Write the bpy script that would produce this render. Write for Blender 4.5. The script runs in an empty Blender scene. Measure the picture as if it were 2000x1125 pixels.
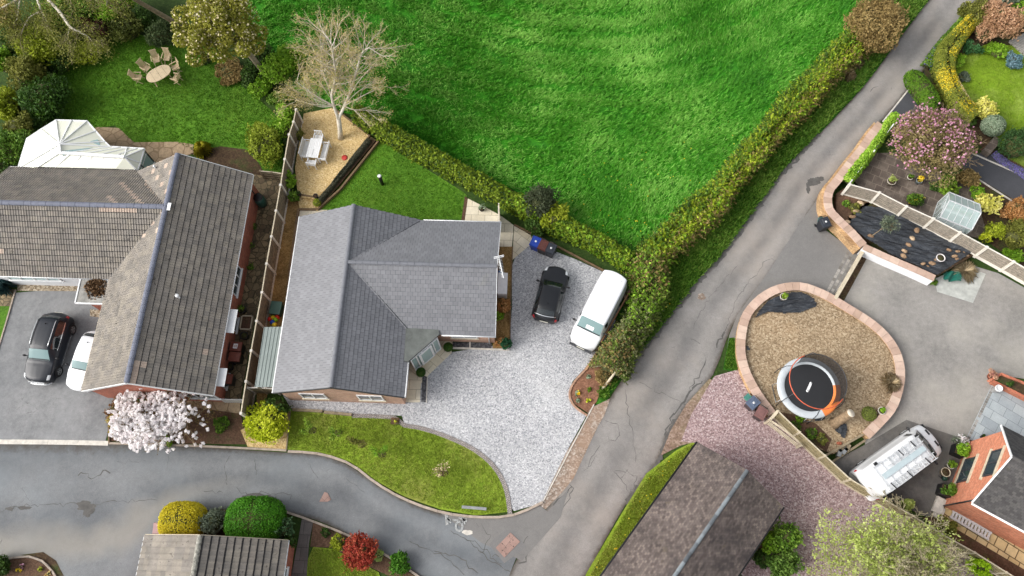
import bpy, bmesh, math, random
import numpy as np
from mathutils import Vector, Matrix

SC = bpy.context.scene
COL = SC.collection
# ------------------------------------------------------------------ camera
F, NX, NY, H = 1498.0, 1032.0, 1139.0, 46.0          # focal length / nadir in 2000x1125 picture units, height in m
_d = np.array([(NX-1000)/F, (NY-562.5)/F, 1.0]); _d /= np.linalg.norm(_d)
_ex = np.array([1.0, 0, 0]); _ex -= _d*_ex.dot(_d); _ex /= np.linalg.norm(_ex)
_ey = np.cross(_ex, _d)
if _ey[1] > 0: _ey = -_ey
cam = bpy.data.objects.new('camera', bpy.data.cameras.new('camera')); COL.objects.link(cam)
R = np.array([_ex, _ey, -_d])
M = Matrix.Identity(4)
for i in range(3):
    M[i][0], M[i][1], M[i][2] = R[i][0], -R[i][1], -R[i][2]
M[2][3] = H
cam.matrix_world = M
cam.data.sensor_width = 36.0; cam.data.lens = F/2000*36
cam.data.clip_start = 0.5; cam.data.clip_end = 2000
SC.camera = cam
# ------------------------------------------------------------------ light (overcast)
W = bpy.data.worlds.new('World'); SC.world = W; W.use_nodes = True
nt = W.node_tree; bg = nt.nodes['Background']
sky = nt.nodes.new('ShaderNodeTexSky'); sky.sky_type = 'NISHITA'; sky.sun_disc = False
SUN_EL, SUN_AZ = math.radians(37), math.radians(-100)     # azimuth clockwise from +Y: light from the left
sky.sun_elevation = SUN_EL; sky.sun_rotation = SUN_AZ
sky.air_density = 1.0; sky.dust_density = 4.0; sky.ozone_density = 1.0
hs = nt.nodes.new('ShaderNodeHueSaturation'); hs.inputs['Saturation'].default_value = 0.25
nt.links.new(sky.outputs[0], hs.inputs['Color']); nt.links.new(hs.outputs[0], bg.inputs['Color'])
bg.inputs['Strength'].default_value = 0.138
sl = bpy.data.lights.new('sun', 'SUN'); sl.energy = 1.2; sl.angle = math.radians(38); sl.color = (1.0, 0.965, 0.92)
so = bpy.data.objects.new('sun', sl); COL.objects.link(so)
_v = Vector((math.sin(SUN_AZ)*math.cos(SUN_EL), math.cos(SUN_AZ)*math.cos(SUN_EL), math.sin(SUN_EL)))
so.rotation_euler = _v.to_track_quat('Z', 'Y').to_euler(); so.location = _v*60 + Vector((0, 20, 0))
SC.view_settings.view_transform = 'Standard'; SC.view_settings.look = 'None'
SC.view_settings.exposure = 0.80; SC.view_settings.gamma = 1.0; SC.view_settings.use_curve_mapping = False
try: SC.cycles.max_bounces = 6; SC.cycles.transparent_max_bounces = 12
except Exception: pass

# ------------------------------------------------------------------ geometry helpers
def P(x, y, z=0.0):
    """world point seen at picture position x, y (2000 x 1125) at height z"""
    c = np.array([(x-1000)/F, (y-562.5)/F, 1.0]); c /= c.dot(_d)
    return Vector((c.dot(_ex)*(H-z), c.dot(_ey)*(H-z), z))
def PL(pts, z=0.0): return [P(x, y, z) for x, y in pts]
def rotz(v, a):
    c, s = math.cos(a), math.sin(a); return Vector((v[0]*c-v[1]*s, v[0]*s+v[1]*c, v[2] if len(v) > 2 else 0))
def heading(a, b, z=0):
    v = P(*b, z)-P(*a, z); return math.atan2(v.y, v.x)
LOCAL = set()                                            # roots whose parts are written in their own space
def offs(o):
    v = Vector((0, 0, 0))
    while o is not None:
        if o.name not in LOCAL: v += o.location
        o = o.parent
    return v
def tag(o, label=None, cat=None, group=None, kind=None, category=None):
    cat = cat or category
    if label: o['label'] = label
    if cat: o['category'] = cat
    if group: o['group'] = group
    if kind: o['kind'] = kind
    return o
def T(name, label, cat, loc=(0, 0, 0), group=None, rz=0):
    o = bpy.data.objects.new(name, None); COL.objects.link(o); o.empty_display_size = .3
    o.location = loc; o.rotation_euler = (0, 0, rz)
    return tag(o, label, cat, group)
def copy_tree(o, parent=None):
    c = o.copy(); COL.objects.link(c); c.parent = parent
    for ch in [x for x in o.children]: copy_tree(ch, c)
    return c
def link_mesh(name, me, mats, parent=None):
    o = bpy.data.objects.new(name, me); COL.objects.link(o)
    for m in (mats if isinstance(mats, (list, tuple)) else [mats]): me.materials.append(m)
    if parent is not None: o.parent = parent
    return o

class MB:
    """collects faces, links them as one mesh"""
    def __init__(s): s.v = []; s.f = []; s.m = []; s.r = []; s.sm = []
    def face(s, pts, mi=0, r=None, sm=False):
        n = len(s.v); s.v += [tuple(p) for p in pts]; s.f.append(tuple(range(n, n+len(pts)))); s.m.append(mi); s.r.append(random.random() if r is None else r); s.sm.append(sm)
    def mesh(s, verts, faces, mi=0, r=None, sm=False):
        n = len(s.v); s.v += [tuple(p) for p in verts]; rr = random.random() if r is None else r
        for f in faces: s.f.append(tuple(i+n for i in f)); s.m.append(mi); s.r.append(rr); s.sm.append(sm)
        return s
    def box(s, c, size, rz=0, mi=0, ry=0, rx=0, r=None, taper=1.0):
        hx, hy, hz = size[0]/2, size[1]/2, size[2]/2
        Mx = Matrix.Rotation(rz, 3, 'Z') @ Matrix.Rotation(ry, 3, 'Y') @ Matrix.Rotation(rx, 3, 'X')
        vs = []
        for z in (-hz, hz):
            k = 1.0 if z < 0 else taper
            for x, y in ((-hx*k, -hy*k), (hx*k, -hy*k), (hx*k, hy*k), (-hx*k, hy*k)): vs.append(Vector(c)+Mx @ Vector((x, y, z)))
        return s.mesh(vs, [(3, 2, 1, 0), (4, 5, 6, 7), (0, 1, 5, 4), (1, 2, 6, 5), (2, 3, 7, 6), (3, 0, 4, 7)], mi, r)
    def bar(s, a, b, w, h, mi=0, r=None, up=Vector((0, 0, 1))):
        a = Vector(a); b = Vector(b); d = (b-a).normalized(); sd = d.cross(up)
        if sd.length < 1e-4: sd = d.cross(Vector((1, 0, 0)))
        sd.normalize(); u = sd.cross(d).normalized(); vs = []
        for p in (a, b):
            for x, y in ((-w/2, -h/2), (w/2, -h/2), (w/2, h/2), (-w/2, h/2)): vs.append(p+sd*x+u*y)
        return s.mesh(vs, [(0, 1, 2, 3), (7, 6, 5, 4), (0, 4, 5, 1), (1, 5, 6, 2), (2, 6, 7, 3), (3, 7, 4, 0)], mi, r)
    def tube(s, pts, rad, n=6, mi=0, r=None, cap=True, close=False):
        pts = [Vector(p) for p in pts]; rads = rad if isinstance(rad, (list, tuple)) else [rad]*len(pts)
        rings = []; ref = Vector((0.13, 0.21, 1)).normalized(); N = len(pts)
        for i, p in enumerate(pts):
            if close: d = (pts[(i+1) % N]-pts[i-1])
            else: d = (pts[min(i+1, N-1)]-pts[max(i-1, 0)])
            d.normalize()
            if abs(d.dot(ref)) > .98: ref = Vector((1, 0.1, 0)).normalized()
            u = d.cross(ref).normalized(); w = u.cross(d)
            rings.append([p+(u*math.cos(2*math.pi*k/n)+w*math.sin(2*math.pi*k/n))*rads[i] for k in range(n)])
        vs = [q for rg in rings for q in rg]; fs = []
        for i in range(N if close else N-1):
            j = (i+1) % N
            for k in range(n): fs.append((i*n+k, i*n+(k+1) % n, j*n+(k+1) % n, j*n+k))
        if cap and not close: fs += [tuple(range(n-1, -1, -1)), tuple((N-1)*n+k for k in range(n))]
        return s.mesh(vs, fs, mi, r, sm=True)
    def lathe(s, c, prof, n=16, mi=0, r=None, sx=1, sy=1, sm=True):
        vs = []; fs = []
        for (rr, z) in prof:
            for k in range(n): a = 2*math.pi*k/n; vs.append((c[0]+rr*sx*math.cos(a), c[1]+rr*sy*math.sin(a), c[2]+z))
        for i in range(len(prof)-1):
            for k in range(n): fs.append((i*n+k, i*n+(k+1) % n, (i+1)*n+(k+1) % n, (i+1)*n+k))
        fs.append(tuple((len(prof)-1)*n+k for k in range(n))); fs.append(tuple(range(n-1, -1, -1)))
        return s.mesh(vs, fs, mi, r, sm=sm)
    def prism(s, poly, z0, z1, mi=0, r=None):
        """vertical prism over a polygon of xy points (may be concave)"""
        bm = bmesh.new(); vs = [bm.verts.new((p[0], p[1], z1)) for p in poly]; f = bm.faces.new(vs)
        bm.normal_update()
        if f.normal.z < 0: f.normal_flip()
        bmesh.ops.triangulate(bm, faces=[f]); bm.verts.ensure_lookup_table(); bm.verts.index_update()
        tv = [tuple(v.co) for v in bm.verts]; tf = [tuple(v.index for v in g.verts) for g in bm.faces]; bm.free()
        s.mesh(tv, tf, mi, r)
        if z0 is not None:
            n = len(poly)
            area = sum(poly[i][0]*poly[(i+1) % n][1]-poly[(i+1) % n][0]*poly[i][1] for i in range(n))
            for i in range(n):
                a, b = poly[i], poly[(i+1) % n]
                if area < 0: a, b = b, a
                s.face([(a[0], a[1], z0), (b[0], b[1], z0), (b[0], b[1], z1), (a[0], a[1], z1)], mi, r)
        return s
    def ribbon(s, pts, w, z0, z1, mi=0, r=None, close=False, seg=None, gap=0.0):
        """wall/kerb along a polyline; seg: break into stones of that length"""
        pts = [Vector((p[0], p[1], 0)) for p in pts]
        if seg: pts = resample(pts, seg, close)
        N = len(pts); L = []; Rr = []
        for i in range(N):
            if close: d = pts[(i+1) % N]-pts[i-1]
            else: d = pts[min(i+1, N-1)]-pts[max(i-1, 0)]
            d.normalize(); n = Vector((-d.y, d.x, 0)); L.append(pts[i]+n*w/2); Rr.append(pts[i]-n*w/2)
        for i in range(N if close else N-1):
            j = (i+1) % N; rr = random.random() if r is None else r
            a, b, c, d = Rr[i], Rr[j], L[j], L[i]
            if gap:
                e = (pts[j]-pts[i]).normalized()*gap/2; a, d, b, c = a+e, d+e, b-e, c-e
            dz = (random.random()-.5)*0.012 if gap else 0
            vs = [(q.x, q.y, z0) for q in (a, b, c, d)]+[(q.x, q.y, z1+dz) for q in (a, b, c, d)]
            s.mesh(vs, [(4, 5, 6, 7), (0, 1, 5, 4), (1, 2, 6, 5), (2, 3, 7, 6), (3, 0, 4, 7)], mi, rr)
        return s
    def build(s, name, mats, parent=None, smooth=None, **tg):
        off = offs(parent) if parent is not None else None
        if off is None:
            a = np.array(s.v); lo = a.min(0); hi = a.max(0); off = Vector(((lo[0]+hi[0])/2, (lo[1]+hi[1])/2, lo[2]))
        me = bpy.data.meshes.new(name); me.from_pydata([(v[0]-off[0], v[1]-off[1], v[2]-off[2]) for v in s.v], [], s.f)
        me.polygons.foreach_set('material_index', s.m)
        me.polygons.foreach_set('use_smooth', [bool(x) if smooth is None else smooth for x in s.sm])
        at = me.attributes.new('r', 'FLOAT', 'FACE'); at.data.foreach_set('value', s.r)
        me.update(); o = link_mesh(name, me, mats, parent)
        if parent is None: o.location = off
        return tag(o, **tg) if tg else o

def resample(pts, step, close=False):
    pts = [Vector(p) for p in pts]
    if close: pts = pts+[pts[0]]
    L = [0]
    for a, b in zip(pts, pts[1:]): L.append(L[-1]+(b-a).length)
    n = max(1, round(L[-1]/step)); out = []
    for k in range(n+(0 if close else 1)):
        t = L[-1]*k/n
        for i in range(len(pts)-1):
            if t <= L[i+1]+1e-9:
                u = (t-L[i])/max(1e-9, L[i+1]-L[i]); out.append(pts[i].lerp(pts[i+1], u)); break
    return out
def smooth_line(pts, k=6, close=False):
    pts = [Vector(p) for p in pts]; N = len(pts); out = []
    for i in range(N if close else N-1):
        g = (lambda j: pts[j % N]) if close else (lambda j: pts[max(0, min(N-1, j))])
        p0, p1, p2, p3 = g(i-1), g(i), g(i+1), g(i+2)
        for s in range(k):
            t = s/k; out.append(.5*((2*p1)+(p2-p0)*t+(2*p0-5*p1+4*p2-p3)*t*t+(3*p1-p0-3*p2+p3)*t**3))
    if not close: out.append(pts[-1])
    return out

# ------------------------------------------------------------------ numpy foliage
RNG = np.random.default_rng(7)
def np_mesh(name, verts, k, r, mat, parent=None, smooth=False):
    """verts (N*k,3) world, faces of k verts each"""
    n = len(verts)//k
    off = offs(parent) if parent is not None else Vector(((verts[:, 0].min()+verts[:, 0].max())/2, (verts[:, 1].min()+verts[:, 1].max())/2, float(verts[:, 2].min())))
    v = (verts-np.array(off)).astype(np.float32)
    me = bpy.data.meshes.new(name); me.vertices.add(n*k); me.vertices.foreach_set('co', v.ravel())
    me.loops.add(n*k); me.loops.foreach_set('vertex_index', np.arange(n*k, dtype=np.int32))
    me.polygons.add(n); me.polygons.foreach_set('loop_start', np.arange(0, n*k, k, dtype=np.int32))
    at = me.attributes.new('r', 'FLOAT', 'FACE'); at.data.foreach_set('value', np.asarray(r, dtype=np.float32))
    me.update(calc_edges=True)
    o = link_mesh(name, me, mat, parent)
    if parent is None: o.location = off
    return o
def unit(a): return a/np.maximum(1e-9, np.linalg.norm(a, axis=1, keepdims=True))
def rdir(n): return unit(RNG.normal(size=(n, 3)))
def leaf_verts(p, nrm, size, aspect=1.6, jit=0.7):
    n = len(p); nn = unit(nrm+jit*RNG.normal(size=(n, 3))); t = unit(np.cross(nn, rdir(n))); b = np.cross(nn, t)
    s = (size*(0.6+0.8*RNG.random(n)))[:, None]
    a = t*s*aspect/2; c = b*s/2
    q = np.stack([p-a, p+c*.9+a*.1, p+a, p-c*.9+a*.1], 1)
    return q.reshape(-1, 3)
def leaves(name, p, nrm, size, mat, parent=None, aspect=1.6, jit=0.7, r=None):
    return np_mesh(name, leaf_verts(p, nrm, size, aspect, jit), 4, RNG.random(len(p)) if r is None else r, mat, parent)
def clumpy(c, rad, n, K=14, cr=.38, zmin=-0.35, shell=.5, fill=.15):
    """leaf positions of a lumpy crown: clumps spread over an ellipsoid"""
    c = np.array(c); rad = np.array(rad, float)
    d = rdir(K*3); d = d[d[:, 2] > zmin][:K]; K = len(d)
    cc = d*(1-cr*.75)*(0.55+.52*RNG.random((K, 1))); crr = cr*(0.65+.6*RNG.random(K))
    k = RNG.integers(0, K, n); u = rdir(n); rr = RNG.random(n)**(1/3.)*shell+(1-shell)
    q = cc[k]+u*(crr[k]*rr)[:, None]; nrm = u.copy()
    m = RNG.random(n) < fill
    q[m] = rdir(m.sum())*(RNG.random((m.sum(), 1))**.5)*.8
    q[:, 2] = np.maximum(q[:, 2], -1.0)
    tone = RNG.random(K)[k]
    pos = c+q*rad; pos[:, 2] = np.maximum(pos[:, 2], 0.02)
    return pos, unit(nrm*.7+np.array([0, 0, .5])), np.clip(.55*tone+.5*RNG.random(n)-.02, 0, 1)
def fronds(p, nn, rr, frac=.35, ln=.3, k=7):
    """turn part of the leaves into little shoots that break the outline"""
    n = len(p); m = max(1, int(n*frac/k)); s = RNG.integers(0, n, m); d = unit(nn[s]+.6*RNG.normal(size=(m, 3))+np.array([0, 0, .35])); L = ln*(.4+1.1*RNG.random(m))
    t = np.tile(np.linspace(.1, 1, k), m); i = np.repeat(np.arange(m), k); q = p[s][i]+d[i]*(L[i]*t)[:, None]+RNG.normal(size=(m*k, 3))*.02
    keep = int(n*(1-frac)); return np.concatenate([p[:keep], q]), np.concatenate([nn[:keep], d[i]]), np.concatenate([rr[:keep], np.clip(rr[s][i]+.12*t, 0, 1)])
def in_poly(pts, poly):
    x, y = pts[:, 0], pts[:, 1]; ins = np.zeros(len(pts), bool); n = len(poly); j = n-1
    for i in range(n):
        xi, yi = poly[i][0], poly[i][1]; xj, yj = poly[j][0], poly[j][1]
        with np.errstate(divide='ignore', invalid='ignore'):
            c = ((yi > y) != (yj > y)) & (x < (xj-xi)*(y-yi)/(yj-yi+1e-12)+xi)
        ins ^= c; j = i
    return ins
def scatter(poly, n):
    a = np.array([(p[0], p[1]) for p in poly]); lo, hi = a.min(0), a.max(0); out = []; tot = 0
    while tot < n:
        q = lo+(hi-lo)*RNG.random((n*2, 2)); q = q[in_poly(q, a)]; out.append(q); tot += len(q)
        if len(q) == 0: break
    return np.concatenate(out)[:n]
def wav(xy, sc, seed=0, k=6):
    g = np.random.default_rng(seed); o = np.zeros(len(xy))
    for i in range(k):
        a = g.random()*6.283; f = sc*(0.5+1.6*g.random()); o += np.sin((xy[:, 0]*math.cos(a)+xy[:, 1]*math.sin(a))*f+g.random()*6.283)
    return o/math.sqrt(k/2)/1.6
def blades(name, poly, n, h, w, mat, z=0.0, lean=.5, flow=None, clump=0, dens=None, tone=None, **tg):
    xy = scatter(poly, n)
    if dens is not None:
        xy = xy[RNG.random(len(xy)) < dens(xy)]
    n = len(xy)
    if clump:
        xy = xy[RNG.integers(0, max(1, n//clump), n)]+RNG.normal(size=(n, 2))*.07
        xy = xy[in_poly(xy, poly)]; n = len(xy)
    a = RNG.random(n)*6.283
    if flow is not None: a = np.where(RNG.random(n) < .8, flow(xy)+RNG.normal(size=n)*.5, a)
    hh = h*(.5+.8*RNG.random(n)); ln = lean*hh*(.6+.8*RNG.random(n))
    base = np.column_stack([xy, np.full(n, z)]); tip = base+np.column_stack([np.cos(a)*ln, np.sin(a)*ln, hh*np.sqrt(np.maximum(.05, 1-lean**2*.7))])
    side = np.column_stack([-np.sin(a), np.cos(a), np.zeros(n)])*(w*(.6+.8*RNG.random(n)))[:, None]/2
    mid = base*.45+tip*.55+np.array([0, 0, .1])*hh[:, None]
    v = np.stack([base-side*.5, base+side*.5, mid+side, tip, mid-side], 1).reshape(-1, 3)
    o = np_mesh(name, v, 5, np.clip(.5+.2*wav(xy, .9, 3)+.26*RNG.normal(size=n)+(tone(xy) if tone else 0), 0, 1), mat)
    return tag(o, kind='stuff', **tg)

# ------------------------------------------------------------------ materials
def S(r, g=None, b=None):
    if g is None: g = b = r
    f = lambda c: ((c/255+.055)/1.055)**2.4 if c > 10 else c/255/12.92
    return (f(r), f(g), f(b), 1)
def newmat(name):
    m = bpy.data.materials.new(name); m.use_nodes = True; n = m.node_tree; return m, n, n.nodes['Principled BSDF']
def N(n, t, **kw):
    o = n.nodes.new(t)
    for k, v in kw.items():
        if hasattr(o, k) and not k.startswith('i_'): setattr(o, k, v)
    return o
def pos(n, rot=0, scale=(1, 1, 1)):
    g = n.nodes.new('ShaderNodeNewGeometry'); m = n.nodes.new('ShaderNodeMapping')
    m.inputs['Rotation'].default_value = (0, 0, rot); m.inputs['Scale'].default_value = scale
    n.links.new(g.outputs['Position'], m.inputs['Vector']); return m.outputs['Vector']
def noise(n, vec, sc, det=3, rough=.6):
    t = n.nodes.new('ShaderNodeTexNoise'); t.inputs['Scale'].default_value = sc; t.inputs['Detail'].default_value = det
    t.inputs['Roughness'].default_value = rough; n.links.new(vec, t.inputs['Vector']); return t.outputs[0]
def ramp(n, fac, cols, interp='LINEAR'):
    t = n.nodes.new('ShaderNodeValToRGB'); cr = t.color_ramp; cr.interpolation = interp
    k = len(cols); stops = [(c if isinstance(c[0], tuple) else (None, c)) for c in cols]
    e = cr.elements
    while len(e) < k: e.new(.5)
    for i, c in enumerate(cols):
        if len(c) == 2: e[i].position, e[i].color = c[0], c[1]
        else: e[i].position, e[i].color = i/(k-1), c
    n.links.new(fac, t.inputs['Fac']); return t.outputs['Color']
def mix(n, fac, a, b, mode='MIX'):
    t = n.nodes.new('ShaderNodeMix'); t.data_type = 'RGBA'; t.blend_type = mode
    for s, v in ((t.inputs[0], fac), (t.inputs[6], a), (t.inputs[7], b)):
        if isinstance(v, (int, float)): s.default_value = v
        elif isinstance(v, tuple): s.default_value = v
        else: n.links.new(v, s)
    return t.outputs[2]
def mth(n, op, a, b=0.0, c=None):
    t = n.nodes.new('ShaderNodeMath'); t.operation = op
    for s, v in zip(t.inputs, (a, b, c)):
        if v is None: continue
        if isinstance(v, (int, float)): s.default_value = v
        else: n.links.new(v, s)
    return t.outputs[0]
def attr(n, name='r'):
    t = n.nodes.new('ShaderNodeAttribute'); t.attribute_name = name; return t.outputs['Fac']
def bump(n, bs, h, strength=.4, dist=.02):
    b = n.nodes.new('ShaderNodeBump'); b.inputs['Strength'].default_value = strength; b.inputs['Distance'].default_value = dist
    n.links.new(h, b.inputs['Height']); n.links.new(b.outputs[0], bs.inputs['Normal'])
def setc(n, bs, col):
    if isinstance(col, tuple): bs.inputs['Base Color'].default_value = col
    else: n.links.new(col, bs.inputs['Base Color'])
def flat(name, col, rough=.6, metal=0, var=.12, vs=3.0, bmp=0.0, bs_=40, coat=0, spec=.5):
    m, n, b = newmat(name); v = pos(n)
    if var:
        d = tuple([c*(1-var*1.6) for c in col[:3]]+[1]); l = tuple([min(1, c*(1+var)) for c in col[:3]]+[1])
        c = ramp(n, noise(n, v, vs, 5, .7), [(.3, d), (.7, l)]); setc(n, b, c)
    else: setc(n, b, col)
    b.inputs['Roughness'].default_value = rough; b.inputs['Metallic'].default_value = metal
    b.inputs['Coat Weight'].default_value = coat; b.inputs['Specular IOR Level'].default_value = spec
    if bmp: bump(n, b, noise(n, v, bs_, 4), bmp, .01)
    return m
def rmat(name, cols, rough=.75, var=.25, vs=1.5, bmp=.2, bs_=30, spec=.3, extra=None):
    """face attribute r picks a colour, noise soils it"""
    m, n, b = newmat(name); v = pos(n)
    c = ramp(n, attr(n), cols); k = ramp(n, noise(n, v, vs, 6, .7), [(.3, (1-var,)*3+(1,)), (.7, (1+var*.4,)*3+(1,))])
    c = mix(n, 1.0, c, k, 'MULTIPLY')
    if extra:
        for sc, lo, hi, col in extra:
            f = ramp(n, noise(n, v, sc, 6, .75), [(lo, (0, 0, 0, 1)), (hi, (1, 1, 1, 1))]); c = mix(n, f, c, col)
    setc(n, b, c); b.inputs['Roughness'].default_value = rough; b.inputs['Specular IOR Level'].default_value = spec
    if bmp: bump(n, b, noise(n, v, bs_, 3), bmp, .01)
    return m
def foliage(name, cols, trans=.25, vs=.8, var=.3, rough=.6):
    m, n, b = newmat(name); v = pos(n)
    f = mth(n, 'ADD', mth(n, 'MULTIPLY', attr(n), .75), mth(n, 'MULTIPLY', mth(n, 'SUBTRACT', noise(n, v, vs, 3), .35), .75*var/.3))
    c = ramp(n, f, cols); setc(n, b, c); b.inputs['Roughness'].default_value = rough; b.inputs['Specular IOR Level'].default_value = .25
    t = n.nodes.new('ShaderNodeBsdfTranslucent'); n.links.new(c, t.inputs['Color'])
    x = n.nodes.new('ShaderNodeMixShader'); x.inputs[0].default_value = trans
    n.links.new(b.outputs[0], x.inputs[1]); n.links.new(t.outputs[0], x.inputs[2]); n.links.new(x.outputs[0], n.nodes['Material Output'].inputs[0])
    return m
def ground(name, cols, cell=22, large=.25, lvar=.3, lcols=None, rough=.9, bmp=.6, stains=None, soft=.5):
    """gravel / grass / mulch: random-coloured cells, soiled by large soft noise"""
    m, n, b = newmat(name); v = pos(n)
    vo = n.nodes.new('ShaderNodeTexVoronoi'); vo.inputs['Scale'].default_value = cell; n.links.new(v, vo.inputs['Vector'])
    sx = n.nodes.new('ShaderNodeSeparateColor'); n.links.new(vo.outputs['Color'], sx.inputs[0])
    fi = noise(n, v, cell*.45, 3, .7)
    f = mth(n, 'ADD', mth(n, 'MULTIPLY', sx.outputs[0], soft), mth(n, 'MULTIPLY', fi, 1-soft))
    c = ramp(n, f, cols)
    k = ramp(n, noise(n, v, large, 5, .65), [(.32, (1-lvar,)*3+(1,)), (.68, (1+lvar*.5,)*3+(1,))])
    c = mix(n, 1.0, c, k, 'MULTIPLY')
    for st in (stains or []):
        sc, lo, hi, col, am = st
        g = ramp(n, noise(n, v, sc, 5, .7), [(lo, (0, 0, 0, 1)), (hi, (am, am, am, 1))]); c = mix(n, g, c, col)
    setc(n, b, c); b.inputs['Roughness'].default_value = rough; b.inputs['Specular IOR Level'].default_value = .25
    if bmp: bump(n, b, mth(n, 'ADD', sx.outputs[1], fi), bmp, .02)
    return m
def tarmac(name, c0, c1, tint=None, cracks=.5, tracks=True, dark=None, crscale=1.3, wash=False):
    """worn asphalt; UV v runs across the road for the wheel tracks"""
    m, n, b = newmat(name); v = pos(n)
    f = mth(n, 'ADD', mth(n, 'MULTIPLY', noise(n, v, .35, 5, .6), .55), mth(n, 'MULTIPLY', noise(n, v, 3.0, 5, .75), .45))
    c = ramp(n, f, [(.33, c0), (.66, c1)])
    gr = ramp(n, noise(n, v, 34, 2, .8), [(.25, (.72,)*3+(1,)), (.75, (1.22,)*3+(1,))]); c = mix(n, 1.0, c, gr, 'MULTIPLY')
    if tint:
        g = ramp(n, noise(n, v, .22, 4, .6), [(.45, (0, 0, 0, 1)), (.7, (.55, .55, .55, 1))]); c = mix(n, g, c, tint)
    if tracks:
        uv = n.nodes.new('ShaderNodeUVMap'); sp = n.nodes.new('ShaderNodeSeparateXYZ'); n.links.new(uv.outputs[0], sp.inputs[0])
        wob = mth(n, 'MULTIPLY', mth(n, 'SUBTRACT', noise(n, v, .3, 2), .5), .12); y = mth(n, 'ADD', sp.outputs['Y'], wob)
        s = mth(n, 'COSINE', mth(n, 'MULTIPLY', y, 4*math.pi)); s = mth(n, 'MULTIPLY', mth(n, 'ADD', s, 1.0), .5)
        s = mth(n, 'MULTIPLY', s, ramp(n, noise(n, v, .4, 3), [(.3, (.3,)*3+(1,)), (.6, (1,)*3+(1,))]))
        c = mix(n, mth(n, 'MULTIPLY', s, .85), c, mix(n, 1.0, c, (.62, .63, .65, 1), 'MULTIPLY'))
        e = mth(n, 'ABSOLUTE', mth(n, 'SUBTRACT', sp.outputs['Y'], .5)); e = mth(n, 'ADD', e, mth(n, 'MULTIPLY', mth(n, 'SUBTRACT', noise(n, v, 2.2, 5, .75), .5), .14))
        if wash:
            w1 = ramp(n, mth(n, 'ADD', sp.outputs['Y'], mth(n, 'MULTIPLY', mth(n, 'SUBTRACT', noise(n, v, .3, 2), .5), .3)), [(.44, (0, 0, 0, 1)), (.56, (.8, .8, .8, 1)), (.62, (.8, .8, .8, 1)), (.74, (0, 0, 0, 1))])
            c = mix(n, mth(n, 'MULTIPLY', mth(n, 'MULTIPLY', w1, .5), ramp(n, sp.outputs['X'], [(.42, (1, 1, 1, 1)), (.62, (0, 0, 0, 1))])), c, S(164, 156, 142))
        g = ramp(n, e, [(.43, (0, 0, 0, 1)), (.5, (.8, .8, .8, 1))]); c = mix(n, g, c, dark or S(70, 62, 52))
    if cracks:
        wv = n.nodes.new('ShaderNodeVectorMath'); wv.operation = 'MULTIPLY_ADD'; nn = n.nodes.new('ShaderNodeTexNoise'); nn.inputs['Scale'].default_value = 1.2; nn.inputs['Detail'].default_value = 4
        n.links.new(v, nn.inputs['Vector']); n.links.new(nn.outputs['Color'], wv.inputs[0]); wv.inputs[1].default_value = (.9, .9, 0); n.links.new(v, wv.inputs[2])
        vo = n.nodes.new('ShaderNodeTexVoronoi'); vo.feature = 'DISTANCE_TO_EDGE'; vo.inputs['Scale'].default_value = crscale; n.links.new(wv.outputs[0], vo.inputs['Vector'])
        l = ramp(n, vo.outputs[0], [(.004, (1, 1, 1, 1)), (.016, (0, 0, 0, 1))])
        mk = ramp(n, noise(n, v, .35, 4, .6), [(.66-.06*cracks, (0, 0, 0, 1)), (.74-.06*cracks, (1, 1, 1, 1))])
        c = mix(n, mth(n, 'MULTIPLY', mth(n, 'MULTIPLY', l, mk), .75), c, S(45, 45, 45))
    setc(n, b, c); b.inputs['Roughness'].default_value = .85; b.inputs['Specular IOR Level'].default_value = .3
    bump(n, b, noise(n, v, 30, 3, .8), .35, .01)
    return m
def brick(name, ang, c1, c2, mor, bw=.225, bh=.075, soil=.25):
    m, n, b = newmat(name); v = pos(n, -ang); sp = n.nodes.new('ShaderNodeSeparateXYZ'); n.links.new(v, sp.inputs[0])
    cb = n.nodes.new('ShaderNodeCombineXYZ'); n.links.new(mth(n, 'ADD', sp.outputs[0], sp.outputs[1]), cb.inputs[0]); n.links.new(sp.outputs[2], cb.inputs[1])
    t = n.nodes.new('ShaderNodeTexBrick'); t.inputs['Scale'].default_value = 1; t.inputs['Brick Width'].default_value = bw; t.inputs['Row Height'].default_value = bh
    t.inputs['Mortar Size'].default_value = .009; t.inputs['Color1'].default_value = c1; t.inputs['Color2'].default_value = c2; t.inputs['Mortar'].default_value = mor
    n.links.new(cb.outputs[0], t.inputs['Vector'])
    k = ramp(n, noise(n, v, 1.3, 5, .7), [(.3, (1-soil,)*3+(1,)), (.7, (1.15,)*3+(1,))]); c = mix(n, 1.0, t.outputs[0], k, 'MULTIPLY')
    k2 = ramp(n, noise(n, v, 9, 3, .7), [(.3, (.75,)*3+(1,)), (.7, (1.2,)*3+(1,))]); c = mix(n, 1.0, c, k2, 'MULTIPLY')
    setc(n, b, c); b.inputs['Roughness'].default_value = .85; bump(n, b, t.outputs[1], -.4, .01); return m
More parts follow.
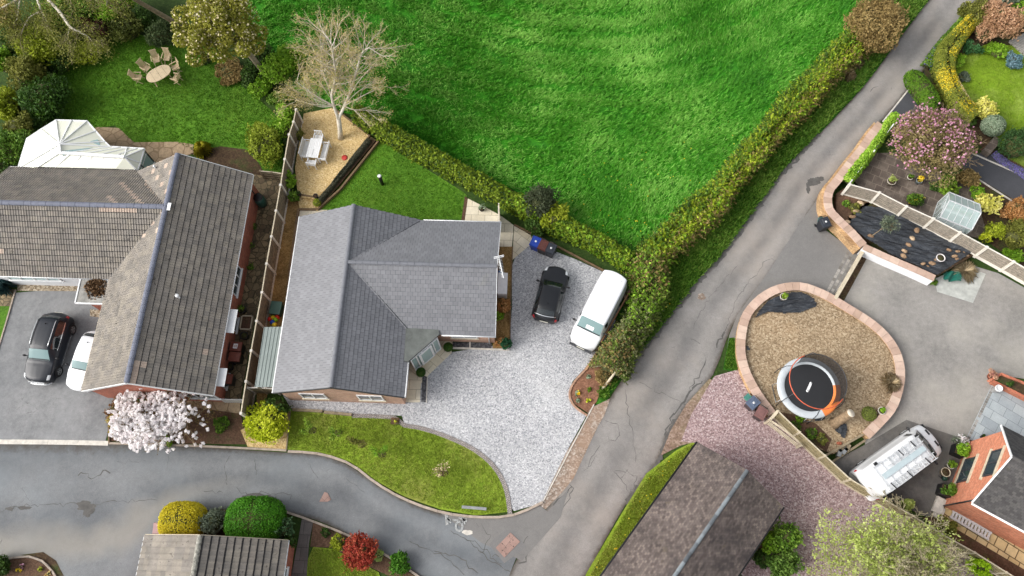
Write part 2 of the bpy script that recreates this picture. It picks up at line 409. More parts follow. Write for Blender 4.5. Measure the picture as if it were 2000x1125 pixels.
def slabs(name, ang, w, h, c1, c2, mor, ms=.012, off=.5, soil=.2, stain=None):
    m, n, b = newmat(name); v = pos(n, -ang)
    t = n.nodes.new('ShaderNodeTexBrick'); t.offset = off; t.inputs['Scale'].default_value = 1; t.inputs['Brick Width'].default_value = w; t.inputs['Row Height'].default_value = h
    t.inputs['Mortar Size'].default_value = ms; t.inputs['Color1'].default_value = c1; t.inputs['Color2'].default_value = c2; t.inputs['Mortar'].default_value = mor
    n.links.new(v, t.inputs['Vector'])
    k = ramp(n, noise(n, v, 1.4, 6, .7), [(.3, (1-soil,)*3+(1,)), (.7, (1.12,)*3+(1,))]); c = mix(n, 1.0, t.outputs[0], k, 'MULTIPLY')
    k = ramp(n, noise(n, v, 25, 3, .7), [(.3, (.85,)*3+(1,)), (.7, (1.1,)*3+(1,))]); c = mix(n, 1.0, c, k, 'MULTIPLY')
    if stain:
        g = ramp(n, noise(n, v, .9, 5, .7), [(.5, (0, 0, 0, 1)), (.7, (.7, .7, .7, 1))]); c = mix(n, g, c, stain)
    setc(n, b, c); b.inputs['Roughness'].default_value = .8; bump(n, b, t.outputs[1], -.5, .01); return m
def crazy(name, c1, c2, joint, sc=1.6):
    m, n, b = newmat(name); v = pos(n)
    vo = n.nodes.new('ShaderNodeTexVoronoi'); vo.inputs['Scale'].default_value = sc; n.links.new(v, vo.inputs['Vector'])
    ve = n.nodes.new('ShaderNodeTexVoronoi'); ve.feature = 'DISTANCE_TO_EDGE'; ve.inputs['Scale'].default_value = sc; n.links.new(v, ve.inputs['Vector'])
    sx = n.nodes.new('ShaderNodeSeparateColor'); n.links.new(vo.outputs['Color'], sx.inputs[0])
    c = ramp(n, sx.outputs[0], [c1, c2]); k = ramp(n, noise(n, v, 5, 6, .75), [(.3, (.6,)*3+(1,)), (.7, (1.2,)*3+(1,))]); c = mix(n, 1.0, c, k, 'MULTIPLY')
    l = ramp(n, ve.outputs[0], [(.02, (1, 1, 1, 1)), (.07, (0, 0, 0, 1))]); c = mix(n, l, c, joint)
    setc(n, b, c); b.inputs['Roughness'].default_value = .9; bump(n, b, ve.outputs[0], .5, .05); return m
def glassy(name, col, rough=.08, spec=.6):
    m, n, b = newmat(name); setc(n, b, col); b.inputs['Roughness'].default_value = rough; b.inputs['Specular IOR Level'].default_value = spec; return m
# ------------------------------------------------------------------ material library
BA = math.radians(-2.2)                                  # bearing of both bungalows
m_field = ground('field_grass_soil', [S(38, 98, 14), S(54, 128, 22), S(70, 146, 32)], 9, .12, .25, stains=[(.5, .5, .75, S(40, 84, 30), .5)])
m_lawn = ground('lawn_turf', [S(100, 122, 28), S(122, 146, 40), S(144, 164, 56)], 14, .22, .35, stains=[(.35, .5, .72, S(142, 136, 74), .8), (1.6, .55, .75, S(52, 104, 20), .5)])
m_lawn2 = ground('deep_green_lawn_turf', [S(58, 100, 18), S(80, 124, 28), S(104, 142, 42)], 14, .22, .35, stains=[(.3, .52, .72, S(96, 120, 34), .5), (1.0, .56, .75, S(36, 88, 20), .5)])  # deeper green turf than the front lawn
m_lawn3 = ground('mossy_lawn_turf', [S(92, 126, 22), S(116, 146, 30), S(134, 160, 46)], 14, .25, .3, stains=[(.4, .48, .7, S(156, 168, 90), .6), (.9, .56, .75, S(84, 118, 20), .5)])
m_verge = ground('verge_turf', [S(30, 74, 16), S(46, 102, 22), S(72, 124, 34)], 10, .4, .4, stains=[(.7, .55, .72, S(104, 92, 60), .6)])
m_base = ground('earth', [S(38, 58, 20), S(54, 78, 28), S(76, 92, 42)], 8, .2, .4)
m_soil = ground('bed_soil', [S(72, 54, 40), S(98, 74, 58), S(122, 96, 78)], 16, .6, .35, stains=[(.8, .55, .7, S(58, 84, 34), .5)])
m_redsoil = ground('red_soil', [S(98, 68, 50), S(132, 94, 74), S(166, 124, 100)], 14, .6, .35)
m_litter = ground('leaf_litter', [S(52, 40, 30), S(78, 60, 44), S(104, 88, 62)], 12, .5, .4, stains=[(.5, .5, .65, S(44, 70, 26), .7)])
m_white = ground('white_gravel', [S(104, 106, 110), S(164, 165, 168), S(184, 184, 186), S(222, 222, 222)], 17, .14, .16, stains=[(.13, .5, .72, S(214, 214, 211), .4), (.5, .58, .74, S(132, 130, 128), .45)], soft=.75)
m_pink = ground('pink_gravel', [S(96, 80, 80), S(146, 122, 122), S(170, 148, 147), S(210, 198, 196)], 15, .25, .1, stains=[(.3, .6, .8, S(160, 146, 134), .3)], soft=.75)
m_gold = ground('golden_gravel', [S(146, 112, 68), S(196, 166, 112), S(212, 186, 134), S(236, 216, 176)], 16, .4, .15, soft=.7)
m_gold2 = ground('brown_gravel', [S(106, 80, 44), S(150, 120, 74), S(176, 146, 98)], 16, .5, .3, stains=[(1.2, .52, .68, S(84, 62, 34), .7)], soft=.6)
m_darkgr = ground('slate_chippings', [S(48, 48, 50), S(84, 84, 88), S(124, 124, 126)], 14, .6, .2, soft=.8)
m_buff = ground('pebbles', [S(96, 82, 64), S(160, 144, 120), S(206, 196, 176)], 12, .6, .2, soft=.8)
m_bark = ground('bark_mulch', [S(88, 70, 52), S(142, 122, 96), S(166, 146, 118), S(208, 192, 164)], 13, .35, .2, stains=[(.35, .55, .75, S(136, 108, 74), .4)], soft=.65)
m_lane = tarmac('lane_tarmac', S(126, 123, 119), S(152, 148, 144), S(164, 154, 144), cracks=.4)
m_estate = tarmac('estate_tarmac', S(106, 108, 110), S(132, 134, 135), S(122, 128, 132), cracks=.6, wash=True)
m_drive = tarmac('drive_tarmac', S(98, 100, 102), S(144, 144, 144), S(156, 157, 158), cracks=.5, tracks=False)
m_mouth = tarmac('side_road_tarmac', S(112, 110, 108), S(128, 126, 123), None, cracks=.3, tracks=False)
m_court = tarmac('courtyard_tarmac', S(118, 116, 112), S(156, 152, 147), S(172, 167, 156), cracks=0, tracks=False)
m_courtd = tarmac('old_courtyard_tarmac', S(70, 69, 68), S(112, 109, 106), S(128, 120, 110), cracks=.4, tracks=False)
m_newtar = tarmac('new_tarmac', S(66, 67, 71), S(76, 77, 81), None, cracks=0, tracks=False)
m_patch = tarmac('patch_tarmac', S(112, 111, 110), S(122, 120, 118), None, cracks=0, tracks=False)
m_apron = ground('apron_rubble', [S(96, 82, 72), S(150, 134, 120), S(214, 208, 200)], 12, .5, .3, stains=[(.4, .45, .6, S(150, 124, 104), .7)])
m_kerb = flat('kerb_concrete', S(168, 154, 140), .85, var=.2, vs=2.5, bmp=.3)
m_conc = flat('pale_concrete', S(206, 200, 190), .85, var=.18, vs=3, bmp=.3)
m_block = slabs('grey_blocks', .6, .2, .1, S(146, 138, 134), S(166, 158, 152), S(90, 84, 80))
m_setts = rmat('granite_setts', [S(112, 108, 102), S(142, 138, 132), S(164, 160, 154)], .8, .2)
m_sand = slabs('sandstone_slabs', BA, .9, .6, S(214, 203, 178), S(224, 215, 194), S(150, 138, 112), soil=.12)
m_sandd = slabs('sandstone_slabs_diagonal', math.radians(-40), .9, .6, S(202, 190, 164), S(218, 208, 186), S(150, 138, 112), soil=.12)
m_buffslab = slabs('riven_buff_slabs', math.radians(-35.5), .62, .6, S(196, 172, 124), S(214, 192, 146), S(104, 84, 56), ms=.03, soil=.25)
m_greyslab = slabs('blue_grey_slabs', math.radians(-35.5), .9, .6, S(148, 156, 160), S(166, 173, 175), S(110, 116, 118), off=.35, soil=.1)
m_darkslab = slabs('weathered_slabs', math.radians(-27), .62, .62, S(92, 80, 72), S(112, 100, 90), S(134, 122, 110), ms=.02, soil=.4, stain=S(140, 128, 116))
m_pathslab = slabs('path_slabs', BA, .62, .7, S(96, 88, 84), S(112, 104, 100), S(66, 60, 56), soil=.35)
m_crazy = crazy('crazy_paving', S(96, 82, 62), S(150, 132, 100), S(66, 62, 44), 2.6)
m_crazy2 = crazy('sandy_crazy_paving', S(158, 134, 106), S(178, 156, 126), S(128, 108, 82), 1.3)
m_timber = flat('weathered_timber', S(142, 128, 104), .85, var=.25, vs=4, bmp=.3)
m_timberl = flat('bleached_timber', S(196, 184, 160), .85, var=.15, vs=4, bmp=.2)
m_timberd = flat('sleeper_timber', S(118, 96, 70), .85, var=.25, vs=3, bmp=.3)
m_teak = flat('pale_teak', S(206, 184, 148), .7, var=.12, vs=5)
m_wht = flat('white_plastic', S(226, 227, 227), .35, var=.04, vs=2)
m_whtd = flat('white_render', S(226, 228, 230), .7, var=.08, vs=1.5, bmp=.1)
m_black = flat('black_plastic', S(26, 26, 28), .45, var=.1)
m_dark = flat('dark_metal', S(52, 54, 58), .5, var=.1)
m_grey = flat('grey_metal', S(150, 152, 152), .45, metal=.4, var=.1)
m_alu = flat('aluminium', S(202, 204, 205), .45, metal=.15, var=.06)
m_glass = glassy('window_glass', S(50, 62, 66), .06, .8)
m_paleglass = glassy('pale_glazing', S(150, 176, 176), .15, .8)
m_lead = flat('flat_felt', S(96, 100, 96), .6, var=.25, vs=1.3)
m_bark_t = flat('tree_bark', S(110, 94, 76), .9, var=.3, vs=6, bmp=.5)
m_birch = rmat('birch_bark', [S(176, 166, 146), S(206, 198, 180), S(226, 220, 206)], .8, .35, 5)
m_twig = flat('twig_bark', S(134, 116, 88), .9, var=.2, vs=3)
m_stone = brick('sandstone_wall', .5, S(176, 140, 100), S(206, 172, 128), S(112, 88, 62), .32, .13, .35)
m_cope = rmat('sandstone_coping', [S(176, 150, 132), S(192, 164, 148), S(206, 182, 164)], .85, .18, 2.0)
m_rock = rmat('rocks', [S(128, 102, 78), S(160, 132, 104), S(196, 172, 142)], .85, .3, 5, .5, 12)
m_sheet, n__, b__ = newmat('weed_membrane'); v__ = pos(n__, .35, (1, 3.5, 1)); setc(n__, b__, ramp(n__, noise(n__, v__, 1.1, 5, .6), [(.35, S(38, 41, 46)), (.7, S(62, 67, 74))])); b__.inputs['Roughness'].default_value = .34
bump(n__, b__, noise(n__, v__, 1.6, 6, .62), 1.0, .22)
m_pot = flat('terracotta', S(150, 84, 60), .8)
m_potb = flat('black_pot', S(30, 30, 32), .6)
m_potw = flat('cream_pot', S(206, 200, 188), .6)

GND = []
def sheet(name, poly, z, mat, pix=True, thick=None, **tg):
    pts = PL(poly, 0) if pix else [Vector(p) for p in poly]
    m = MB(); m.prism([(p.x, p.y) for p in pts], None if thick is None else thick, z)
    return m.build(name, mat, kind='structure', **tg)
def cat(*lists):
    o = []
    for l in lists: o += l
    return o
def strip_uv(name, left, right, z, mat, extra=None, emat=None):
    """road between two pixel edge lines, UV.y across"""
    n = 60; A = resample(smooth_line(PL(left)), 1, False); B = resample(smooth_line(PL(right)), 1, False)
    def at(L, t): x = t*(len(L)-1); i = min(int(x), len(L)-2); return L[i].lerp(L[i+1], x-i)
    m = MB(); K = 6
    for i in range(n):
        for k in range(K):
            q = []
            for (u, v) in ((i, k), (i+1, k), (i+1, k+1), (i, k+1)):
                a, b = at(A, u/n), at(B, u/n); p = a.lerp(b, v/K); q.append((p.x, p.y, z))
            m.face(q, 0)
    nf = len(m.f)
    if extra:
        for e in extra: m.mesh(e[0], e[1], 1)
    o = m.build(name, [mat]+([emat] if emat else []), kind='structure'); me = o.data; uv = me.uv_layers.new(name='UVMap')
    li = 0
    for fi in range(nf):
        i, k = divmod(fi, K)
        for (u, v) in ((i, k), (i+1, k), (i+1, k+1), (i, k+1)): uv.data[li].uv = (u/n, v/K); li += 1
    for p in me.polygons:
        if p.normal.z < 0: p.flip()
    return o
def kerb(pts, w=.14, z1=.1, mat=None, name='kerb', seg=.9, sm=True, close=False, z0=-.05, gap=.012):
    L = PL(pts); L = smooth_line(L, 6, close) if sm else L
    m = MB(); m.ribbon(L, w, z0, z1, seg=seg, gap=gap, close=close); return m.build(name, mat or m_kerb, kind='structure')

# ------------------------------------------------------------------ ground
sheet('ground', [(-150, -60), (150, -60), (150, 200), (-150, 200)], -.02, m_base, pix=False)
FIELD = [(440, -300), (470, 60), (535, 150), (640, 215), (700, 225), (745, 235), (1010, 375), (1100, 440), (1235, 492), (1330, 440), (1500, 262), (1680, 60), (1850, -300)]
sheet('field', FIELD, .0, m_field)
# lane: left and right edges in picture units
LANE_L = [(2060, -270), (1910, -110), (1815, 0), (1752, 82), (1690, 165), (1600, 262), (1530, 335), (1480, 405), (1410, 500), (1372, 540), (1330, 592), (1290, 640), (1235, 712), (1190, 780), (1150, 850), (1108, 935), (1062, 1000), (1010, 1090), (960, 1200)]
LANE_R = [(2150, -270), (2000, -110), (1908, 0), (1836, 92), (1785, 160), (1722, 235), (1660, 308), (1618, 358), (1560, 450), (1500, 540), (1440, 620), (1420, 660), (1392, 735), (1345, 790), (1305, 850), (1285, 905), (1225, 980), (1140, 1130), (1095, 1200)]
def crack_mesh(pts, w, z, rnd=.06, fork=0):
    """irregular dark crack as a thin wandering strip"""
    L = resample(PL(pts), .22); out = []
    for i, p in enumerate(L): out.append(p+Vector((random.gauss(0, rnd), random.gauss(0, rnd), 0)))
    vs = []; fs = []
    for i, p in enumerate(out):
        d = (out[min(i+1, len(out)-1)]-out[max(i-1, 0)]).normalized(); n = Vector((-d.y, d.x, 0))*w*random.uniform(.3, 1.3)/2
        vs += [(p.x+n.x, p.y+n.y, z), (p.x-n.x, p.y-n.y, z)]
    for i in range(len(out)-1): fs.append((2*i, 2*i+1, 2*i+3, 2*i+2))
    return vs, fs
m_crack = flat('crack_tar', S(90, 88, 85), .9, var=.2)
random.seed(3)
def blob_mesh(x, y, rx, ry, z, k=44, ang=0, rough=.3):
    ph = [random.random()*6.283 for _ in range(5)]
    c = P(x, y); vs = [(c.x, c.y, z)]; fs = []
    for i in range(k):
        a = 2*math.pi*i/k; r = 1+rough*(.5*math.sin(2*a+ph[0])+.35*math.sin(3*a+ph[1])+.3*math.sin(5*a+ph[2])+.2*math.sin(9*a+ph[3])+.15*math.sin(14*a+ph[4])); q = rotz((rx*r*math.cos(a), ry*r*math.sin(a), 0), ang); vs.append((c.x+q.x, c.y+q.y, z))
    for i in range(k): fs.append((0, 1+i, 1+(i+1) % k))
    return vs, fs
EX = []
for pts, w in [([(1232, 968), (1200, 918), (1222, 920)], .03), ([(1116, 950), (1084, 985), (1070, 1010), (1040, 1060), (1020, 1100)], .1), ([(1112, 948), (1120, 955), (1108, 980), (1084, 1012)], .06),
               ([(1220, 760), (1232, 830), (1245, 905)], .03), ([(1180, 820), (1206, 830), (1214, 845), (1204, 864), (1180, 852)], .035), ([(1140, 920), (1160, 890), (1172, 868)], .03),
               ([(1225, 920), (1245, 932), (1232, 966)], .03), ([(1212, 935), (1225, 918)], .03), ([(1140, 905), (1150, 912), (1166, 885)], .025),
               ([(1350, 660), (1368, 672)], .03), ([(1600, 220), (1604, 205), (1610, 206)], .04), ([(1440, 520), (1380, 590), (1352, 640)], .025), ([(1500, 505), (1440, 580), (1430, 610), (1417, 650)], .03), ([(1417, 650), (1405, 665), (1400, 680)], .12), ([(1700, 180), (1712, 168)], .04),
               ([(1250, 748), (1340, 790)], .025), ([(1300, 850), (1298, 880), (1280, 905)], .06), ([(1372, 745), (1340, 775), (1310, 820), (1297, 850)], .1), ([(1380, 700), (1350, 760), (1335, 790)], .05)]:
    EX.append(crack_mesh(pts, w, .016))
EX += [blob_mesh(1588, 356, .42, .3, .019, ang=-.3, rough=.3), blob_mesh(1600, 350, .3, .2, .0205, rough=.3), blob_mesh(1578, 368, .14, .35, .022, rough=.3)]
# eroded verge edge of the lane
for i_, x_ in enumerate(EX): EX[i_] = ([(v[0], v[1], v[2]+.0003*i_) for v in x_[0]], x_[1])
for e in (LANE_L[5:13], LANE_R[13:17]):
    for s in range(2): EX.append(crack_mesh(e, .16 if s else .3, .015+.002*s, .07))
strip_uv('lane', LANE_L, LANE_R, .012, m_lane, EX, m_crack)
EST_T = [(-330, 868), (-120, 864), (0, 863), (120, 865), (210, 866), (330, 870), (480, 879), (560, 884), (625, 889), (680, 908), (735, 946), (790, 978), (850, 1000), (910, 1012), (985, 1012), (1050, 985)]
EST_B = [(-330, 1260), (-120, 1250), (0, 1230), (120, 1220), (230, 1190), (285, 1110), (330, 1040), (420, 1000), (500, 992), (560, 1002), (620, 1016), (690, 1050), (750, 1085), (810, 1120), (850, 1150), (900, 1200), (960, 1210)]
EX = []
for pts, w in [([(150, 927), (170, 925), (176, 935), (195, 932), (202, 920), (212, 926)], .07), ([(0, 1000), (20, 990), (60, 988), (120, 986), (180, 984), (240, 979), (305, 975)], .035), ([(162, 1010), (172, 1000), (160, 985)], .04),
               ([(445, 945), (440, 905), (448, 890)], .03), ([(495, 895), (500, 930)], .03), ([(600, 905), (615, 925), (620, 932)], .03), ([(400, 958), (420, 964), (435, 963)], .035), ([(465, 957), (480, 966), (510, 962), (560, 964), (570, 975)], .04),
               ([(230, 905), (260, 903), (285, 901)], .02), ([(330, 890), (328, 915)], .02), ([(675, 935), (700, 952), (712, 965)], .02), ([(920, 1060), (950, 1090), (1000, 1120)], .05), ([(880, 1040), (930, 1062), (980, 1100)], .04), ([(850, 1075), (900, 1090), (930, 1120)], .05), ([(935, 1085), (960, 1050), (930, 1020)], .03), ([(800, 1060), (860, 1082), (905, 1120)], .04), ([(960, 1085), (1010, 1075), (1030, 1050)], .05)]:
    EX.append(crack_mesh(pts, w, .020))
EX += [blob_mesh(168, 988, .6, .25, .020, rough=.3), blob_mesh(174, 998, .3, .35, .0215, rough=.3), blob_mesh(48, 992, .35, .12, .020, rough=.3), blob_mesh(505, 975, 1.3, .28, .020, rough=.3), blob_mesh(20, 994, .2, .12, .020, rough=.5)]
for i_, x_ in enumerate(EX): EX[i_] = ([(v[0], v[1], v[2]+.0002*i_) for v in x_[0]], x_[1])
strip_uv('estate_road', EST_T, EST_B, .016, m_estate, EX, m_crack)
sheet('road_mouth', [(985, 1012), (1050, 984), (1070, 1000), (1110, 955), (1095, 1010), (1020, 1095), (940, 1060), (900, 1030), (860, 1002), (910, 1010)], .022, m_mouth)
sheet('road_patch', [(985, 1036), (1002, 1034), (1028, 1068), (985, 1100), (956, 1064), (962, 1056)], .026, m_patch)
sheet('side_road', [(1648, 322), (1618, 358), (1560, 440), (1500, 532), (1440, 615), (1424, 655), (1420, 680), (1450, 680), (1465, 600), (1490, 570), (1560, 552), (1632, 582), (1692, 492), (1640, 470), (1600, 440), (1598, 400), (1620, 352)], .018, m_mouth)
sheet('verge', [(1690, -80), (1810, -80), (1815, 0), (1690, 165), (1600, 262), (1530, 335), (1480, 405), (1410, 500), (1372, 540), (1290, 640), (1235, 712), (1180, 788), (1165, 790), (1150, 740), (1180, 640), (1235, 560), (1200, 470), (1330, 430), (1500, 250), (1640, 90)], .004, m_verge)
sheet('apron', [(1148, 800), (1168, 790), (1192, 778), (1180, 812), (1168, 832), (1150, 870), (1120, 935), (1095, 965), (1065, 995), (1052, 985), (1060, 975), (1105, 885), (1148, 815)], .020, m_apron)
GRAVEL = [(1007, 500), (1036, 478), (1062, 483), (1120, 505), (1175, 530), (1222, 560), (1198, 640), (1165, 690), (1140, 722), (1118, 745), (1113, 770), (1122, 793), (1145, 812), (1105, 885), (1060, 978), (1040, 988), (1004, 998), (997, 990), (990, 955), (965, 912), (925, 876), (850, 845), (790, 830), (785, 812), (690, 808), (568, 797), (552, 770), (560, 755), (800, 760), (835, 730), (870, 690), (960, 676), (995, 670), (1000, 600), (1000, 520)]
sheet('gravel_drive', GRAVEL, .024, m_white)
sheet('front_lawn', [(567, 800), (690, 812), (765, 816), (790, 832), (850, 847), (925, 880), (962, 912), (985, 952), (991, 1000), (930, 1007), (860, 995), (790, 970), (735, 940), (685, 903), (625, 884), (560, 878)], .05, m_lawn, thick=0)
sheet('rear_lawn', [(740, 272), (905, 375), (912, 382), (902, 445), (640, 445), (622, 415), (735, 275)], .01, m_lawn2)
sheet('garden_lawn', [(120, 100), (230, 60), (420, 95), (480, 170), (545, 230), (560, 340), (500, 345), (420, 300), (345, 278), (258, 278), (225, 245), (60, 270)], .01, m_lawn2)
sheet('far_lawn', [(1862, 150), (1880, 105), (1930, 85), (2200, 110), (2200, 420), (1985, 340), (1940, 262), (1900, 215)], .01, m_lawn3)
sheet('corner_lawn', [(612, 1068), (650, 1072), (690, 1092), (740, 1118), (760, 1180), (590, 1180), (600, 1095)], .02, m_lawn)
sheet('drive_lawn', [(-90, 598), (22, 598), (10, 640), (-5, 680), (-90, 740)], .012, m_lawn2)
sheet('driveway', [(30, 572), (240, 555), (225, 790), (206, 862), (-200, 862), (-200, 760), (-5, 690)], .014, m_drive)
sheet('path', [(-80, 560), (30, 565), (22, 598), (-80, 598)], .016, m_crazy)
sheet('pebble_strip', [(34, 555), (155, 556), (155, 569), (34, 568)], .02, m_buff)
sheet('pebble_bed', [(176, 604), (196, 606), (194, 620), (176, 618)], .02, m_buff)
sheet('garden_path', [(185, 248), (232, 250), (262, 278), (345, 277), (378, 282), (378, 300), (300, 320), (255, 330), (190, 300)], .016, m_crazy2)
sheet('side_path', [(495, 340), (552, 340), (545, 400), (520, 520), (495, 640), (468, 790), (415, 790), (440, 640), (470, 480)], .012, m_crazy)
sheet('front_path', [(285, 780), (470, 780), (468, 808), (285, 812)], .014, m_crazy2)
sheet('flower_bed', [(212, 800), (300, 785), (470, 808), (484, 868), (330, 866), (214, 862)], .018, m_soil)
sheet('gravel_corner', [(470, 840), (560, 800), (567, 800), (560, 878), (484, 873)], .02, m_gold)
sheet('gravel_strip', [(560, 380), (592, 395), (572, 500), (555, 640), (520, 780), (560, 800), (500, 810), (505, 700), (530, 560), (548, 450)], .010, m_gold2)
sheet('terrace', [(595, 225), (650, 214), (722, 267), (628, 394), (588, 388), (582, 372), (578, 330)], .22, m_gold, thick=0)
sheet('heather_bed', [(722, 268), (736, 276), (630, 405), (622, 398)], .20, m_litter, thick=0)
sheet('worn_ground', [(372, 300), (430, 286), (480, 292), (505, 318), (520, 345), (440, 330)], .0285, m_litter)
sheet('step', [(582, 384), (625, 396), (622, 412), (586, 408)], .12, m_gold, thick=0)
kerb([(582, 382), (628, 394), (724, 267), (650, 213)], .12, .27, m_timberd, 'sleeper_edging', 2.0, False)
kerb([(740, 278), (634, 412), (624, 409)], .12, .24, m_timberd, 'sleeper_edging', 2.0, False)
kerb([(584, 410), (624, 410)], .12, .18, m_timberd, 'sleeper_edging', 2.0, False)
kerb([(584, 410), (570, 500), (555, 640)], .14, .16, m_timberd, 'sleeper_edging', 2.0, False)
sheet('rear_path', [(586, 410), (640, 410), (640, 440), (580, 440)], .018, m_sand)
sheet('patio', [(914, 388), (976, 420), (1003, 440), (1000, 482), (975, 482), (975, 450), (905, 450)], .03, m_sand)
sheet('side_patio', [(1004, 441), (1040, 462), (1036, 478), (1001, 508)], .034, m_sandd)
sheet('border', [(908, 383), (914, 388), (905, 445), (899, 445)], .03, m_soil)
sheet('side_border', [(972, 482), (1000, 482), (997, 675), (962, 685), (966, 600)], .03, m_gold2)
kerb([(1001, 482), (997, 600), (996, 680)], .07, .08, m_timberd, 'sleeper_edging', 2.4, False)
kerb([(1004, 440), (1065, 470), (1180, 530)], .1, .14, m_timberd, 'sleeper_edging', 2.4, False)
sheet('entrance_slabs', [(800, 700), (850, 655), (885, 665), (882, 690), (835, 735), (822, 750), (820, 786), (790, 786), (795, 720)], .034, m_sandd)
sheet('entrance_path', [(793, 722), (823, 740), (820, 786), (788, 786)], .040, m_sand)
sheet('slate_strip', [(825, 733), (834, 736), (832, 786), (823, 786)], .036, m_darkgr)
kerb([(835, 735), (833, 787)], .06, .07, m_conc, 'edging', 2, False)
sheet('slate_bed', [(884, 669), (960, 670), (960, 681), (884, 679)], .06, m_darkgr, thick=0)
kerb([(882, 680), (962, 683), (995, 684)], .1, .11, m_conc, 'edging', 1.5, False)
kerb([(918, 668), (918, 680)], .08, .10, m_conc, 'edging', 1.5, False)
kerb([(572, 801), (631, 804)], .16, .2, m_timber, 'sleeper_edging', 2.4, False)
kerb([(634, 806), (688, 811)], .16, .2, m_timber, 'sleeper_edging', 2.4, False)
kerb([(688, 812), (766, 816), (790, 831), (820, 836), (870, 852), (925, 878), (965, 912), (988, 955), (996, 1004)], .26, .058, m_block, 'block_edging', .1, gap=.008)
kerb([(563, 882), (625, 887), (685, 907), (735, 944), (790, 975), (860, 1000), (930, 1010), (1000, 1007), (1060, 981)], .14, .13, m_kerb)
kerb([(1060, 981), (1148, 812), (1160, 790)], .06, .05, m_conc, 'edging', 3, False)
kerb([(-200, 862), (0, 863), (120, 864), (212, 866)], .28, .035, m_conc, 'kerb', .9)
kerb([(214, 866), (330, 869), (484, 876), (560, 880)], .12, .09, m_kerb)
kerb([(214, 866), (208, 830), (212, 800)], .08, .10, m_timberd, 'edging', 2, False)
kerb([(560, 878), (568, 798)], .08, .10, m_timber, 'edging', 2, False)
kerb([(31, 566), (22, 600), (-5, 690)], .08, .08, m_kerb, 'edging', .9, False)
sheet('bank_bed', [(1112, 770), (1122, 745), (1145, 720), (1170, 690), (1190, 650), (1225, 640), (1190, 720), (1165, 785), (1147, 806), (1123, 790)], .04, m_redsoil)
kerb([(1147, 812), (1124, 796), (1113, 778), (1114, 760), (1125, 742), (1140, 726), (1152, 710)], .12, .10, flat('red_edging_brick', S(176, 140, 116), .85, var=.25), 'brick_edging', .2)
# bottom left
sheet('garage_drive', [(240, 1100), (300, 1050), (320, 1200), (200, 1240)], .014, m_drive)
sheet('corner_bed', [(-120, 1100), (0, 1096), (40, 1088), (70, 1092), (95, 1108), (120, 1150), (-120, 1180)], .05, m_soil)
kerb([(-120, 1098), (0, 1096), (40, 1086), (72, 1090), (97, 1106), (118, 1140)], .1, .12)
sheet('corner_moss', [(40, 1084), (85, 1078), (110, 1095), (125, 1125), (112, 1125), (95, 1102), (72, 1088)], .022, m_litter)
sheet('shrub_bed', [(310, 1060), (340, 1010), (420, 994), (560, 1000), (575, 1040), (566, 1100), (400, 1100)], .03, m_litter)
sheet('garden_steps', [(590, 1014), (612, 1018), (604, 1060), (598, 1140), (566, 1140), (582, 1060)], .05, m_pathslab, thick=0)
sheet('corner_border', [(612, 1020), (690, 1052), (760, 1092), (810, 1125), (760, 1125), (690, 1092), (650, 1070), (606, 1068)], .03, m_soil)
kerb([(470, 992), (545, 997), (600, 1014), (690, 1050), (770, 1094), (830, 1135)], .12, .12)
# right-hand properties
sheet('pink_drive', [(1395, 735), (1440, 722), (1500, 806), (1560, 852), (1610, 905), (1665, 955), (1725, 985), (1850, 1050), (1990, 1130), (1990, 1190), (1470, 1190), (1365, 866), (1330, 862), (1350, 810)], .026, m_pink)
sheet('mud_apron', [(1340, 790), (1385, 740), (1400, 745), (1365, 820), (1370, 860), (1330, 870), (1290, 890), (1310, 840)], .024, ground('mud', [S(90, 74, 62), S(140, 118, 102), S(180, 160, 146)], 10, .5, .3, stains=[(.5, .5, .7, S(90, 100, 50), .5)]))
sheet('lane_verge', [(1355, 862), (1365, 866), (1300, 960), (1180, 1130), (1130, 1160), (1145, 1120), (1225, 985), (1262, 925), (1320, 880)], .02, m_lawn)
sheet('wall_verge', [(1424, 660), (1434, 660), (1440, 700), (1438, 726), (1412, 722)], .022, m_verge)
sheet('pocket_bed', [(1642, 375), (1700, 400), (1668, 425), (1655, 445), (1628, 420), (1628, 385)], .5, m_soil, thick=0)
sheet('courtyard', [(1690, 500), (1830, 555), (1884, 514), (1950, 534), (2250, 700), (2250, 780), (2000, 740), (1945, 732), (1890, 860), (1860, 880), (1800, 880), (1690, 870), (1620, 582)], .020, m_court)
sheet('old_courtyard', [(1690, 868), (1770, 820), (1890, 860), (1850, 1000), (1820, 1015), (1660, 940), (1620, 905)], .024, m_courtd)
sheet('concrete_pad', [(1825, 545), (1880, 520), (1925, 535), (1900, 592), (1830, 570)], .026, flat('pad_concrete', S(176, 178, 172), .8, var=.18, vs=2))
sheet('slab_patio', [(1945, 735), (2200, 830), (2200, 900), (1990, 880), (1886, 858)], .05, m_greyslab, thick=0)
sheet('terrace_slabs', [(1700, 300), (1745, 300), (1900, 370), (1930, 470), (1880, 460), (1680, 370), (1668, 355)], .10, m_darkslab, thick=0)
sheet('neighbour_drive', [(1722, 236), (1785, 160), (1802, 200), (1830, 210), (1760, 262)], .022, m_newtar)
sheet('upper_drive', [(1890, 300), (1930, 300), (2000, 345), (2160, 430), (2160, 470), (2000, 402), (1880, 330)], .022, m_newtar)
sheet('purple_border', [(1925, 285), (2080, 370), (2080, 420), (1990, 335), (1912, 292)], .02, m_soil)
sheet('upper_border', [(1780, 150), (1900, 0), (2200, -100), (2200, 130), (1930, 88), (1880, 108), (1862, 150), (1900, 215), (1940, 262), (1925, 290), (1860, 260), (1800, 200)], .006, m_litter)
sheet('greenhouse_border', [(1900, 370), (1890, 330), (2160, 470), (2160, 640), (1905, 455)], .008, m_litter)
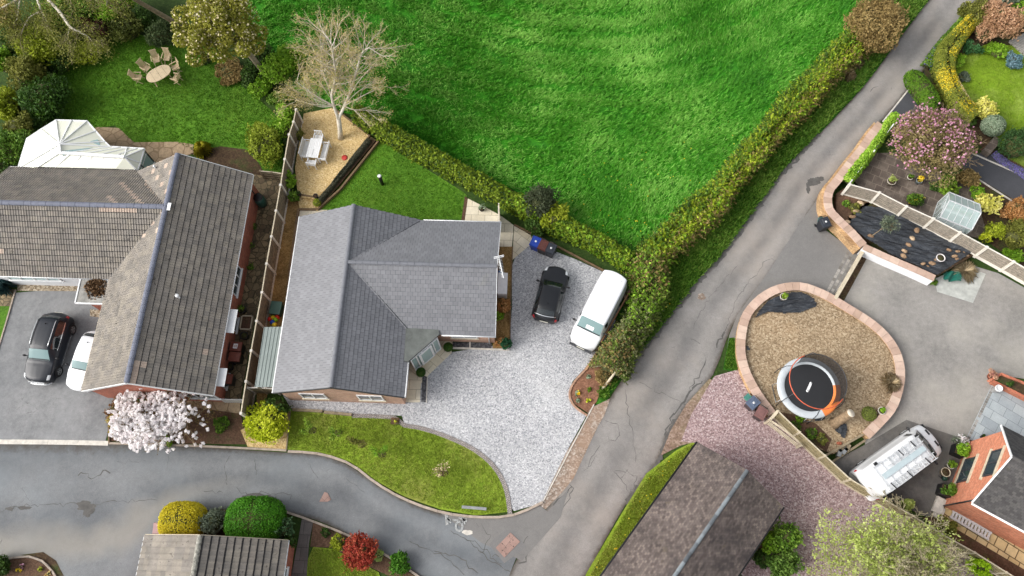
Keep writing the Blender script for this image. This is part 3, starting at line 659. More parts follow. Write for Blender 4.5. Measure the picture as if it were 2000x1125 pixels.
sheet('side_slabs', [(1838, 985), (1870, 995), (2160, 1165), (2130, 1190), (1828, 1010)], .04, m_buffslab)
sheet('side_bank', [(1828, 1010), (2130, 1190), (2000, 1190), (1800, 1010)], .03, m_soil)
kerb([(1948, 738), (1888, 862)], .16, .055, m_setts, 'sett_edging', .17, False, gap=.02)
kerb([(1724, 238), (1788, 158)], .1, .03, m_conc, 'kerb', .9, False)
kerb([(1898, 300), (1990, 340), (2100, 395)], .1, .06, m_conc, 'edging', .9, False)
kerb([(1880, 332), (1990, 402), (2100, 455)], .08, .08, m_conc, 'edging', .9, False)
for k in range(3):
    dx = k*7-7
    kerb([(1664+dx, 492+k*4), (1622+dx, 572+k*4)], .17, .03, m_setts, 'sett_drain', .24, False, gap=.03)
sheet('drain_channel', [(1680, 500), (1692, 506), (1648, 588), (1636, 582)], .028, m_litter)
# ------------------------------------------------------------------ buildings
def LW(u, v, z=0.0, ang=BA): q = rotz((u, v, 0), ang); return Vector((q.x, q.y, z))
def roof_plane(name, parent, mat, A, B, up, tw, g, style='slate', t=.022, clips=(), slab=True, dirt=.020, gp=.006, amp=.034, new=None):
    """tiles over the parallelogram A, B (eave ends), up = vector from eave to ridge"""
    A = Vector(A); B = Vector(B); U = (B-A); lu = U.length; U.normalize(); V = Vector(up); lv = V.length; V.normalize()
    Nn = U.cross(V).normalized()
    if Nn.z < 0: Nn = -Nn
    pt = lambda u, v, h: A+U*u+V*v+Nn*h
    m = MB(); rows = int(math.ceil(lv/g))
    for j in range(rows):
        v0 = j*g-(.03 if j == 0 else 0); v1 = min(lv, (j+1)*g+.01); th = t+random.uniform(-.002, .002)
        if style == 'slate':
            o = -tw/2 if j % 2 else 0; i = 0
            while o+i*tw < lu:
                a = max(0, o+i*tw)+gp; b = min(lu, o+(i+1)*tw)-gp; i += 1
                if b-a < .03: continue
                r = random.random(); dh = random.uniform(-.003, .004); sl = random.uniform(-.006, .006)
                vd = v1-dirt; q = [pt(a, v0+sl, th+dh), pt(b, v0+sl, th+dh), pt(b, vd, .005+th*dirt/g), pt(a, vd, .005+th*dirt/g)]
                m.face(q, 0, r); m.face([q[3], q[2], pt(b, v1, .005), pt(a, v1, .005)], 1, r); m.face([pt(a, v0+sl, -.004), pt(b, v0+sl, -.004), q[1], q[0]], 1, r)  # dark strip and front edge: mossy dirt plus course shadow painted in
        else:
            per = tw/2; k = 4; n = int(lu/per*k); rr = [random.random() for _ in range(int(lu/tw)+3)]; sh = [random.uniform(-.008, .008) for _ in rr]
            H_ = [max(0, math.sin(2*math.pi*i/k+.3))*amp for i in range(k)]; lo = []; hi = []; bt = []; md = []
            for i in range(n+1):
                u = min(lu, i*per/k); h = H_[i % k]; s = sh[int(u/tw)]
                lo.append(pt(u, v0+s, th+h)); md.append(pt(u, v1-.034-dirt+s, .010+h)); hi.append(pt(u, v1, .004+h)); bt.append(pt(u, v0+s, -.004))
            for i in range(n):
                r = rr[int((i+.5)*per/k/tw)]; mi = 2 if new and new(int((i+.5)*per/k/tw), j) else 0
                m.face([lo[i], lo[i+1], md[i+1], md[i]], mi, r); m.face([md[i], md[i+1], hi[i+1], hi[i]], 1, r); m.face([bt[i], bt[i+1], lo[i+1], lo[i]], 1, r)  # same dark band and edge on rolled tiles, dirt and painted shade together
    if slab:
        m.box((A+B)/2+V*lv/2-Nn*.065, (1, 1, 1)) if False else None
        q = [pt(0, 0, -.002), pt(lu, 0, -.002), pt(lu, lv, -.002), pt(0, lv, -.002)]; b = [p-Nn*.11 for p in q]
        m.mesh(q+b, [(0, 1, 2, 3), (7, 6, 5, 4), (0, 4, 5, 1), (1, 5, 6, 2), (2, 6, 7, 3), (3, 7, 4, 0)], 1, .2)
    o = m.build(name, mat if isinstance(mat, list) else [mat, m_under_shade, m_newt], parent)
    if clips:
        off = offs(parent); bm = bmesh.new(); bm.from_mesh(o.data)
        for co, no in clips:
            bmesh.ops.bisect_plane(bm, geom=bm.verts[:]+bm.edges[:]+bm.faces[:], plane_co=Vector(co)-off, plane_no=Vector(no), clear_outer=True, dist=1e-5)
        bm.to_mesh(o.data); bm.free()
    return o
m_under_shade = flat('roof_underlay_and_shade', S(50, 48, 48), .8, var=.1)  # underlay, also the dark tile bands that paint in dirt and course shadow
def ridge_line(name, parent, mat, a, b, r=.13, seg=.45, flat_=.75):
    L = resample([Vector(a), Vector(b)], seg); m = MB()
    for p, q in zip(L, L[1:]):
        d = (q-p).normalized(); sd = d.cross(Vector((0, 0, 1))).normalized(); dz = random.uniform(-.004, .006); vs = []
        for e, k in ((p+d*.006, 1.0), (q-d*.006, 1.08)):
            for i in range(7):
                a_ = math.pi*i/6; vs.append(e+sd*(r*k*math.cos(a_))+Vector((0, 0, r*k*flat_*math.sin(a_)-.03+dz)))
        m.mesh(vs, [(i, i+1, i+8, i+7) for i in range(6)]+[tuple(range(6, -1, -1)), tuple(range(7, 14))], 0)
    return m.build(name, mat, parent)
def gable_wall(name, parent, mat, c, ax, hw, ln, zt, zr, z0=0):
    """gabled box: c centre of one end, ax direction of the ridge, hw half width"""
    ax = Vector(ax); s = Vector((-ax.y, ax.x, 0)); P0 = Vector(c); pr = [(-hw, z0), (hw, z0), (hw, zt), (0, zr), (-hw, zt)]; vs = []
    for e in (P0, P0+ax*ln): vs += [e+s*a+Vector((0, 0, b)) for a, b in pr]
    m = MB(); m.mesh(vs, [(0, 1, 2, 3, 4), (9, 8, 7, 6, 5), (0, 5, 6, 1), (1, 6, 7, 2), (2, 7, 8, 3), (3, 8, 9, 4), (4, 9, 5, 0)]); return m.build(name, mat, parent)
def window(parent, c, d, n, w, h, fr=None, panes=2, gl=None, sill=True, name='window', smat=None, fw=.07, dp=.06, horiz=False):
    """c: middle of the sill on the wall face, d along the wall, n outward"""
    c = Vector(c); d = Vector(d).normalized(); n = Vector(n).normalized(); up = Vector((0, 0, 1)); fr = fr or m_wht
    m = MB()
    def b(u0, u1, z0, z1, o=0.0, t=dp):
        q = [c+d*u+up*z+n*e for e in (o, o+t) for (u, z) in ((u0, z0), (u1, z0), (u1, z1), (u0, z1))]
        m.mesh(q, [(3, 2, 1, 0), (4, 5, 6, 7), (0, 1, 5, 4), (1, 2, 6, 5), (2, 3, 7, 6), (3, 0, 4, 7)])
    b(-w/2, w/2, 0, fw); b(-w/2, w/2, h-fw, h); b(-w/2, -w/2+fw, fw, h-fw); b(w/2-fw, w/2, fw, h-fw)
    for i in range(1, panes):
        u = -w/2+w*i/panes; b(u-fw/2, u+fw/2, fw, h-fw)
    o = m.build(name, fr, parent)
    m = MB(); b(-w/2+fw, w/2-fw, fw, h-fw, .01, .015); m.build('pane', gl or m_glass, o)
    if sill: m = MB(); b(-w/2-.08, w/2+.08, -.07, 0, .0, .12); m.build('sill', smat or m_wht, o)
    return o
def gutter(parent, pts, mat, r=.055, name='gutter'):
    return MB().tube(pts, r, 6).build(name, mat, parent)
m_slate = rmat('grey_slate_tile', [S(108, 109, 113), S(114, 115, 119), S(119, 120, 124)], .5, .12, 1.2, .1, spec=.6, extra=[(.5, .62, .8, S(128, 128, 122))])
m_slate2 = flat('slate_ridge', S(108, 110, 116), .6, var=.1)
m_conct = rmat('brown_concrete_tile', [S(124, 119, 112), S(133, 127, 120), S(138, 131, 122), S(145, 138, 127)], .9, .35, 1.6, .4, 25, extra=[(3.2, .58, .68, S(62, 58, 54)), (9, .66, .72, S(176, 170, 158))])
m_newt = rmat('new_tile', [S(170, 152, 138), S(184, 166, 150)], .9, .1)
m_ridge = flat('blue_grey_ridge', S(104, 108, 122), .7, var=.12)
m_brickr = brick('red_brick', BA, S(158, 82, 62), S(186, 104, 80), S(150, 120, 104))
m_brickb = brick('buff_brick', BA, S(176, 130, 108), S(200, 158, 134), S(188, 172, 152))
m_barn = rmat('dark_plain_tile', [S(88, 78, 75), S(106, 96, 91), S(124, 112, 105)], .9, .35, .7, .3, 25, extra=[(.45, .5, .7, S(66, 60, 60)), (1.2, .62, .8, S(118, 106, 76)), (7, .70, .74, S(150, 140, 128))])
m_moss = flat('moss', S(96, 78, 54), .95, var=.4, vs=6, bmp=1, bs_=12)

# --- grey slate bungalow in the middle
hs_ = T('bungalow', 'bungalow with smooth grey slate roof in an L shape, beside the white gravel drive', 'house', LW(-9, 15.5))
ZE, ZR = 2.4, 4.26; um, u0, u1, v0, v1, w0, w1, we = -11.33, -15.17, -7.49, 9.77, 21.2, 13.65, 21.12, -2.40
wm = (w0+w1)/2
up_w = LW(um, v0, ZR)-LW(u0, v0, ZE); up_e = LW(um, v0, ZR)-LW(u1, v0, ZE)
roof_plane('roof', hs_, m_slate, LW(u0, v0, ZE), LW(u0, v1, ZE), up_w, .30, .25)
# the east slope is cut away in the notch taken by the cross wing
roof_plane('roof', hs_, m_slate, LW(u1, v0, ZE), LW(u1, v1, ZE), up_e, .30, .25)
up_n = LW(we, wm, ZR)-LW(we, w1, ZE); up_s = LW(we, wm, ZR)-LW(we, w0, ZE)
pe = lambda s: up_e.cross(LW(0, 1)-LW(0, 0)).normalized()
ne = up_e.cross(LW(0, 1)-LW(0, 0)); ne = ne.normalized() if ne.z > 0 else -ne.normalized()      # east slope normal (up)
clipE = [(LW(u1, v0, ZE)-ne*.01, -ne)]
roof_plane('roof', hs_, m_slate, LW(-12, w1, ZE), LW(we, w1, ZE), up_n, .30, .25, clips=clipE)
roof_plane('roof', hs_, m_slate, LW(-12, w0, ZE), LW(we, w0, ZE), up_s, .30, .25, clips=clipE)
ridge_line('ridge', hs_, m_slate2, LW(um, v0, ZR+.03), LW(um, v1, ZR+.03)); ridge_line('ridge', hs_, m_slate2, LW(um+.1, wm, ZR+.035), LW(we, wm, ZR+.035))
def valley(parent, a, b, mat, w=.05): m = MB(); m.bar(Vector(a)+Vector((0, 0, .03)), Vector(b)+Vector((0, 0, .03)), w, .02); return m.build('valley', mat, parent)
valley(hs_, LW(um+.25, wm-.1, ZR-.09), LW(u1, w0+.1, ZE+.05), m_dark); valley(hs_, LW(um+.25, wm+.1, ZR-.09), LW(u1, w1-.05, ZE+.02), m_dark)
gable_wall('wall', hs_, m_brickb, LW(um, v0+.12), LW(0, 1)-LW(0, 0), (u1-u0)/2-.3, v1-v0-.24, ZE, ZR-.1)
gable_wall('wall', hs_, m_brickb, LW(we-.12, wm), LW(-1, 0)-LW(0, 0), (w1-w0)/2-.3, 6, ZE, ZR-.1)
for a, b in ((LW(u0-.05, v0, ZE-.04), LW(u0-.05, v1, ZE-.04)), (LW(u1+.05, v0, ZE-.04), LW(u1+.05, w0-1.7, ZE-.04)), (LW(-5.6, w0-.05, ZE-.04), LW(we+.05, w0-.05, ZE-.04)), (LW(u1+.2, w1+.05, ZE-.04), LW(we+.05, w1+.05, ZE-.04))): gutter(hs_, [a, b], m_wht)
for A_, B_, C_ in ((LW(u0, v0-.02, ZE-.09), LW(um, v0-.02, ZR-.07), LW(u1, v0-.02, ZE-.09)), (LW(we+.02, w0, ZE-.09), LW(we+.02, wm, ZR-.07), LW(we+.02, w1, ZE-.09))):
    for p_, q_ in ((A_, B_), (B_, C_)): m = MB(); m.bar(p_, q_, .03, .16); m.build('bargeboard', m_whtd if A_.x > -5 else m_dark, hs_)
dS = LW(1, 0)-LW(0, 0); nS = -(LW(0, 1)-LW(0, 0)); dN = LW(0, 1)-LW(0, 0); nE = dS
for px in (613, 725):
    q = P(px, 769, 1.5); uu = rotz(q, -BA).x; window(hs_, LW(uu, v0+.12, .95), dS, nS, 1.5, 1.15, smat=m_timberl)
window(hs_, LW(-4.35, w0+.3, .95), dS, nS, 1.6, 1.2, smat=m_timberl)
gutter(hs_, [LW(we-.35, w0-.05, ZE-.1), LW(we-.45, w0+.24, ZE-.5), LW(we-.45, w0+.24, 0.05)], m_wht, .04, 'downpipe')
# porch with diagonal glazed front
pts = PL([(793, 640), (857, 644), (858, 653), (797, 706), (789, 705)], 2.55)
m = MB(); m.prism([(p.x, p.y) for p in pts], 2.40, 2.56); m.build('porch_roof', m_lead, hs_)
fa, fb = P(800, 703, 2.3), P(853, 658, 2.3); fa.z = fb.z = 0; dd = (fb-fa).normalized(); nn = Vector((dd.y, -dd.x, 0)); wd = (fb-fa).length
window(hs_, (fa+fb)/2+Vector((0, 0, .06)), dd, nn, wd, 2.25, panes=5, gl=m_paleglass, sill=False, name='porch_front', dp=.1)
window(hs_, (fa+fb)/2+nn*.1+Vector((0, 0, .06)), dd, nn, .98, 2.1, panes=1, gl=m_paleglass, sill=False, name='door', dp=.06, fw=.14)
# tv aerial
tv = T('television_aerial', 'white television aerial with many rods on the grey slate gable by the drive', 'aerial', LW(we+.15, wm+.2, 3.2))
m = MB(); m.tube([LW(we+.15, wm+.2, 3.2), LW(we+.15, wm+.2, 4.7)], .025, 6); m.build('mast', m_grey, tv)
a = LW(we+.12, wm+.4, 4.7); b = LW(we+.45, wm-.85, 4.5)
m = MB(); m.tube([a, b], .03, 6); m.build('boom', m_wht, tv)
m = MB(); dd_ = (b-a).normalized(); sd = Vector((-dd_.y, dd_.x, 0)).normalized()
for i in range(13):
    p = a.lerp(b, .12+.07*i); l = .16-.005*i; m.tube([p-sd*l, p+sd*l], .010, 4)
m.build('rods', m_wht, tv)
m = MB(); m.bar(a-sd*.3+Vector((0, 0, .1)), a+sd*.3+Vector((0, 0, .1)), .04, .04); m.bar(a-sd*.3-Vector((0, 0, .1)), a+sd*.3-Vector((0, 0, .1)), .04, .04); m.build('reflector', m_wht, tv)
# lean-to roof beside it
lt = T('lean_to', 'pale green corrugated metal lean-to roof between fence and slate bungalow', 'shed', P(520, 700))
q = PL([(515.5, 638.5), (552, 638.5), (533, 756), (497, 756)], 2.1); m = MB(); K = 40
for i in range(K):
    t0, t1 = i/K, (i+1)/K; z = lambda t: .03*(1 if (t*5) % 1 < .15 else 0)+.1*t
    A0, A1, B0, B1 = q[0].lerp(q[1], t0), q[0].lerp(q[1], t1), q[3].lerp(q[2], t0), q[3].lerp(q[2], t1)
    m.face([(B0.x, B0.y, 2.05+z(t0)), (B1.x, B1.y, 2.05+z(t1)), (A1.x, A1.y, 2.05+z(t1)), (A0.x, A0.y, 2.05+z(t0))], 0, .5)
m.build('roof', flat('pale_green_sheet', S(126, 136, 132), .5, metal=0, var=.06, vs=1), lt)
m = MB()
for i in (0, 1, 2, 3): p = q[i]; m.box((p.x+(.1 if i in (0, 3) else -.1), p.y+(.1 if i > 1 else -.1), .97), (.1, .1, 1.94))
m.build('posts', m_timber, lt)

# --- brown tiled bungalow on the left
hl = T('brick_house', 'red brick bungalow with mossy brown tiled L-shaped roof and blue-grey ridges', 'house', LW(-24, 17))
ZR2 = 4.87; U0, U1, V0, V1, X0, X1 = -26.45, -18.70, 9.5, 24.1, 16.6, 24.23; UM = (U0+U1)/2; XM = (X0+X1)/2
q = rotz(P(17.6, 327.6, 2.4), -BA); XW = q.x
uw = LW(UM, V0, ZR2)-LW(U0, V0, ZE); ue = LW(UM, V0, ZR2)-LW(U1, V0, ZE)
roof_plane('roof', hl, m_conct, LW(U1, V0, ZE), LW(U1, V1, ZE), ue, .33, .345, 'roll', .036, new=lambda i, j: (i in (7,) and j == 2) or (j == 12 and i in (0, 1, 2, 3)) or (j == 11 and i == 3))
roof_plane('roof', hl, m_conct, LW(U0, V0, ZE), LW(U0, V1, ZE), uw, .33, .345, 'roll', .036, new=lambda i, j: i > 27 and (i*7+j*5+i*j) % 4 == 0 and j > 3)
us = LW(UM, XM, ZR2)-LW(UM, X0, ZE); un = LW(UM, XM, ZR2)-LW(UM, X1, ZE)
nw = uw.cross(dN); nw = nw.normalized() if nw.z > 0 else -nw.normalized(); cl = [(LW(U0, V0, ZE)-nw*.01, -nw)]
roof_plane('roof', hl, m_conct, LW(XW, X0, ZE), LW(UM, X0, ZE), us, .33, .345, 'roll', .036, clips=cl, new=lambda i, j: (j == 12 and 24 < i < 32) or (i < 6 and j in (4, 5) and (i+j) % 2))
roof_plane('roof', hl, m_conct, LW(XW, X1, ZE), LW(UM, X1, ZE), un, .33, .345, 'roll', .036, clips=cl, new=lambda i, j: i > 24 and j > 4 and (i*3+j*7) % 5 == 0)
ridge_line('ridge', hl, m_ridge, LW(UM, V0, ZR2+.03), LW(UM, V1, ZR2+.03), .16); ridge_line('ridge', hl, m_ridge, LW(XW, XM, ZR2+.03), LW(UM-.1, XM, ZR2+.03), .16)
valley(hl, LW(UM-.2, XM-.2, ZR2-.13), LW(U0, X0, ZE), m_dark, .07); valley(hl, LW(UM-.2, XM+.2, ZR2-.13), LW(U0, X1, ZE), m_dark, .07)
gable_wall('wall', hl, m_brickr, LW(UM, V0+.15), dN, (U1-U0)/2-.25, V1-V0-.3, ZE, ZR2-.1)
gable_wall('wall', hl, m_whtd, LW(UM-3, XM), LW(-1, 0)-LW(0, 0), (X1-X0)/2-.3, abs(XW-UM)-3.2, ZE, ZR2-.1)
for a, b in ((LW(U0, V0-.02, ZE-.06), LW(UM, V0-.02, ZR2-.05)), (LW(UM, V0-.02, ZR2-.05), LW(U1, V0-.02, ZE-.06)), (LW(UM, V1+.02, ZR2-.05), LW(U1, V1+.02, ZE-.06))): m = MB(); m.bar(a, b, .04, .18); m.build('bargeboard', m_wht, hl)
gutter(hl, [LW(U1+.05, V0, ZE-.04), LW(U1+.05, V1, ZE-.04)], m_wht, .05); gutter(hl, [LW(XW, X0-.05, ZE-.04), LW(U0, X0-.05, ZE-.04)], m_wht, .05); gutter(hl, [LW(U0-.05, V0, ZE-.04), LW(U0-.05, X0-1.5, ZE-.04)], m_timberl, .045); gutter(hl, [LW(XW, X1+.05, ZE-.04), LW(U0, X1+.05, ZE-.04)], m_wht, .05)
we_ = U1-.25
def vv_(px, py, z): return rotz(P(px, py, z), -BA).y
window(hl, LW(we_, vv_(458, 547, 1.5), 1.0), dN, nE, 1.9, 1.15, panes=3)
window(hl, LW(we_, vv_(447, 625, 1.2), .1), dN, nE, .95, 2.0, panes=1, name='door'); window(hl, LW(we_, vv_(438, 737, 1.2), .1), dN, nE, .95, 2.0, panes=1, name='door')
for py, ln in ((627, 1.5), (737, 1.1)):
    q = rotz(P(446 if py < 700 else 437, py, 2.1), -BA); m = MB(); m.box(LW(we_+.36, q.y, 2.12), (.72, ln, .05), BA, ry=.12); m.build('door_canopy', m_wht, hl)
for px in (40, 60, 25, 8):
    q = rotz(P(px*1.3, 548, 1.5), -BA)
window(hl, LW(rotz(P(60, 548, 1.5), -BA).x, X0+.3, 1.0), dS, nS, 3.4, 1.1, panes=4, gl=m_paleglass)
window(hl, LW(rotz(P(392, 782, 1.5), -BA).x, V0+.15, 1.0), dS, nS, 1.8, 1.15, panes=3)
pts = PL([(158, 543), (213, 545), (204, 594), (147, 592)], 2.35); m = MB(); m.prism([(p.x, p.y) for p in pts], 2.25, 2.36); m.build('porch_roof', flat('stained_felt', S(150, 148, 142), .8, var=.35, vs=1.0), hl)
m = MB(); pts2 = pts+[pts[0]]
for a, b in zip(pts2, pts2[1:]): m.bar(a+Vector((0, 0, -.02)), b+Vector((0, 0, -.02)), .08, .14)
m.build('fascia', m_wht, hl)
p_, n_, r_ = clumpy(tuple(P(192, 562, 2.38)), (1.0, .75, .05), 900, 20); p_[:, 2] = 2.37+RNG.random(len(p_))*.05
leaves('roof_moss', p_, n_, .1, foliage('dead_moss', [S(70, 50, 32), S(104, 78, 52), S(132, 106, 76)], 0), hl)
m = MB(); m.box(P(195, 596, 1.1)+Vector((.0, 0, 0)), (.9, .12, 2.2), BA); m.build('porch_post', m_brickr, hl)
m = MB(); p = P(350, 581, 3.95); m.tube([p+Vector((0, 0, -.6)), p+Vector((0, 0, .25))], .06, 10); m.tube([p+Vector((0, 0, .2)), p+Vector((0, 0, .36))], .11, 12); m.build('vent_pipe', m_wht, hl)
m = MB(); q = LW(UM+.15, XM-.02, ZR2+.06); m.box(q, (.35, .5, .04), BA); m.build('flashing', m_wht, hl)
m = MB(); p = P(306, 330, 3.6); m.tube([p, p+Vector((0, 0, .4))], .07, 8); m.build('flue', m_wht, hl)

# --- conservatory
cs = T('conservatory', 'white conservatory with fan-shaped glazed turret roof behind the brown tiled house', 'conservatory', P(150, 300))
m_poly = flat('cream_roof_sheet', S(226, 227, 210), .35, var=.05, vs=1)
z1, z2 = 2.25, 3.25
E_ = PL([(35, 330), (44, 300), (52.8, 271), (80, 253), (109.6, 234.7), (140, 235.6), (170, 236.6), (187, 256), (205, 277), (215, 286.5)], z1)
Ap = P(116, 282, z2); R1 = P(117, 299, z2-.25); R2 = P(243, 307, z2-.25); Ee = PL([(248, 288.5), (282, 290.5), (274, 318), (267, 339)], z1); Sw = PL([(225, 338), (150, 336), (75, 334)], z1+.25)
Sw = [Vector((p.x, LW(rotz(p, -BA).x, X1+.0).y, z1+.3)) for p in Sw]; Ee[3].y = Sw[0].y
m = MB()
for a, b in zip(E_, E_[1:]): m.face([a, b, Ap])
m.face([Ap, E_[-1], R1]); m.face([E_[-1], Ee[0], R2, R1]); m.face([Ee[0], Ee[1], R2]); m.face([Ee[1], Ee[2], R2]); m.face([Ee[2], Ee[3], R2]); m.face([Ee[3], Sw[0], R2]); m.face([Sw[0], Sw[1], R1.lerp(R2, .5), R2]); m.face([Sw[1], Sw[2], R1, R1.lerp(R2, .5)]); m.face([Sw[2], E_[0], Ap, R1])
m.build('roof_panels', m_poly, cs)
m = MB(); up3 = Vector((0, 0, .03))
for e in E_: m.bar(Ap+up3, e+up3, .07, .06)
m.bar(R1+up3, R2+up3, .2, .12); m.bar(Ap+up3, R1+up3, .2, .12)
for e in Ee: m.bar(R2+up3, e+up3, .08, .06)
for t in (.0, .25, .5, .75): a = R1.lerp(R2, t+.08); b = E_[-1].lerp(Ee[1], t+.05); m.bar(a+up3, b+up3, .06, .06)
for t in (.0, .17, .34, .5, .67, .84, 1): a = R1.lerp(R2, t); b = Sw[2].lerp(Ee[3], t); m.bar(a+up3, b+up3, .06, .05)
ring = E_+Ee
for a, b in zip(ring, ring[1:]): m.bar(a+Vector((0, 0, -.02)), b+Vector((0, 0, -.02)), .1, .1)
m.build('rafters', m_wht, cs)
m = MB(); m.bar(R1+Vector((0, 0, .06))+(E_[8]-Ap)*.05, E_[8]+(R1-E_[8])*.12+Vector((0, 0, .07)), .55, .05); m.build('roof_window', m_paleglass, cs)
m = MB(); g = MB(); ins = [p+(Vector((Ap.x, Ap.y, p.z))-p).normalized()*.12 for p in ring]
for a, b in zip(ins, ins[1:]):
    m.prism([(a.x, a.y), (b.x, b.y), (b.x*.999+Ap.x*.001, b.y*.999+Ap.y*.001)], 0, .6); m.bar((a.x, a.y, .3), (b.x, b.y, .3), .12, .6); m.bar((a.x, a.y, 2.15), (b.x, b.y, 2.15), .08, .12); m.bar((a.x, a.y, 1.75), (b.x, b.y, 1.75), .06, .06); n = max(1, int((b-a).length/.7))
    for i in range(n+1): p = a.lerp(b, i/n); m.box((p.x, p.y, 1.4), (.07, .07, 1.6))
    g.face([(a.x, a.y, .6), (b.x, b.y, .6), (b.x, b.y, 2.1), (a.x, a.y, 2.1)])
m.build('wall_frame', m_wht, cs); g.build('glazing', m_paleglass, cs)

# --- dark tiled barn, bottom right
bn = T('barn', 'long low barn with dark mauve-brown plain tiles beside the pink gravel drive', 'barn', P(1360, 1060))
zb, zbr = 2.6, 4.15; A_ = P(1362, 866, zb); B_ = P(1529, 990, zb); C_ = P(1461, 916, zbr); dv = (P(1176, 1125, zb)-A_).normalized()
mid = (A_+B_)/2; wv = (B_-A_)-dv*(B_-A_).dot(dv); hw = wv.length/2; wv.normalize(); mid = A_+wv*hw+dv*((C_-A_).dot(dv)*.5)
LB = 19; eL = mid-wv*hw; eR = mid+wv*hw; rr_ = Vector((mid.x, mid.y, zbr))
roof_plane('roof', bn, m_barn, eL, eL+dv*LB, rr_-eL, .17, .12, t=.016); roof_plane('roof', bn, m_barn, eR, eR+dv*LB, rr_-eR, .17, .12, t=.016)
ridge_line('ridge', bn, rmat('pale_blue_ridge', [S(80, 84, 88), S(112, 118, 122), S(136, 144, 148)], .6, .3, 3), rr_+Vector((0, 0, .02)), rr_+dv*LB+Vector((0, 0, .02)), .10, .6)
gable_wall('wall', bn, m_brickr, Vector((mid.x, mid.y, 0))+dv*.25, dv, hw-.25, LB-.5, zb, zbr-.1)
for s in (-1, 1): gutter(bn, [mid+wv*s*(hw+.06)+Vector((0, 0, -.04)), mid+wv*s*(hw+.06)+dv*LB+Vector((0, 0, -.04))], m_black, .06)

# --- tiled garage, bottom left
gr = T('garage', 'garage with grey-brown ribbed tile roof, white edge trim and lichened ridge at the bottom', 'garage', P(400, 1100))
a = rotz(P(284, 1046, 2.2), -BA); b = rotz(P(562, 1054, 2.2), -BA); c_ = rotz(P(389, 1047, 4.2), -BA); gu0, gu1, gv = a.x, b.x, (a.y+b.y)/2; gm = (gu0+gu1)/2; gz = 4.45; GL = 7
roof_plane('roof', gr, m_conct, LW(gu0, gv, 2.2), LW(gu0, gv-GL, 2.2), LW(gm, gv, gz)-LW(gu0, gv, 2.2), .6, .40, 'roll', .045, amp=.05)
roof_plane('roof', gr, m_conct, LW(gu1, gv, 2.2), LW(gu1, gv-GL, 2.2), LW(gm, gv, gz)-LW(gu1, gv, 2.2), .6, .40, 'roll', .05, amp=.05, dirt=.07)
ridge_line('ridge', gr, flat('lichen_ridge', S(150, 148, 138), .9, var=.4, vs=7), LW(gm, gv, gz+.02), LW(gm, gv-GL, gz+.02), .13)
gable_wall('wall', gr, m_brickr, LW(gm, gv-.15), LW(0, -1)-LW(0, 0), (gu1-gu0)/2-.2, GL-.3, 2.2, gz-.1)
gutter(gr, [LW(gu1+.05, gv, 2.17), LW(gu1+.05, gv-GL, 2.17)], m_wht, .05); gutter(gr, [LW(gu0-.05, gv, 2.17), LW(gu0-.05, gv-GL, 2.17)], m_wht, .05)
for g_ in (gu0, gu1): m = MB(); m.bar(LW(g_, gv+.02, 2.13), LW(gm, gv+.02, gz-.07), .04, .12); m.build('bargeboard', m_timberl, gr)
window(gr, LW(gu1-.2, gv-2.0, 1.0), dN, nE, 1.2, 1.0)

# --- orange brick house at the right
C0, C1 = P(1841, 988), P(1889, 864); wd = (C1-C0).length; ad = (C1-C0).normalized(); bd = Vector((ad.y, -ad.x, 0)); RA = math.atan2(bd.y, bd.x)
m_brick0 = brick('orange_brick', RA, S(186, 106, 76), S(210, 130, 98), S(176, 140, 116))
hr = T('brick_house', 'orange brick house with dark tiled gable roof and white gutters at the right edge', 'house', C0+bd*5)
ez, rz_ = 3.75, 5.9; ov = .28
e0 = C0-ad*ov-bd*.15+Vector((0, 0, ez-.15)); e1 = C1+ad*ov-bd*.15+Vector((0, 0, ez-.15)); rg = (C0+C1)/2-bd*.15+Vector((0, 0, rz_))
m_dk = rmat('dark_grey_tile', [S(66, 64, 64), S(78, 76, 76), S(88, 86, 84)], .8, .2, 1, .2, extra=[(.7, .6, .8, S(104, 100, 66))])
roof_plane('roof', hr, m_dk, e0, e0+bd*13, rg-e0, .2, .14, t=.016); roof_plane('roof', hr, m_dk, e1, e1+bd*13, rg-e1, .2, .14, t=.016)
gable_wall('wall', hr, m_brick0, (C0+C1)/2, bd, wd/2, 12.5, ez, rz_-.1)
ridge_line('ridge', hr, m_dk, rg+Vector((0, 0, .02)), rg+bd*13+Vector((0, 0, .02)), .1)
for e_ in (e0, e1): m = MB(); m.bar(e_-bd*.02, rg-bd*.02+Vector((0, 0, -.02)), .05, .12); m.build('bargeboard', m_wht, hr)
gutter(hr, [e0-ad*.06-Vector((0, 0, .03)), e0-ad*.06+bd*13-Vector((0, 0, .03))], m_wht, .06); gutter(hr, [C0-ad*.05-bd*.05+Vector((0, 0, ez-.3)), C0-ad*.05-bd*.05], m_black, .045, 'downpipe')
def on_wall(o, dirv, px, py):
    a = P(px, py, 0); b = P(px, py, 3); r = b-a; n = Vector((-dirv.y, dirv.x, 0)); t = (o-a).dot(n)/r.dot(n); q = a+r*t; return (q-o).dot(dirv), q.z
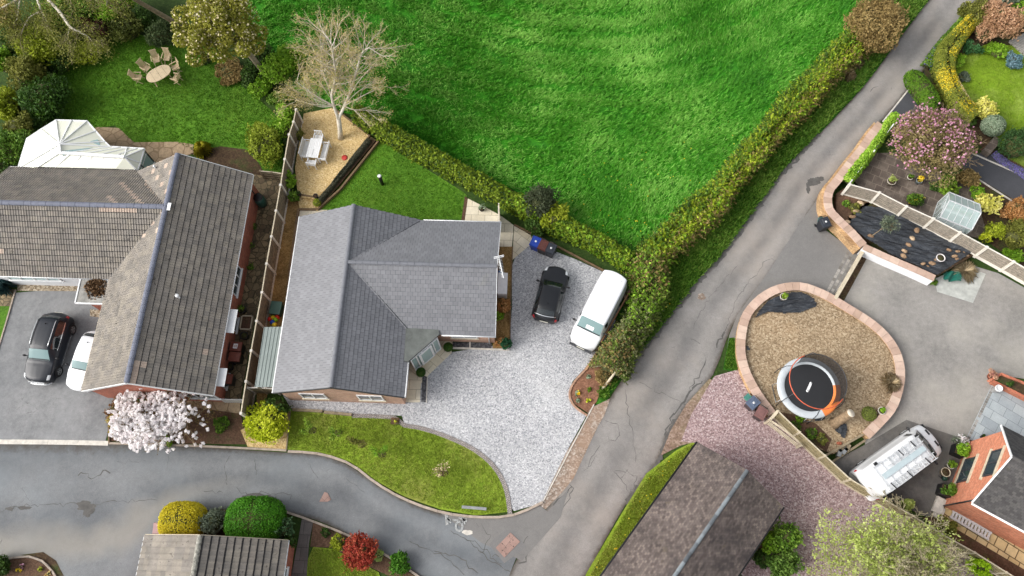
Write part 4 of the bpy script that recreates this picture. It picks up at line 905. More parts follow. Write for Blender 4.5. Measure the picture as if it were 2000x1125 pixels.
for sl, hd in (((1869, 944), (1908, 892)), ((1920, 932), (1960, 876))):
    s0, zs = on_wall(C0, ad, *sl); s1, zh = on_wall(C0, ad, *hd); w_ = abs(s1-s0); c = C0+ad*(s0+s1)/2+Vector((0, 0, zs))
    o = window(hr, c, ad, -bd, w_, zh-zs, fr=m_dark, panes=2, sill=False, fw=.08)
    m = MB(); m.bar(c-ad*(w_/2+.15)-bd*.03-Vector((0, 0, .1)), c+ad*(w_/2+.15)-bd*.03-Vector((0, 0, .1)), .12, .16); m.build('sill', m_timberl, o)
    m = MB(); m.bar(c-ad*(w_/2+.15)-bd*.02+Vector((0, 0, zh-zs+.09)), c+ad*(w_/2+.15)-bd*.02+Vector((0, 0, zh-zs+.09)), .08, .2); m.build('lintel', m_timberl, o)
m = MB(); m.box(C0-bd*.25-ad*.15+Vector((0, 0, .12)), (.5, .95, .24), RA); m.box(C0-bd*.1-ad*.5+Vector((0, 0, .08)), (.5, .7, .16), RA); m.build('doorstep', m_conc, hr)

# --- brick planter box at the right edge
pb = T('brick_planter', 'low red brick planter wall along the grey slab patio at the right edge', 'planter', P(1970, 750))
m = MB(); pp = PL([(1937, 741), (1956, 730), (2080, 780)], .5)
m.ribbon([pp[0]-Vector((-.1, .1, 0)), *PL([(2075, 812)], .5)], .14, 0, .5); m.ribbon([pp[1], pp[2]], .14, 0, .5); m.ribbon([pp[0], pp[1]], .14, 0, .5); m.build('wall', brick('planter_brick', RA, S(170, 96, 72), S(196, 118, 90), S(150, 118, 96)), pb)
m = MB(); q = PL([(1939, 742), (1956, 732), (2078, 781), (2073, 810)], .42); m.prism([(p.x, p.y) for p in q], None, .4); m.build('soil', m_litter, pb)
# ------------------------------------------------------------------ walls
def coping_wall(label, pts, zt, w=.36, body=None, bw=.34, z0=0, seg=.55, cat='wall', batter=None, name='garden_wall', cope=None):
    L = smooth_line(PL(pts, zt), 6); o = T(name, label, cat, (L[len(L)//2].x, L[len(L)//2].y, 0))
    m = MB(); m.ribbon(L, bw, z0, zt-.08, r=.5)
    if batter:
        L2 = []
        for i, p in enumerate(L):
            d = (L[min(i+1, len(L)-1)]-L[max(i-1, 0)]).normalized(); n = Vector((d.y, -d.x, 0)); L2.append(p+n*batter)
        m.ribbon(L2, .25, z0, zt-.28, r=.5)
    m.build('wall_body', body or m_stone, o)
    m = MB(); m.ribbon(L, w, zt-.08, zt, seg=seg, gap=.012); m.build('coping', cope or m_cope, o); return o
coping_wall('curved sandstone wall with broad coping stones along the lane and side road corner', [(1721, 241), (1703, 262), (1684, 290), (1658, 322), (1634, 354), (1622, 368), (1617, 386), (1620, 408), (1634, 425), (1660, 450), (1687, 479)], .95, w=.54, bw=.44, batter=.3, seg=.4)
coping_wall('straight wall with white rendered face and pink coping between black membrane bed and courtyard', [(1687, 481), (1740, 505), (1782, 523), (1826, 543)], .95, w=.42, body=m_whtd)
coping_wall('ring-shaped low wall with pink sandstone coping round the bark bed and trampoline', [(1508, 808), (1484, 776), (1464, 742), (1452, 712), (1447, 684), (1449, 650), (1458, 616), (1478, 590), (1504, 571), (1532, 561), (1564, 559), (1592, 567), (1620, 580), (1660, 604), (1698, 628), (1726, 652), (1745, 677), (1756, 704), (1759, 734), (1753, 768), (1741, 797), (1720, 822), (1692, 850)], .6, w=.54, bw=.44, batter=.18, seg=.45)
BARK = [(1505, 800), (1480, 765), (1455, 712), (1453, 660), (1463, 618), (1490, 583), (1530, 566), (1590, 572), (1658, 610), (1720, 655), (1750, 705), (1753, 735), (1745, 775), (1722, 812), (1690, 845), (1625, 888), (1600, 880), (1560, 845)]
sheet('bark_bed', BARK, .35, m_bark, thick=0)
sheet('weedy_bed', [(1513, 806), (1545, 812), (1590, 830), (1620, 860), (1610, 884), (1585, 868), (1545, 838)], .365, m_soil)
def rail(name, label, cat, a, b, z0, z1, w, mat, **k):
    m = MB(); a = P(*a, z1); b = P(*b, z1); a.z = b.z = (z0+z1)/2; m.bar(a, b, w, z1-z0); return m.build(name, mat, None, label=label, category=cat, **k)
rail('timber_barrier', 'long pale timber beam across the side road beside the granite setts', 'barrier', (1688, 486), (1632, 583), .3, .62, .2, m_timberl)
rail('timber_edge', 'upper weathered timber beam edging the bark bed next to the white rendered van', 'timber edge', (1692, 845), (1612, 890), .25, .5, .12, m_timber)
rail('timber_edge', 'lower weathered timber beam on the tarmac behind the van with ladders', 'timber edge', (1690, 860), (1624, 903), .02, .22, .12, m_timber)
def leaf_pile(): pass
# stacked bricks between the beams
for i, (x, y) in enumerate([(1640, 878), (1646, 882), (1652, 876), (1636, 886)]):
    m = MB(); p = P(x, y); m.box(p+Vector((0, 0, .2)), (.44, .22, .3), .6+i*.2); m.build('concrete_block', m_grey if i % 2 else m_timber, None, label=['first grey', 'second brownish', 'third grey, rightmost', 'fourth brownish, leftmost'][i]+' block in the little pile between two timber beams', category='block', group='blocks piled between the timber beams')

# ------------------------------------------------------------------ fences
def fence(label, tops, zt, z0=0, kind='panel', name='timber_fence', grp=None, pw=.11, mat=None, pmat=None, cap=True, board=True, ends=(True, True)):
    pts = PL(tops, zt); o = T(name, label, 'fence', (pts[len(pts)//2].x, pts[len(pts)//2].y, z0), grp)
    mat = mat or m_timber; pmat = pmat or m_conc
    for i, p in enumerate(pts):
        m = MB(); m.box((p.x, p.y, (zt+.04+z0)/2), (pw, pw, zt+.04-z0), math.atan2(pts[-1].y-pts[0].y, pts[-1].x-pts[0].x)); m.build('post', pmat, o)
    for a, b in zip(pts, pts[1:]):
        d = (b-a); ln = d.length; d.normalize(); n = Vector((-d.y, d.x, 0)); a0 = a+d*pw/2; ln -= pw; m = MB(); zb = z0+(.28 if board else .05)
        if kind == 'panel':
            k = int(ln/.1)
            for j in range(k):
                u = (j+.5)*ln/k; q = a0+d*u+n*(.012 if j % 2 else -.004); m.box((q.x, q.y, (zt-.03+zb)/2), (ln/k+.01, .015, zt-.03-zb), math.atan2(d.y, d.x))
            for z in (zb+.15, (zt+zb)/2, zt-.2): q = a0+d*ln/2-n*.03; m.box((q.x, q.y, z), (ln, .04, .06), math.atan2(d.y, d.x))
        elif kind == 'slat':
            k = int(ln/.075)
            for j in range(k):
                u = (j+.5)*ln/k; q = a0+d*u; m.box((q.x, q.y, (zt-.03+zb)/2), (ln/k*.72, .02, zt-.03-zb), math.atan2(d.y, d.x))
            for z in np.arange(zb+.1, zt, .22): q = a0+d*ln/2+n*.02; m.box((q.x, q.y, float(z)), (ln, .02, .05), math.atan2(d.y, d.x))
        elif kind == 'rail':
            for z in np.arange(zb+.1, zt-.1, .25): q = a0+d*ln/2; m.box((q.x, q.y, float(z)), (ln, .03, .16), math.atan2(d.y, d.x))
        m.build('panel', mat, o)
        if cap: m = MB(); q = a0+d*ln/2; m.box((q.x, q.y, zt-.01), (ln, .07, .04), math.atan2(d.y, d.x)); m.build('cap_rail', pmat if kind == 'slat' else m_timberl, o)
        if board: m = MB(); q = a0+d*ln/2; m.box((q.x, q.y, z0+.14), (ln, .05, .28), math.atan2(d.y, d.x)); m.build('gravel_board', pmat, o)
    return o
fence('timber panel fence with pale concrete posts between the two bungalows', [(578, 214), (573, 238), (564.4, 263), (556, 311), (548, 361), (539, 411.6), (530, 462), (520.6, 515), (511.5, 571), (501, 627), (490.5, 685), (480.4, 745), (470.5, 807)], 1.8, pw=.15, mat=flat('brown_grey_timber', S(124, 112, 94), .85, var=.3, vs=5, bmp=.3))
fence('greyed slatted fence with white posts between black membrane bed and greenhouse', [(1660, 360), (1718, 376), (1770.7, 403), (1823.6, 427), (1875.6, 454), (1928, 482.7), (1980, 511), (2033, 541), (2086, 571)], 1.85, .35, 'slat', mat=flat('greyed_slats', S(160, 150, 136), .85, var=.3, vs=6), pmat=flat('white_post', S(222, 216, 204), .7), pw=.15)
fence('weathered rail fence with flat posts between pink gravel and the van courtyard', [(1519.6, 802.6), (1562, 844), (1611.4, 890), (1661, 936), (1720.6, 971.6), (1782, 1007), (1841, 1044), (1904, 1079), (1966, 1118), (2030, 1155)], 1.45, 0, 'panel', mat=flat('olive_timber', S(148, 136, 104), .85, var=.25, vs=5), pmat=m_timberl, board=True)
fence('low white-topped rail fence behind the laurel strip and dark paved terrace', [(1745, 243), (1708, 294), (1664, 352)], 1.35, .1, 'rail', mat=m_wht, pmat=m_wht, cap=False, board=False, pw=.08)
fence('short slatted timber screen closing the path below the green lean-to roof', [(483, 757), (507, 757), (533, 759), (556, 763)], 1.5, 0, 'slat', board=False)
fence('short dark timber fence behind the paved side path and the olive shrub', [(508, 334), (530, 336), (551, 339)], 1.0, 0, 'panel', board=False, pmat=m_timber)
fence('single white-topped screen on the patio by the back hedge', [(974, 398), (975, 432)], 1.6, 0, 'panel', mat=m_whtd, pmat=m_conc, board=False, pw=.07)
fence('black metal railing beside the clipped hedge at the top right drive', [(1806, 137), (1812, 160), (1822, 182), (1834, 203)], 1.1, 0, 'rail', mat=m_black, pmat=m_black, cap=False, board=False, pw=.05)
# white slatted gate and leaning gate
g = T('garden_gate', 'white slatted gate between red brick bungalow and timber fence', 'gate', P(450, 782))
a, b = P(430, 780, .9), P(477, 781, .9); d = b-a; ang = math.atan2(d.y, d.x); m = MB(); k = 13
for i in range(k+1): q = a.lerp(b, i/k); m.box((q.x, q.y, .5), (.06, .025, .95), ang, ry=0)
m.build('slats', m_wht, g); m = MB(); q = a.lerp(b, .5)
for z in (.2, .8): m.box((q.x, q.y+.03, z), (d.length, .03, .07), ang)
m.build('frame', m_wht, g)
g = T('field_gate', 'pale timber gate with curved rails leaning open along the rail fence', 'gate', P(1540, 840))
a, b = P(1494, 826, .1), P(1556, 874, .1); m = MB()
for i, z in enumerate((.2, .42, .64, .86, 1.05)):
    pts = [a.lerp(b, t)+Vector((0, 0, z+(.22*math.sin(math.pi*t) if i > 2 else 0)-.05)) for t in np.linspace(0, 1, 9)]; m.tube(pts, .035, 4)
m.build('rails', m_timberl, g); m = MB(); m.box(a+Vector((0, 0, .6)), (.12, .12, 1.35), .9); m.box(b+Vector((0, 0, .45)), (.1, .1, 1.0), .9); m.build('stiles', m_timberl, g)
m = MB(); m.bar(a+Vector((0, 0, 1.2)), P(1519, 803, 1.45), .16, .05); m.build('top_board', m_timberl, g)

# ------------------------------------------------------------------ vehicles
def catmull(p0, p1, p2, p3, t): return .5*((2*p1)+(p2-p0)*t+(2*p0-5*p1+4*p2-p3)*t*t+(3*p1-p0-3*p2+p3)*t**3)
class Body:
    def __init__(s, st, sharp=0.6, nose=.24):
        s.st = []
        for (x, zt, rw, zb, wb, wm, zs) in st:
            s.st.append(np.array([(x, 0, zt+.02), (x, rw*.6, zt+.012), (x, rw, zt-.02), (x, wb, zb), (x, wm, max(zs+.12, zb-.16)), (x, wm, zs+.06), (x, wm*.9, zs-.05)]))
        s.k = sharp; s.wm = max(q[4][1] for q in s.st); s.nose = nose
    def at(s, u, t):
        n = len(s.st)-1; i = max(0, min(n-1, int(u))); f = u-i
        g = lambda j: s.st[max(0, min(n, j))]
        lin = g(i)*(1-f)+g(i+1)*f; sm = catmull(g(i-1), g(i), g(i+1), g(i+2), f); K = lin*(1-s.k)+sm*s.k
        sg = 1 if t >= 0 else -1; t = abs(t); j = min(5, int(t)); e = t-j; p = K[j]*(1-e)+K[j+1]*e; L = s.st[0][0][0]; q = abs(p[0])/L; w = max(0., (q-.55)/.45); yy = p[1]/s.wm; x = p[0]-math.copysign(s.nose*w*yy*yy, p[0]); return Vector((x, p[1]*sg*(1-.05*w*w), p[2]))
    def patch(s, m, u0, u1, t0, t1, nu, nt_, off=0.0, mi=0, r=.5, tu=None):
        gr = []
        for i in range(nu+1):
            row = []
            for j in range(nt_+1):
                u = u0+(u1-u0)*i/nu; t = t0+(t1-t0)*j/nt_
                if tu: u += tu(t)
                p = s.at(u, t)
                if off:
                    e = 1e-2; a = s.at(u+e, t)-s.at(u-e, t); b = s.at(u, t+e)-s.at(u, t-e); n = a.cross(b)
                    if n.length > 1e-9:
                        n.normalize()
                        if n.dot(p-Vector((p.x, 0, .6))) < 0: n = -n
                        p = p+n*off
                row.append(p)
            gr.append(row)
        vs = [p for row in gr for p in row]; w = nt_+1
        m.mesh(vs, [(i*w+j, i*w+j+1, (i+1)*w+j+1, (i+1)*w+j) for i in range(nu) for j in range(nt_)], mi, r, sm=True)
        return gr
    def shell(s, m):
        n = len(s.st)-1; gr = s.patch(m, 0, n, -5.999, 5.999, n*4, 36)
        m.face(gr[0], 0, .5); m.face(gr[-1][::-1], 0, .5)
def wheel(parent, x, y, r, w, rim):
    s = 1 if y > 0 else -1; o = MB()
    pr = [(r*.62, -w/2), (r*.93, -w/2), (r, -w/2+.03), (r, w/2-.03), (r*.93, w/2), (r*.62, w/2)]; vs = []; fs = []; n = 20
    for (rr, yy) in pr:
        for k in range(n): a = 2*math.pi*k/n; vs.append((x+rr*math.cos(a), y+yy, r+rr*math.sin(a)))
    for i in range(len(pr)-1):
        for k in range(n): fs.append((i*n+k, i*n+(k+1) % n, (i+1)*n+(k+1) % n, (i+1)*n+k))
    o.mesh(vs, fs, 0, .5, True); wh = T('wheel', None, None, (0, 0, 0)); wh.parent = parent
    o.build('tyre', m_tyre, wh); m = MB(); yo = y+s*(w/2-.02); c = Vector((x, yo, r))
    m.mesh([(x+r*.62*math.cos(2*math.pi*k/n), y+s*(w/2-.07), r+r*.62*math.sin(2*math.pi*k/n)) for k in range(n)], [tuple(range(n))], 0, .1)
    o2 = m.build('wheel_well', m_black, wh); m = MB()
    for k in range(5):
        a = 2*math.pi*k/5; m.bar(c, c+Vector((math.cos(a), 0, math.sin(a)))*r*.6, .07, .03, up=Vector((0, 1, 0)))
    m.tube([c+Vector((math.cos(2*math.pi*k/n), 0, math.sin(2*math.pi*k/n)))*r*.6 for k in range(n)], .022, 4, close=True); m.build('rim', rim, wh); return wh
m_tyre = flat('tyre_rubber', S(28, 28, 29), .85, var=.1); m_chrome = flat('chrome', S(205, 207, 208), .15, metal=.8, var=0)
m_cblack = flat('black_paint', S(24, 26, 30), .38, var=0, coat=.2, spec=.4); m_cnavy = flat('dark_slate_paint', S(27, 31, 39), .42, var=0, coat=.15, spec=.35); m_cwhite = flat('white_paint', S(224, 226, 228), .22, var=.03, vs=1, coat=.5)
m_cwglass = glassy('windscreen_glass', S(112, 138, 138), .08, .8); m_dglass = glassy('tinted_glass', S(22, 30, 32), .04, .9); m_tail = glassy('tail_light_red', S(170, 20, 28), .15); m_lamp = glassy('headlight', S(210, 214, 216), .08, .8); m_plate = flat('number_plate', S(214, 212, 196), .5, var=.05)
def vehicle(name, label, cat, st, loc, rz, paint, ax, wr, ww, track, scr, rear, side, glass, sglass, lamps, tails, rim=None, mir=(.9, 1.0), bump_mat=None, plate_f=None, plate_r=None, grp=None):
    B = Body(st); o = T(name, label, cat, (0, 0, 0), grp); LOCAL.add(o.name)
    m = MB(); B.shell(m); m.build('body', paint, o)
    m = MB(); B.patch(m, *scr[:2], -scr[2], scr[2], 6, 12, .012); m.build('windscreen', glass, o)
    if rear: m = MB(); B.patch(m, *rear[:2], -rear[2], rear[2], 5, 10, .012); m.build('rear_window', sglass, o)
    for s in (1, -1):
        for (a, b, lo, hi) in side: m = MB(); B.patch(m, a, b, s*lo, s*hi, 8, 3, .012); m.build('side_window', sglass, o)
        for (a, b, lo, hi) in lamps: m = MB(); B.patch(m, a, b, s*lo, s*hi, 4, 4, .015); m.build('headlight', m_lamp, o)
        for (a, b, lo, hi) in tails: m = MB(); B.patch(m, a, b, s*lo, s*hi, 4, 4, .015); m.build('tail_light', m_tail, o)
        x, z = mir; wq = B.at(side[0][0] if side else 3, 3).y; m = MB(); m.lathe((0, 0, 0), [(.02, -.08), (.1, -.05), (.11, .03), (.05, .09)], 8, sx=.6, sy=1.1); vv = [(v[0]+x, v[1]+s*(wq+.17), v[2]+z) for v in m.v]; m.v = vv; m.bar((x, s*(wq-.02), z-.06), (x, s*(wq+.12), z-.04), .04, .04); m.build('mirror', m_black if paint is not m_cwhite or cat == 'van' else m_black, o)
        for xa in ax:
            wheel(o, xa, s*(track-ww/2+.015), wr, ww, rim or m_alu)
            m = MB(); y = s*(track+.004); n = 18; vs = [(xa+(wr+.07)*math.cos(math.pi*k/n), y, wr+(wr+.07)*math.sin(math.pi*k/n)) for k in range(n+1)]+[(xa+(wr-.02)*math.cos(math.pi*k/n), y, wr+(wr-.02)*math.sin(math.pi*k/n)) for k in range(n, -1, -1)]
            m.mesh(vs, [(k, k+1, 2*n-k, 2*n+1-k) for k in range(n)], 0, .5); m.build('wheel_arch', m_black, o)
    if bump_mat:
        n = len(st)-1; m = MB(); B.patch(m, 0.0, .75, -5.9, 5.9, 3, 24, .014) if False else None
        B.patch(m, .02, 1.0, 3.6, 5.9, 4, 6, .014); B.patch(m, .02, 1.0, -5.9, -3.6, 4, 6, .014); m.box((st[0][0]+.005, 0, (st[0][6]+st[0][3])/2), (.03, st[0][4]*2.02, st[0][3]-st[0][6]+.12)); m.build('bumper', bump_mat, o)
    if plate_f: m = MB(); m.box((plate_f[0], 0, plate_f[1]), (.02, .52, .11)); m.build('number_plate', m_plate, o)
    if plate_r: m = MB(); m.box((plate_r[0], 0, plate_r[1]), (.02, .52, .11), ry=plate_r[2] if len(plate_r) > 2 else 0); m.build('number_plate', m_plate, o)
    m = MB(); B.patch(m, scr[0]+.02, scr[0]+.1, -scr[2]+.1, scr[2]-.1, 1, 12, .03); m.build('wiper_cowl', m_black, o)
    o.location = loc; o.rotation_euler = (0, 0, rz); return o, B
# (x, roof z, roof half width, belt z, belt half width, max half width, sill z) from nose to tail
HATCH = [(1.93, .60, .42, .55, .58, .62, .28), (1.80, .80, .52, .73, .72, .78, .24), (1.15, .91, .58, .86, .78, .85, .24), (.78, .98, .62, .93, .80, .86, .24), (.18, 1.36, .55, .95, .82, .865, .24), (-.5, 1.42, .57, .97, .82, .865, .24), (-1.25, 1.39, .55, .99, .80, .865, .24), (-1.66, 1.08, .60, .97, .76, .84, .26), (-1.86, .88, .58, .8, .72, .80, .28), (-1.93, .55, .5, .5, .66, .70, .3)]
mi, B_ = vehicle('parked_car', 'small black hatchback parked alone on the white gravel', 'car', HATCH, P(1076, 573, .75)-Vector((0, 0, .75)), math.radians(75.5), m_cblack, (1.22, -1.25), .31, .2, .865, (3.12, 3.9, 1.95), (6.2, 6.85, 1.9), [(4.05, 5.0, 2.2, 2.9), (5.06, 6.1, 2.2, 2.9)], m_dglass, m_dglass, [(.75, 1.5, 2.3, 3.3)], [(7.7, 8.5, 2.6, 3.9)], mir=(.55, 1.0), plate_r=(-1.93, .72))
m = MB(); B_.patch(m, 6.98, 7.12, -2.6, 2.6, 1, 16, .02); m.build('chrome_strip', m_chrome, mi)
m = MB(); m.lathe((-.95, 0, 1.44), [(.03, 0), (.035, .03), (.01, .12)], 6); m.build('aerial', m_black, mi)
m = MB(); [B_.patch(m, 4.0, 6.2, s*2.93, s*3.02, 10, 1, .016) for s in (1, -1)]; m.build('window_trim', m_chrome, mi)
SUV = [(2.24, .72, .5, .66, .70, .74, .30), (2.12, .95, .62, .88, .82, .88, .26), (1.35, 1.06, .68, 1.0, .86, .935, .28), (1.0, 1.12, .70, 1.06, .87, .94, .28), (.28, 1.60, .60, 1.08, .88, .945, .28), (-.6, 1.67, .62, 1.10, .88, .945, .28), (-1.55, 1.62, .60, 1.14, .87, .94, .28), (-1.95, 1.25, .64, 1.12, .84, .92, .30), (-2.2, 1.0, .64, .95, .8, .88, .32), (-2.28, .65, .56, .6, .74, .78, .34)]
su, B_ = vehicle('parked_car', 'large dark slate SUV with silver roof rails on the grey driveway', 'car', SUV, P(91, 677, .9)-Vector((0, 0, .9)), math.radians(-96), m_cnavy, (1.36, -1.36), .36, .24, .945, (3.12, 3.9, 1.95), (6.25, 6.85, 1.9), [(4.05, 4.95, 2.2, 2.9), (5.0, 6.2, 2.2, 2.9)], m_cwglass, m_dglass, [(.7, 1.35, 2.4, 3.3)], [(7.3, 8.3, 2.6, 3.6)], mir=(.72, 1.12), plate_r=(-2.27, .8), rim=m_grey)
for s in (1, -1):
    m = MB(); m.tube([B_.at(u, s*1.92)+Vector((0, 0, .05)) for u in np.linspace(4.15, 6.0, 10)], .028, 6); m.build('roof_rail', m_chrome, su)
    m = MB(); B_.patch(m, 4.05, 6.2, s*2.92, s*3.02, 10, 1, .02); m.build('window_trim', m_chrome, su)
    m = MB(); m.bar((1.0, s*.955, .34), (-1.0, s*.955, .34), .03, .05); m.build('sill_trim', m_chrome, su)
m = MB(); m.tube([(2.1, -.78, .42), (2.27, -.45, .42), (2.29, 0, .42), (2.27, .45, .42), (2.1, .78, .42)], .05, 6); m.box((2.25, 0, .68), (.04, 1.0, .16)); m.build('grille', m_chrome, su)
m = MB(); m.lathe((-1.25, 0, 1.68), [(.03, 0), (.04, .03), (.01, .1)], 6); m.build('aerial', m_black, su)
wc, B_ = vehicle('parked_car', 'white hatchback half hidden under the eaves of the brick bungalow', 'car', HATCH, P(170, 703, .8)-Vector((0, 0, .8)), math.radians(-102), m_cwhite, (1.22, -1.25), .31, .2, .865, (3.12, 3.9, 1.95), (6.2, 6.85, 1.9), [(4.05, 5.0, 2.2, 2.9), (5.06, 6.1, 2.2, 2.9)], m_cwglass, m_dglass, [(.75, 1.5, 2.3, 3.3)], [(7.7, 8.5, 2.6, 3.9)], mir=(.55, 1.0))
m = MB(); m.lathe((-.95, 0, 1.44), [(.03, 0), (.035, .03), (.01, .12)], 6); m.build('aerial', m_black, wc)
m = MB(); m.tube([(1.75, .4, .86), (1.2, .42, .95), (.85, .42, 1.0)], .012, 4); m.build('bonnet_line', m_grey, wc)
VAN = [(2.5, .62, .55, .56, .74, .80, .26), (2.38, .92, .68, .86, .86, .92, .24), (1.85, 1.10, .76, 1.04, .88, .95, .25), (1.62, 1.18, .78, 1.10, .89, .955, .25), (.95, 1.86, .74, 1.16, .91, .96, .25), (.6, 1.95, .80, 1.2, .93, .96, .25), (-1.2, 1.97, .81, 1.2, .93, .96, .25), (-2.3, 1.95, .80, 1.2, .93, .96, .25), (-2.47, 1.86, .76, 1.2, .91, .95, .28), (-2.52, 1.0, .74, .95, .86, .90, .3)]
va, B_ = vehicle('panel_van', 'plain white panel van with empty roof parked by the dark hedge on white gravel', 'van', VAN, P(1170, 604, 1.3)-Vector((0, 0, 1.3)), math.radians(-117.5), m_cwhite, (1.62, -1.55), .33, .22, .96, (3.08, 3.92, 1.97), None, [(4.0, 4.9, 2.25, 2.9)], m_cwglass, m_dglass, [(.75, 1.6, 2.9, 3.5)], [(7.9, 8.6, 2.3, 3.9)], mir=(1.25, 1.22), bump_mat=m_dark, plate_f=(2.53, .5))
m = MB(); B_.patch(m, 4.7, 7.6, 2.15, 2.3, 10, 1, .012); B_.patch(m, 4.7, 7.6, -2.3, -2.15, 10, 1, .012); m.build('roof_gutter', m_grey, va)
m = MB(); [m.box((x, y, 1.995), (.03, .03, .015)) for x in (-2, -1.1, -.2) for y in (-.5, .1, .5)]; m.build('roof_studs', m_grey, va)
m = MB(); B_.patch(m, 3.25, 3.5, -.5, .6, 3, 6, .02); m.build('papers', m_wht, va)
TR = [(2.78, .70, .6, .64, .82, .86, .30), (2.62, 1.06, .74, 1.0, .92, .98, .26), (2.15, 1.28, .82, 1.22, .95, 1.02, .27), (1.98, 1.36, .84, 1.28, .96, 1.025, .27), (1.22, 2.2, .78, 1.36, .98, 1.03, .27), (.8, 2.42, .84, 1.4, .99, 1.03, .27), (-1.0, 2.5, .86, 1.4, .99, 1.03, .27), (-2.5, 2.46, .85, 1.4, .99, 1.03, .27), (-2.72, 2.34, .80, 1.4, .97, 1.02, .3), (-2.78, 1.2, .78, 1.1, .93, .98, .3)]
TA = heading((1700, 945), (1832, 850), 1.5)
tr, B_ = vehicle('panel_van', 'tall white panel van with roof rack and ladders beside the orange brick house', 'van', TR, P(1763, 898, 1.5)-Vector((0, 0, 1.5)), TA, m_cwhite, (1.72, -1.6), .35, .24, 1.03, (3.1, 3.86, 1.95), None, [(4.0, 4.8, 2.25, 2.9)], m_dglass, m_dglass, [(.75, 1.7, 2.9, 3.5)], [(8.0, 8.8, 2.9, 3.8)], mir=(1.5, 1.45), bump_mat=m_dark)
for s in (1, -1):
    m = MB(); m.box((2.42, s*.38, 1.2), (.1, .34, .04), ry=.25); m.build('bonnet_vent', m_black, tr)
m = MB(); m.bar((1.0, -.66, 2.6), (-2.2, -.66, 2.6), .03, .04); m.bar((1.0, .66, 2.6), (-2.2, .66, 2.6), .03, .04)
for i in range(7): x = .95-i*.52; m.bar((x, -.72, 2.585), (x, .72, 2.585), .03, .025); m.box((x, -.7, 2.51), (.04, .04, .1)); m.box((x, .7, 2.51), (.04, .04, .1))
m.build('roof_rack', m_alu, tr)
m = MB(); m.box((-.55, 0, 2.615), (3.0, .3, .02)); m.build('rack_walkway', flat('pale_blue_sheet', S(172, 186, 190), .4, var=.06), tr)
for i, (y, x0, x1) in enumerate(((.5, 1.1, -1.5), (-.62, 1.15, -2.3))):
    L = T('ladder', ['shorter aluminium ladder strapped on the van roof rack nearest the ring wall', 'longer aluminium ladder along the brick house side of the van roof rack'][i], 'ladder', (0, 0, 0), 'ladders on the van roof')
    for s in (-.17, .17): m = MB(); m.bar((x0, y+s, 2.66), (x1, y+s, 2.66), .03, .08); m.build('stile', m_alu, L)
    m = MB(); k = int((x0-x1)/.27)
    for j in range(k): x = x0-.12-j*.27; m.bar((x, y-.17, 2.66), (x, y+.17, 2.66), .035, .03)
    m.build('rungs', m_alu, L); m = MB()
    for x in (x0-.6, (x0+x1)/2-.2, x1+.35)[:3 if i else 2]: m.box((x, y, 2.72), (.05, .4, .04), .15)
    m.build('straps', m_black, L); L.location = tr.location; L.rotation_euler = (0, 0, TA)
for (x, y) in ((1.0, .72), (-1.95, .78)):
    m = MB(); m.box((x, y, 2.64), (.2, .16, .08)); m.build('rack_clamp', m_black, tr)

# ------------------------------------------------------------------ bins
def bin_(label, px, py, rz, col, lid=None, grp=None, name='wheelie_bin', h=1.05, bright=None, extra=None, hang=0):
    o = T(name, label, 'bin', (0, 0, 0), grp); bm_ = flat(name+'_body', col, .5, var=.08); lm = flat(name+'_lid', lid or col, .45, var=.08)
    m = MB(); w, d = .56, .66; s = h/1.05
    vs = [(-w*.4*s, -d*.38*s, .08), (w*.4*s, -d*.38*s, .08), (w*.4*s, d*.38*s, .08), (-w*.4*s, d*.38*s, .08), (-w/2*s, -d/2*s, .95*s), (w/2*s, -d/2*s, .95*s), (w/2*s, d/2*s, .95*s), (-w/2*s, d/2*s, .95*s)]
    m.mesh(vs, [(3, 2, 1, 0), (4, 5, 6, 7), (0, 1, 5, 4), (1, 2, 6, 5), (2, 3, 7, 6), (3, 0, 4, 7)], 0, .5); m.box((0, 0, .93*s), (w*s+.05, d*s+.05, .05)); m.build('bin_body', bm_, o)
    m = MB(); m.box((0, 0, .99*s), (w*s+.06, d*s+.08, .07), taper=.9); m.box((0, .04, 1.035*s), (w*s*.62, d*s*.6, .03), taper=.85); m.build('lid', lm, o)
    m = MB(); m.tube([(-w*.42*s, d/2*s+.1, .96*s), (w*.42*s, d/2*s+.1, .96*s)], .022, 6); m.build('handle', m_black, o)
    if h > .7:
        for k in (-1, 1):
            m = MB(); n = 12; vs = [(k*(w*.42+e), d*.42+.1*math.cos(2*math.pi*q/n), .1+.1*math.sin(2*math.pi*q/n)) for e in (0, .05) for q in range(n)]
            m.mesh(vs, [(q, (q+1) % n, n+(q+1) % n, n+q) for q in range(n)]+[tuple(range(n)), tuple(range(n, 2*n))], 0, .5); m.build('wheel', m_tyre, o)
    if bright: m = MB(); m.lathe((0.02, .0, 1.05*s), [(.07, 0), (.07, .012)], 12); m.build('lid_mark', m_wht, o)
    if extra: extra(o)
    o.location = P(px, py, h)-Vector((0, 0, h)); o.rotation_euler = (0, 0, rz); return o
DK = S(44, 48, 56); BRN = S(96, 58, 50); BLU = S(24, 62, 158)
bin_('bright blue wheelie bin, first of three against the hedge by the patio', 1046, 471, math.radians(-25), BLU, grp='three bins by the hedge', bright=True)
bin_('brown wheelie bin between the blue and the black bin by the hedge', 1061, 478, math.radians(-25), S(50, 46, 46), S(92, 50, 42), grp='three bins by the hedge')
bin_('black wheelie bin at the end of the row by the hedge, nearest the black car', 1076, 484, math.radians(-25), S(52, 54, 60), DK, grp='three bins by the hedge', bright=True)
bin_('black wheelie bin with pale lid mark against the curved sandstone wall', 1613, 433, math.radians(15), S(34, 36, 42), DK, bright=True)
bin_('blue-grey lidded wheelie bin between green caddy and brown bin on pink gravel', 1472, 786, math.radians(-50), S(58, 48, 50), S(84, 96, 116), bright=True)
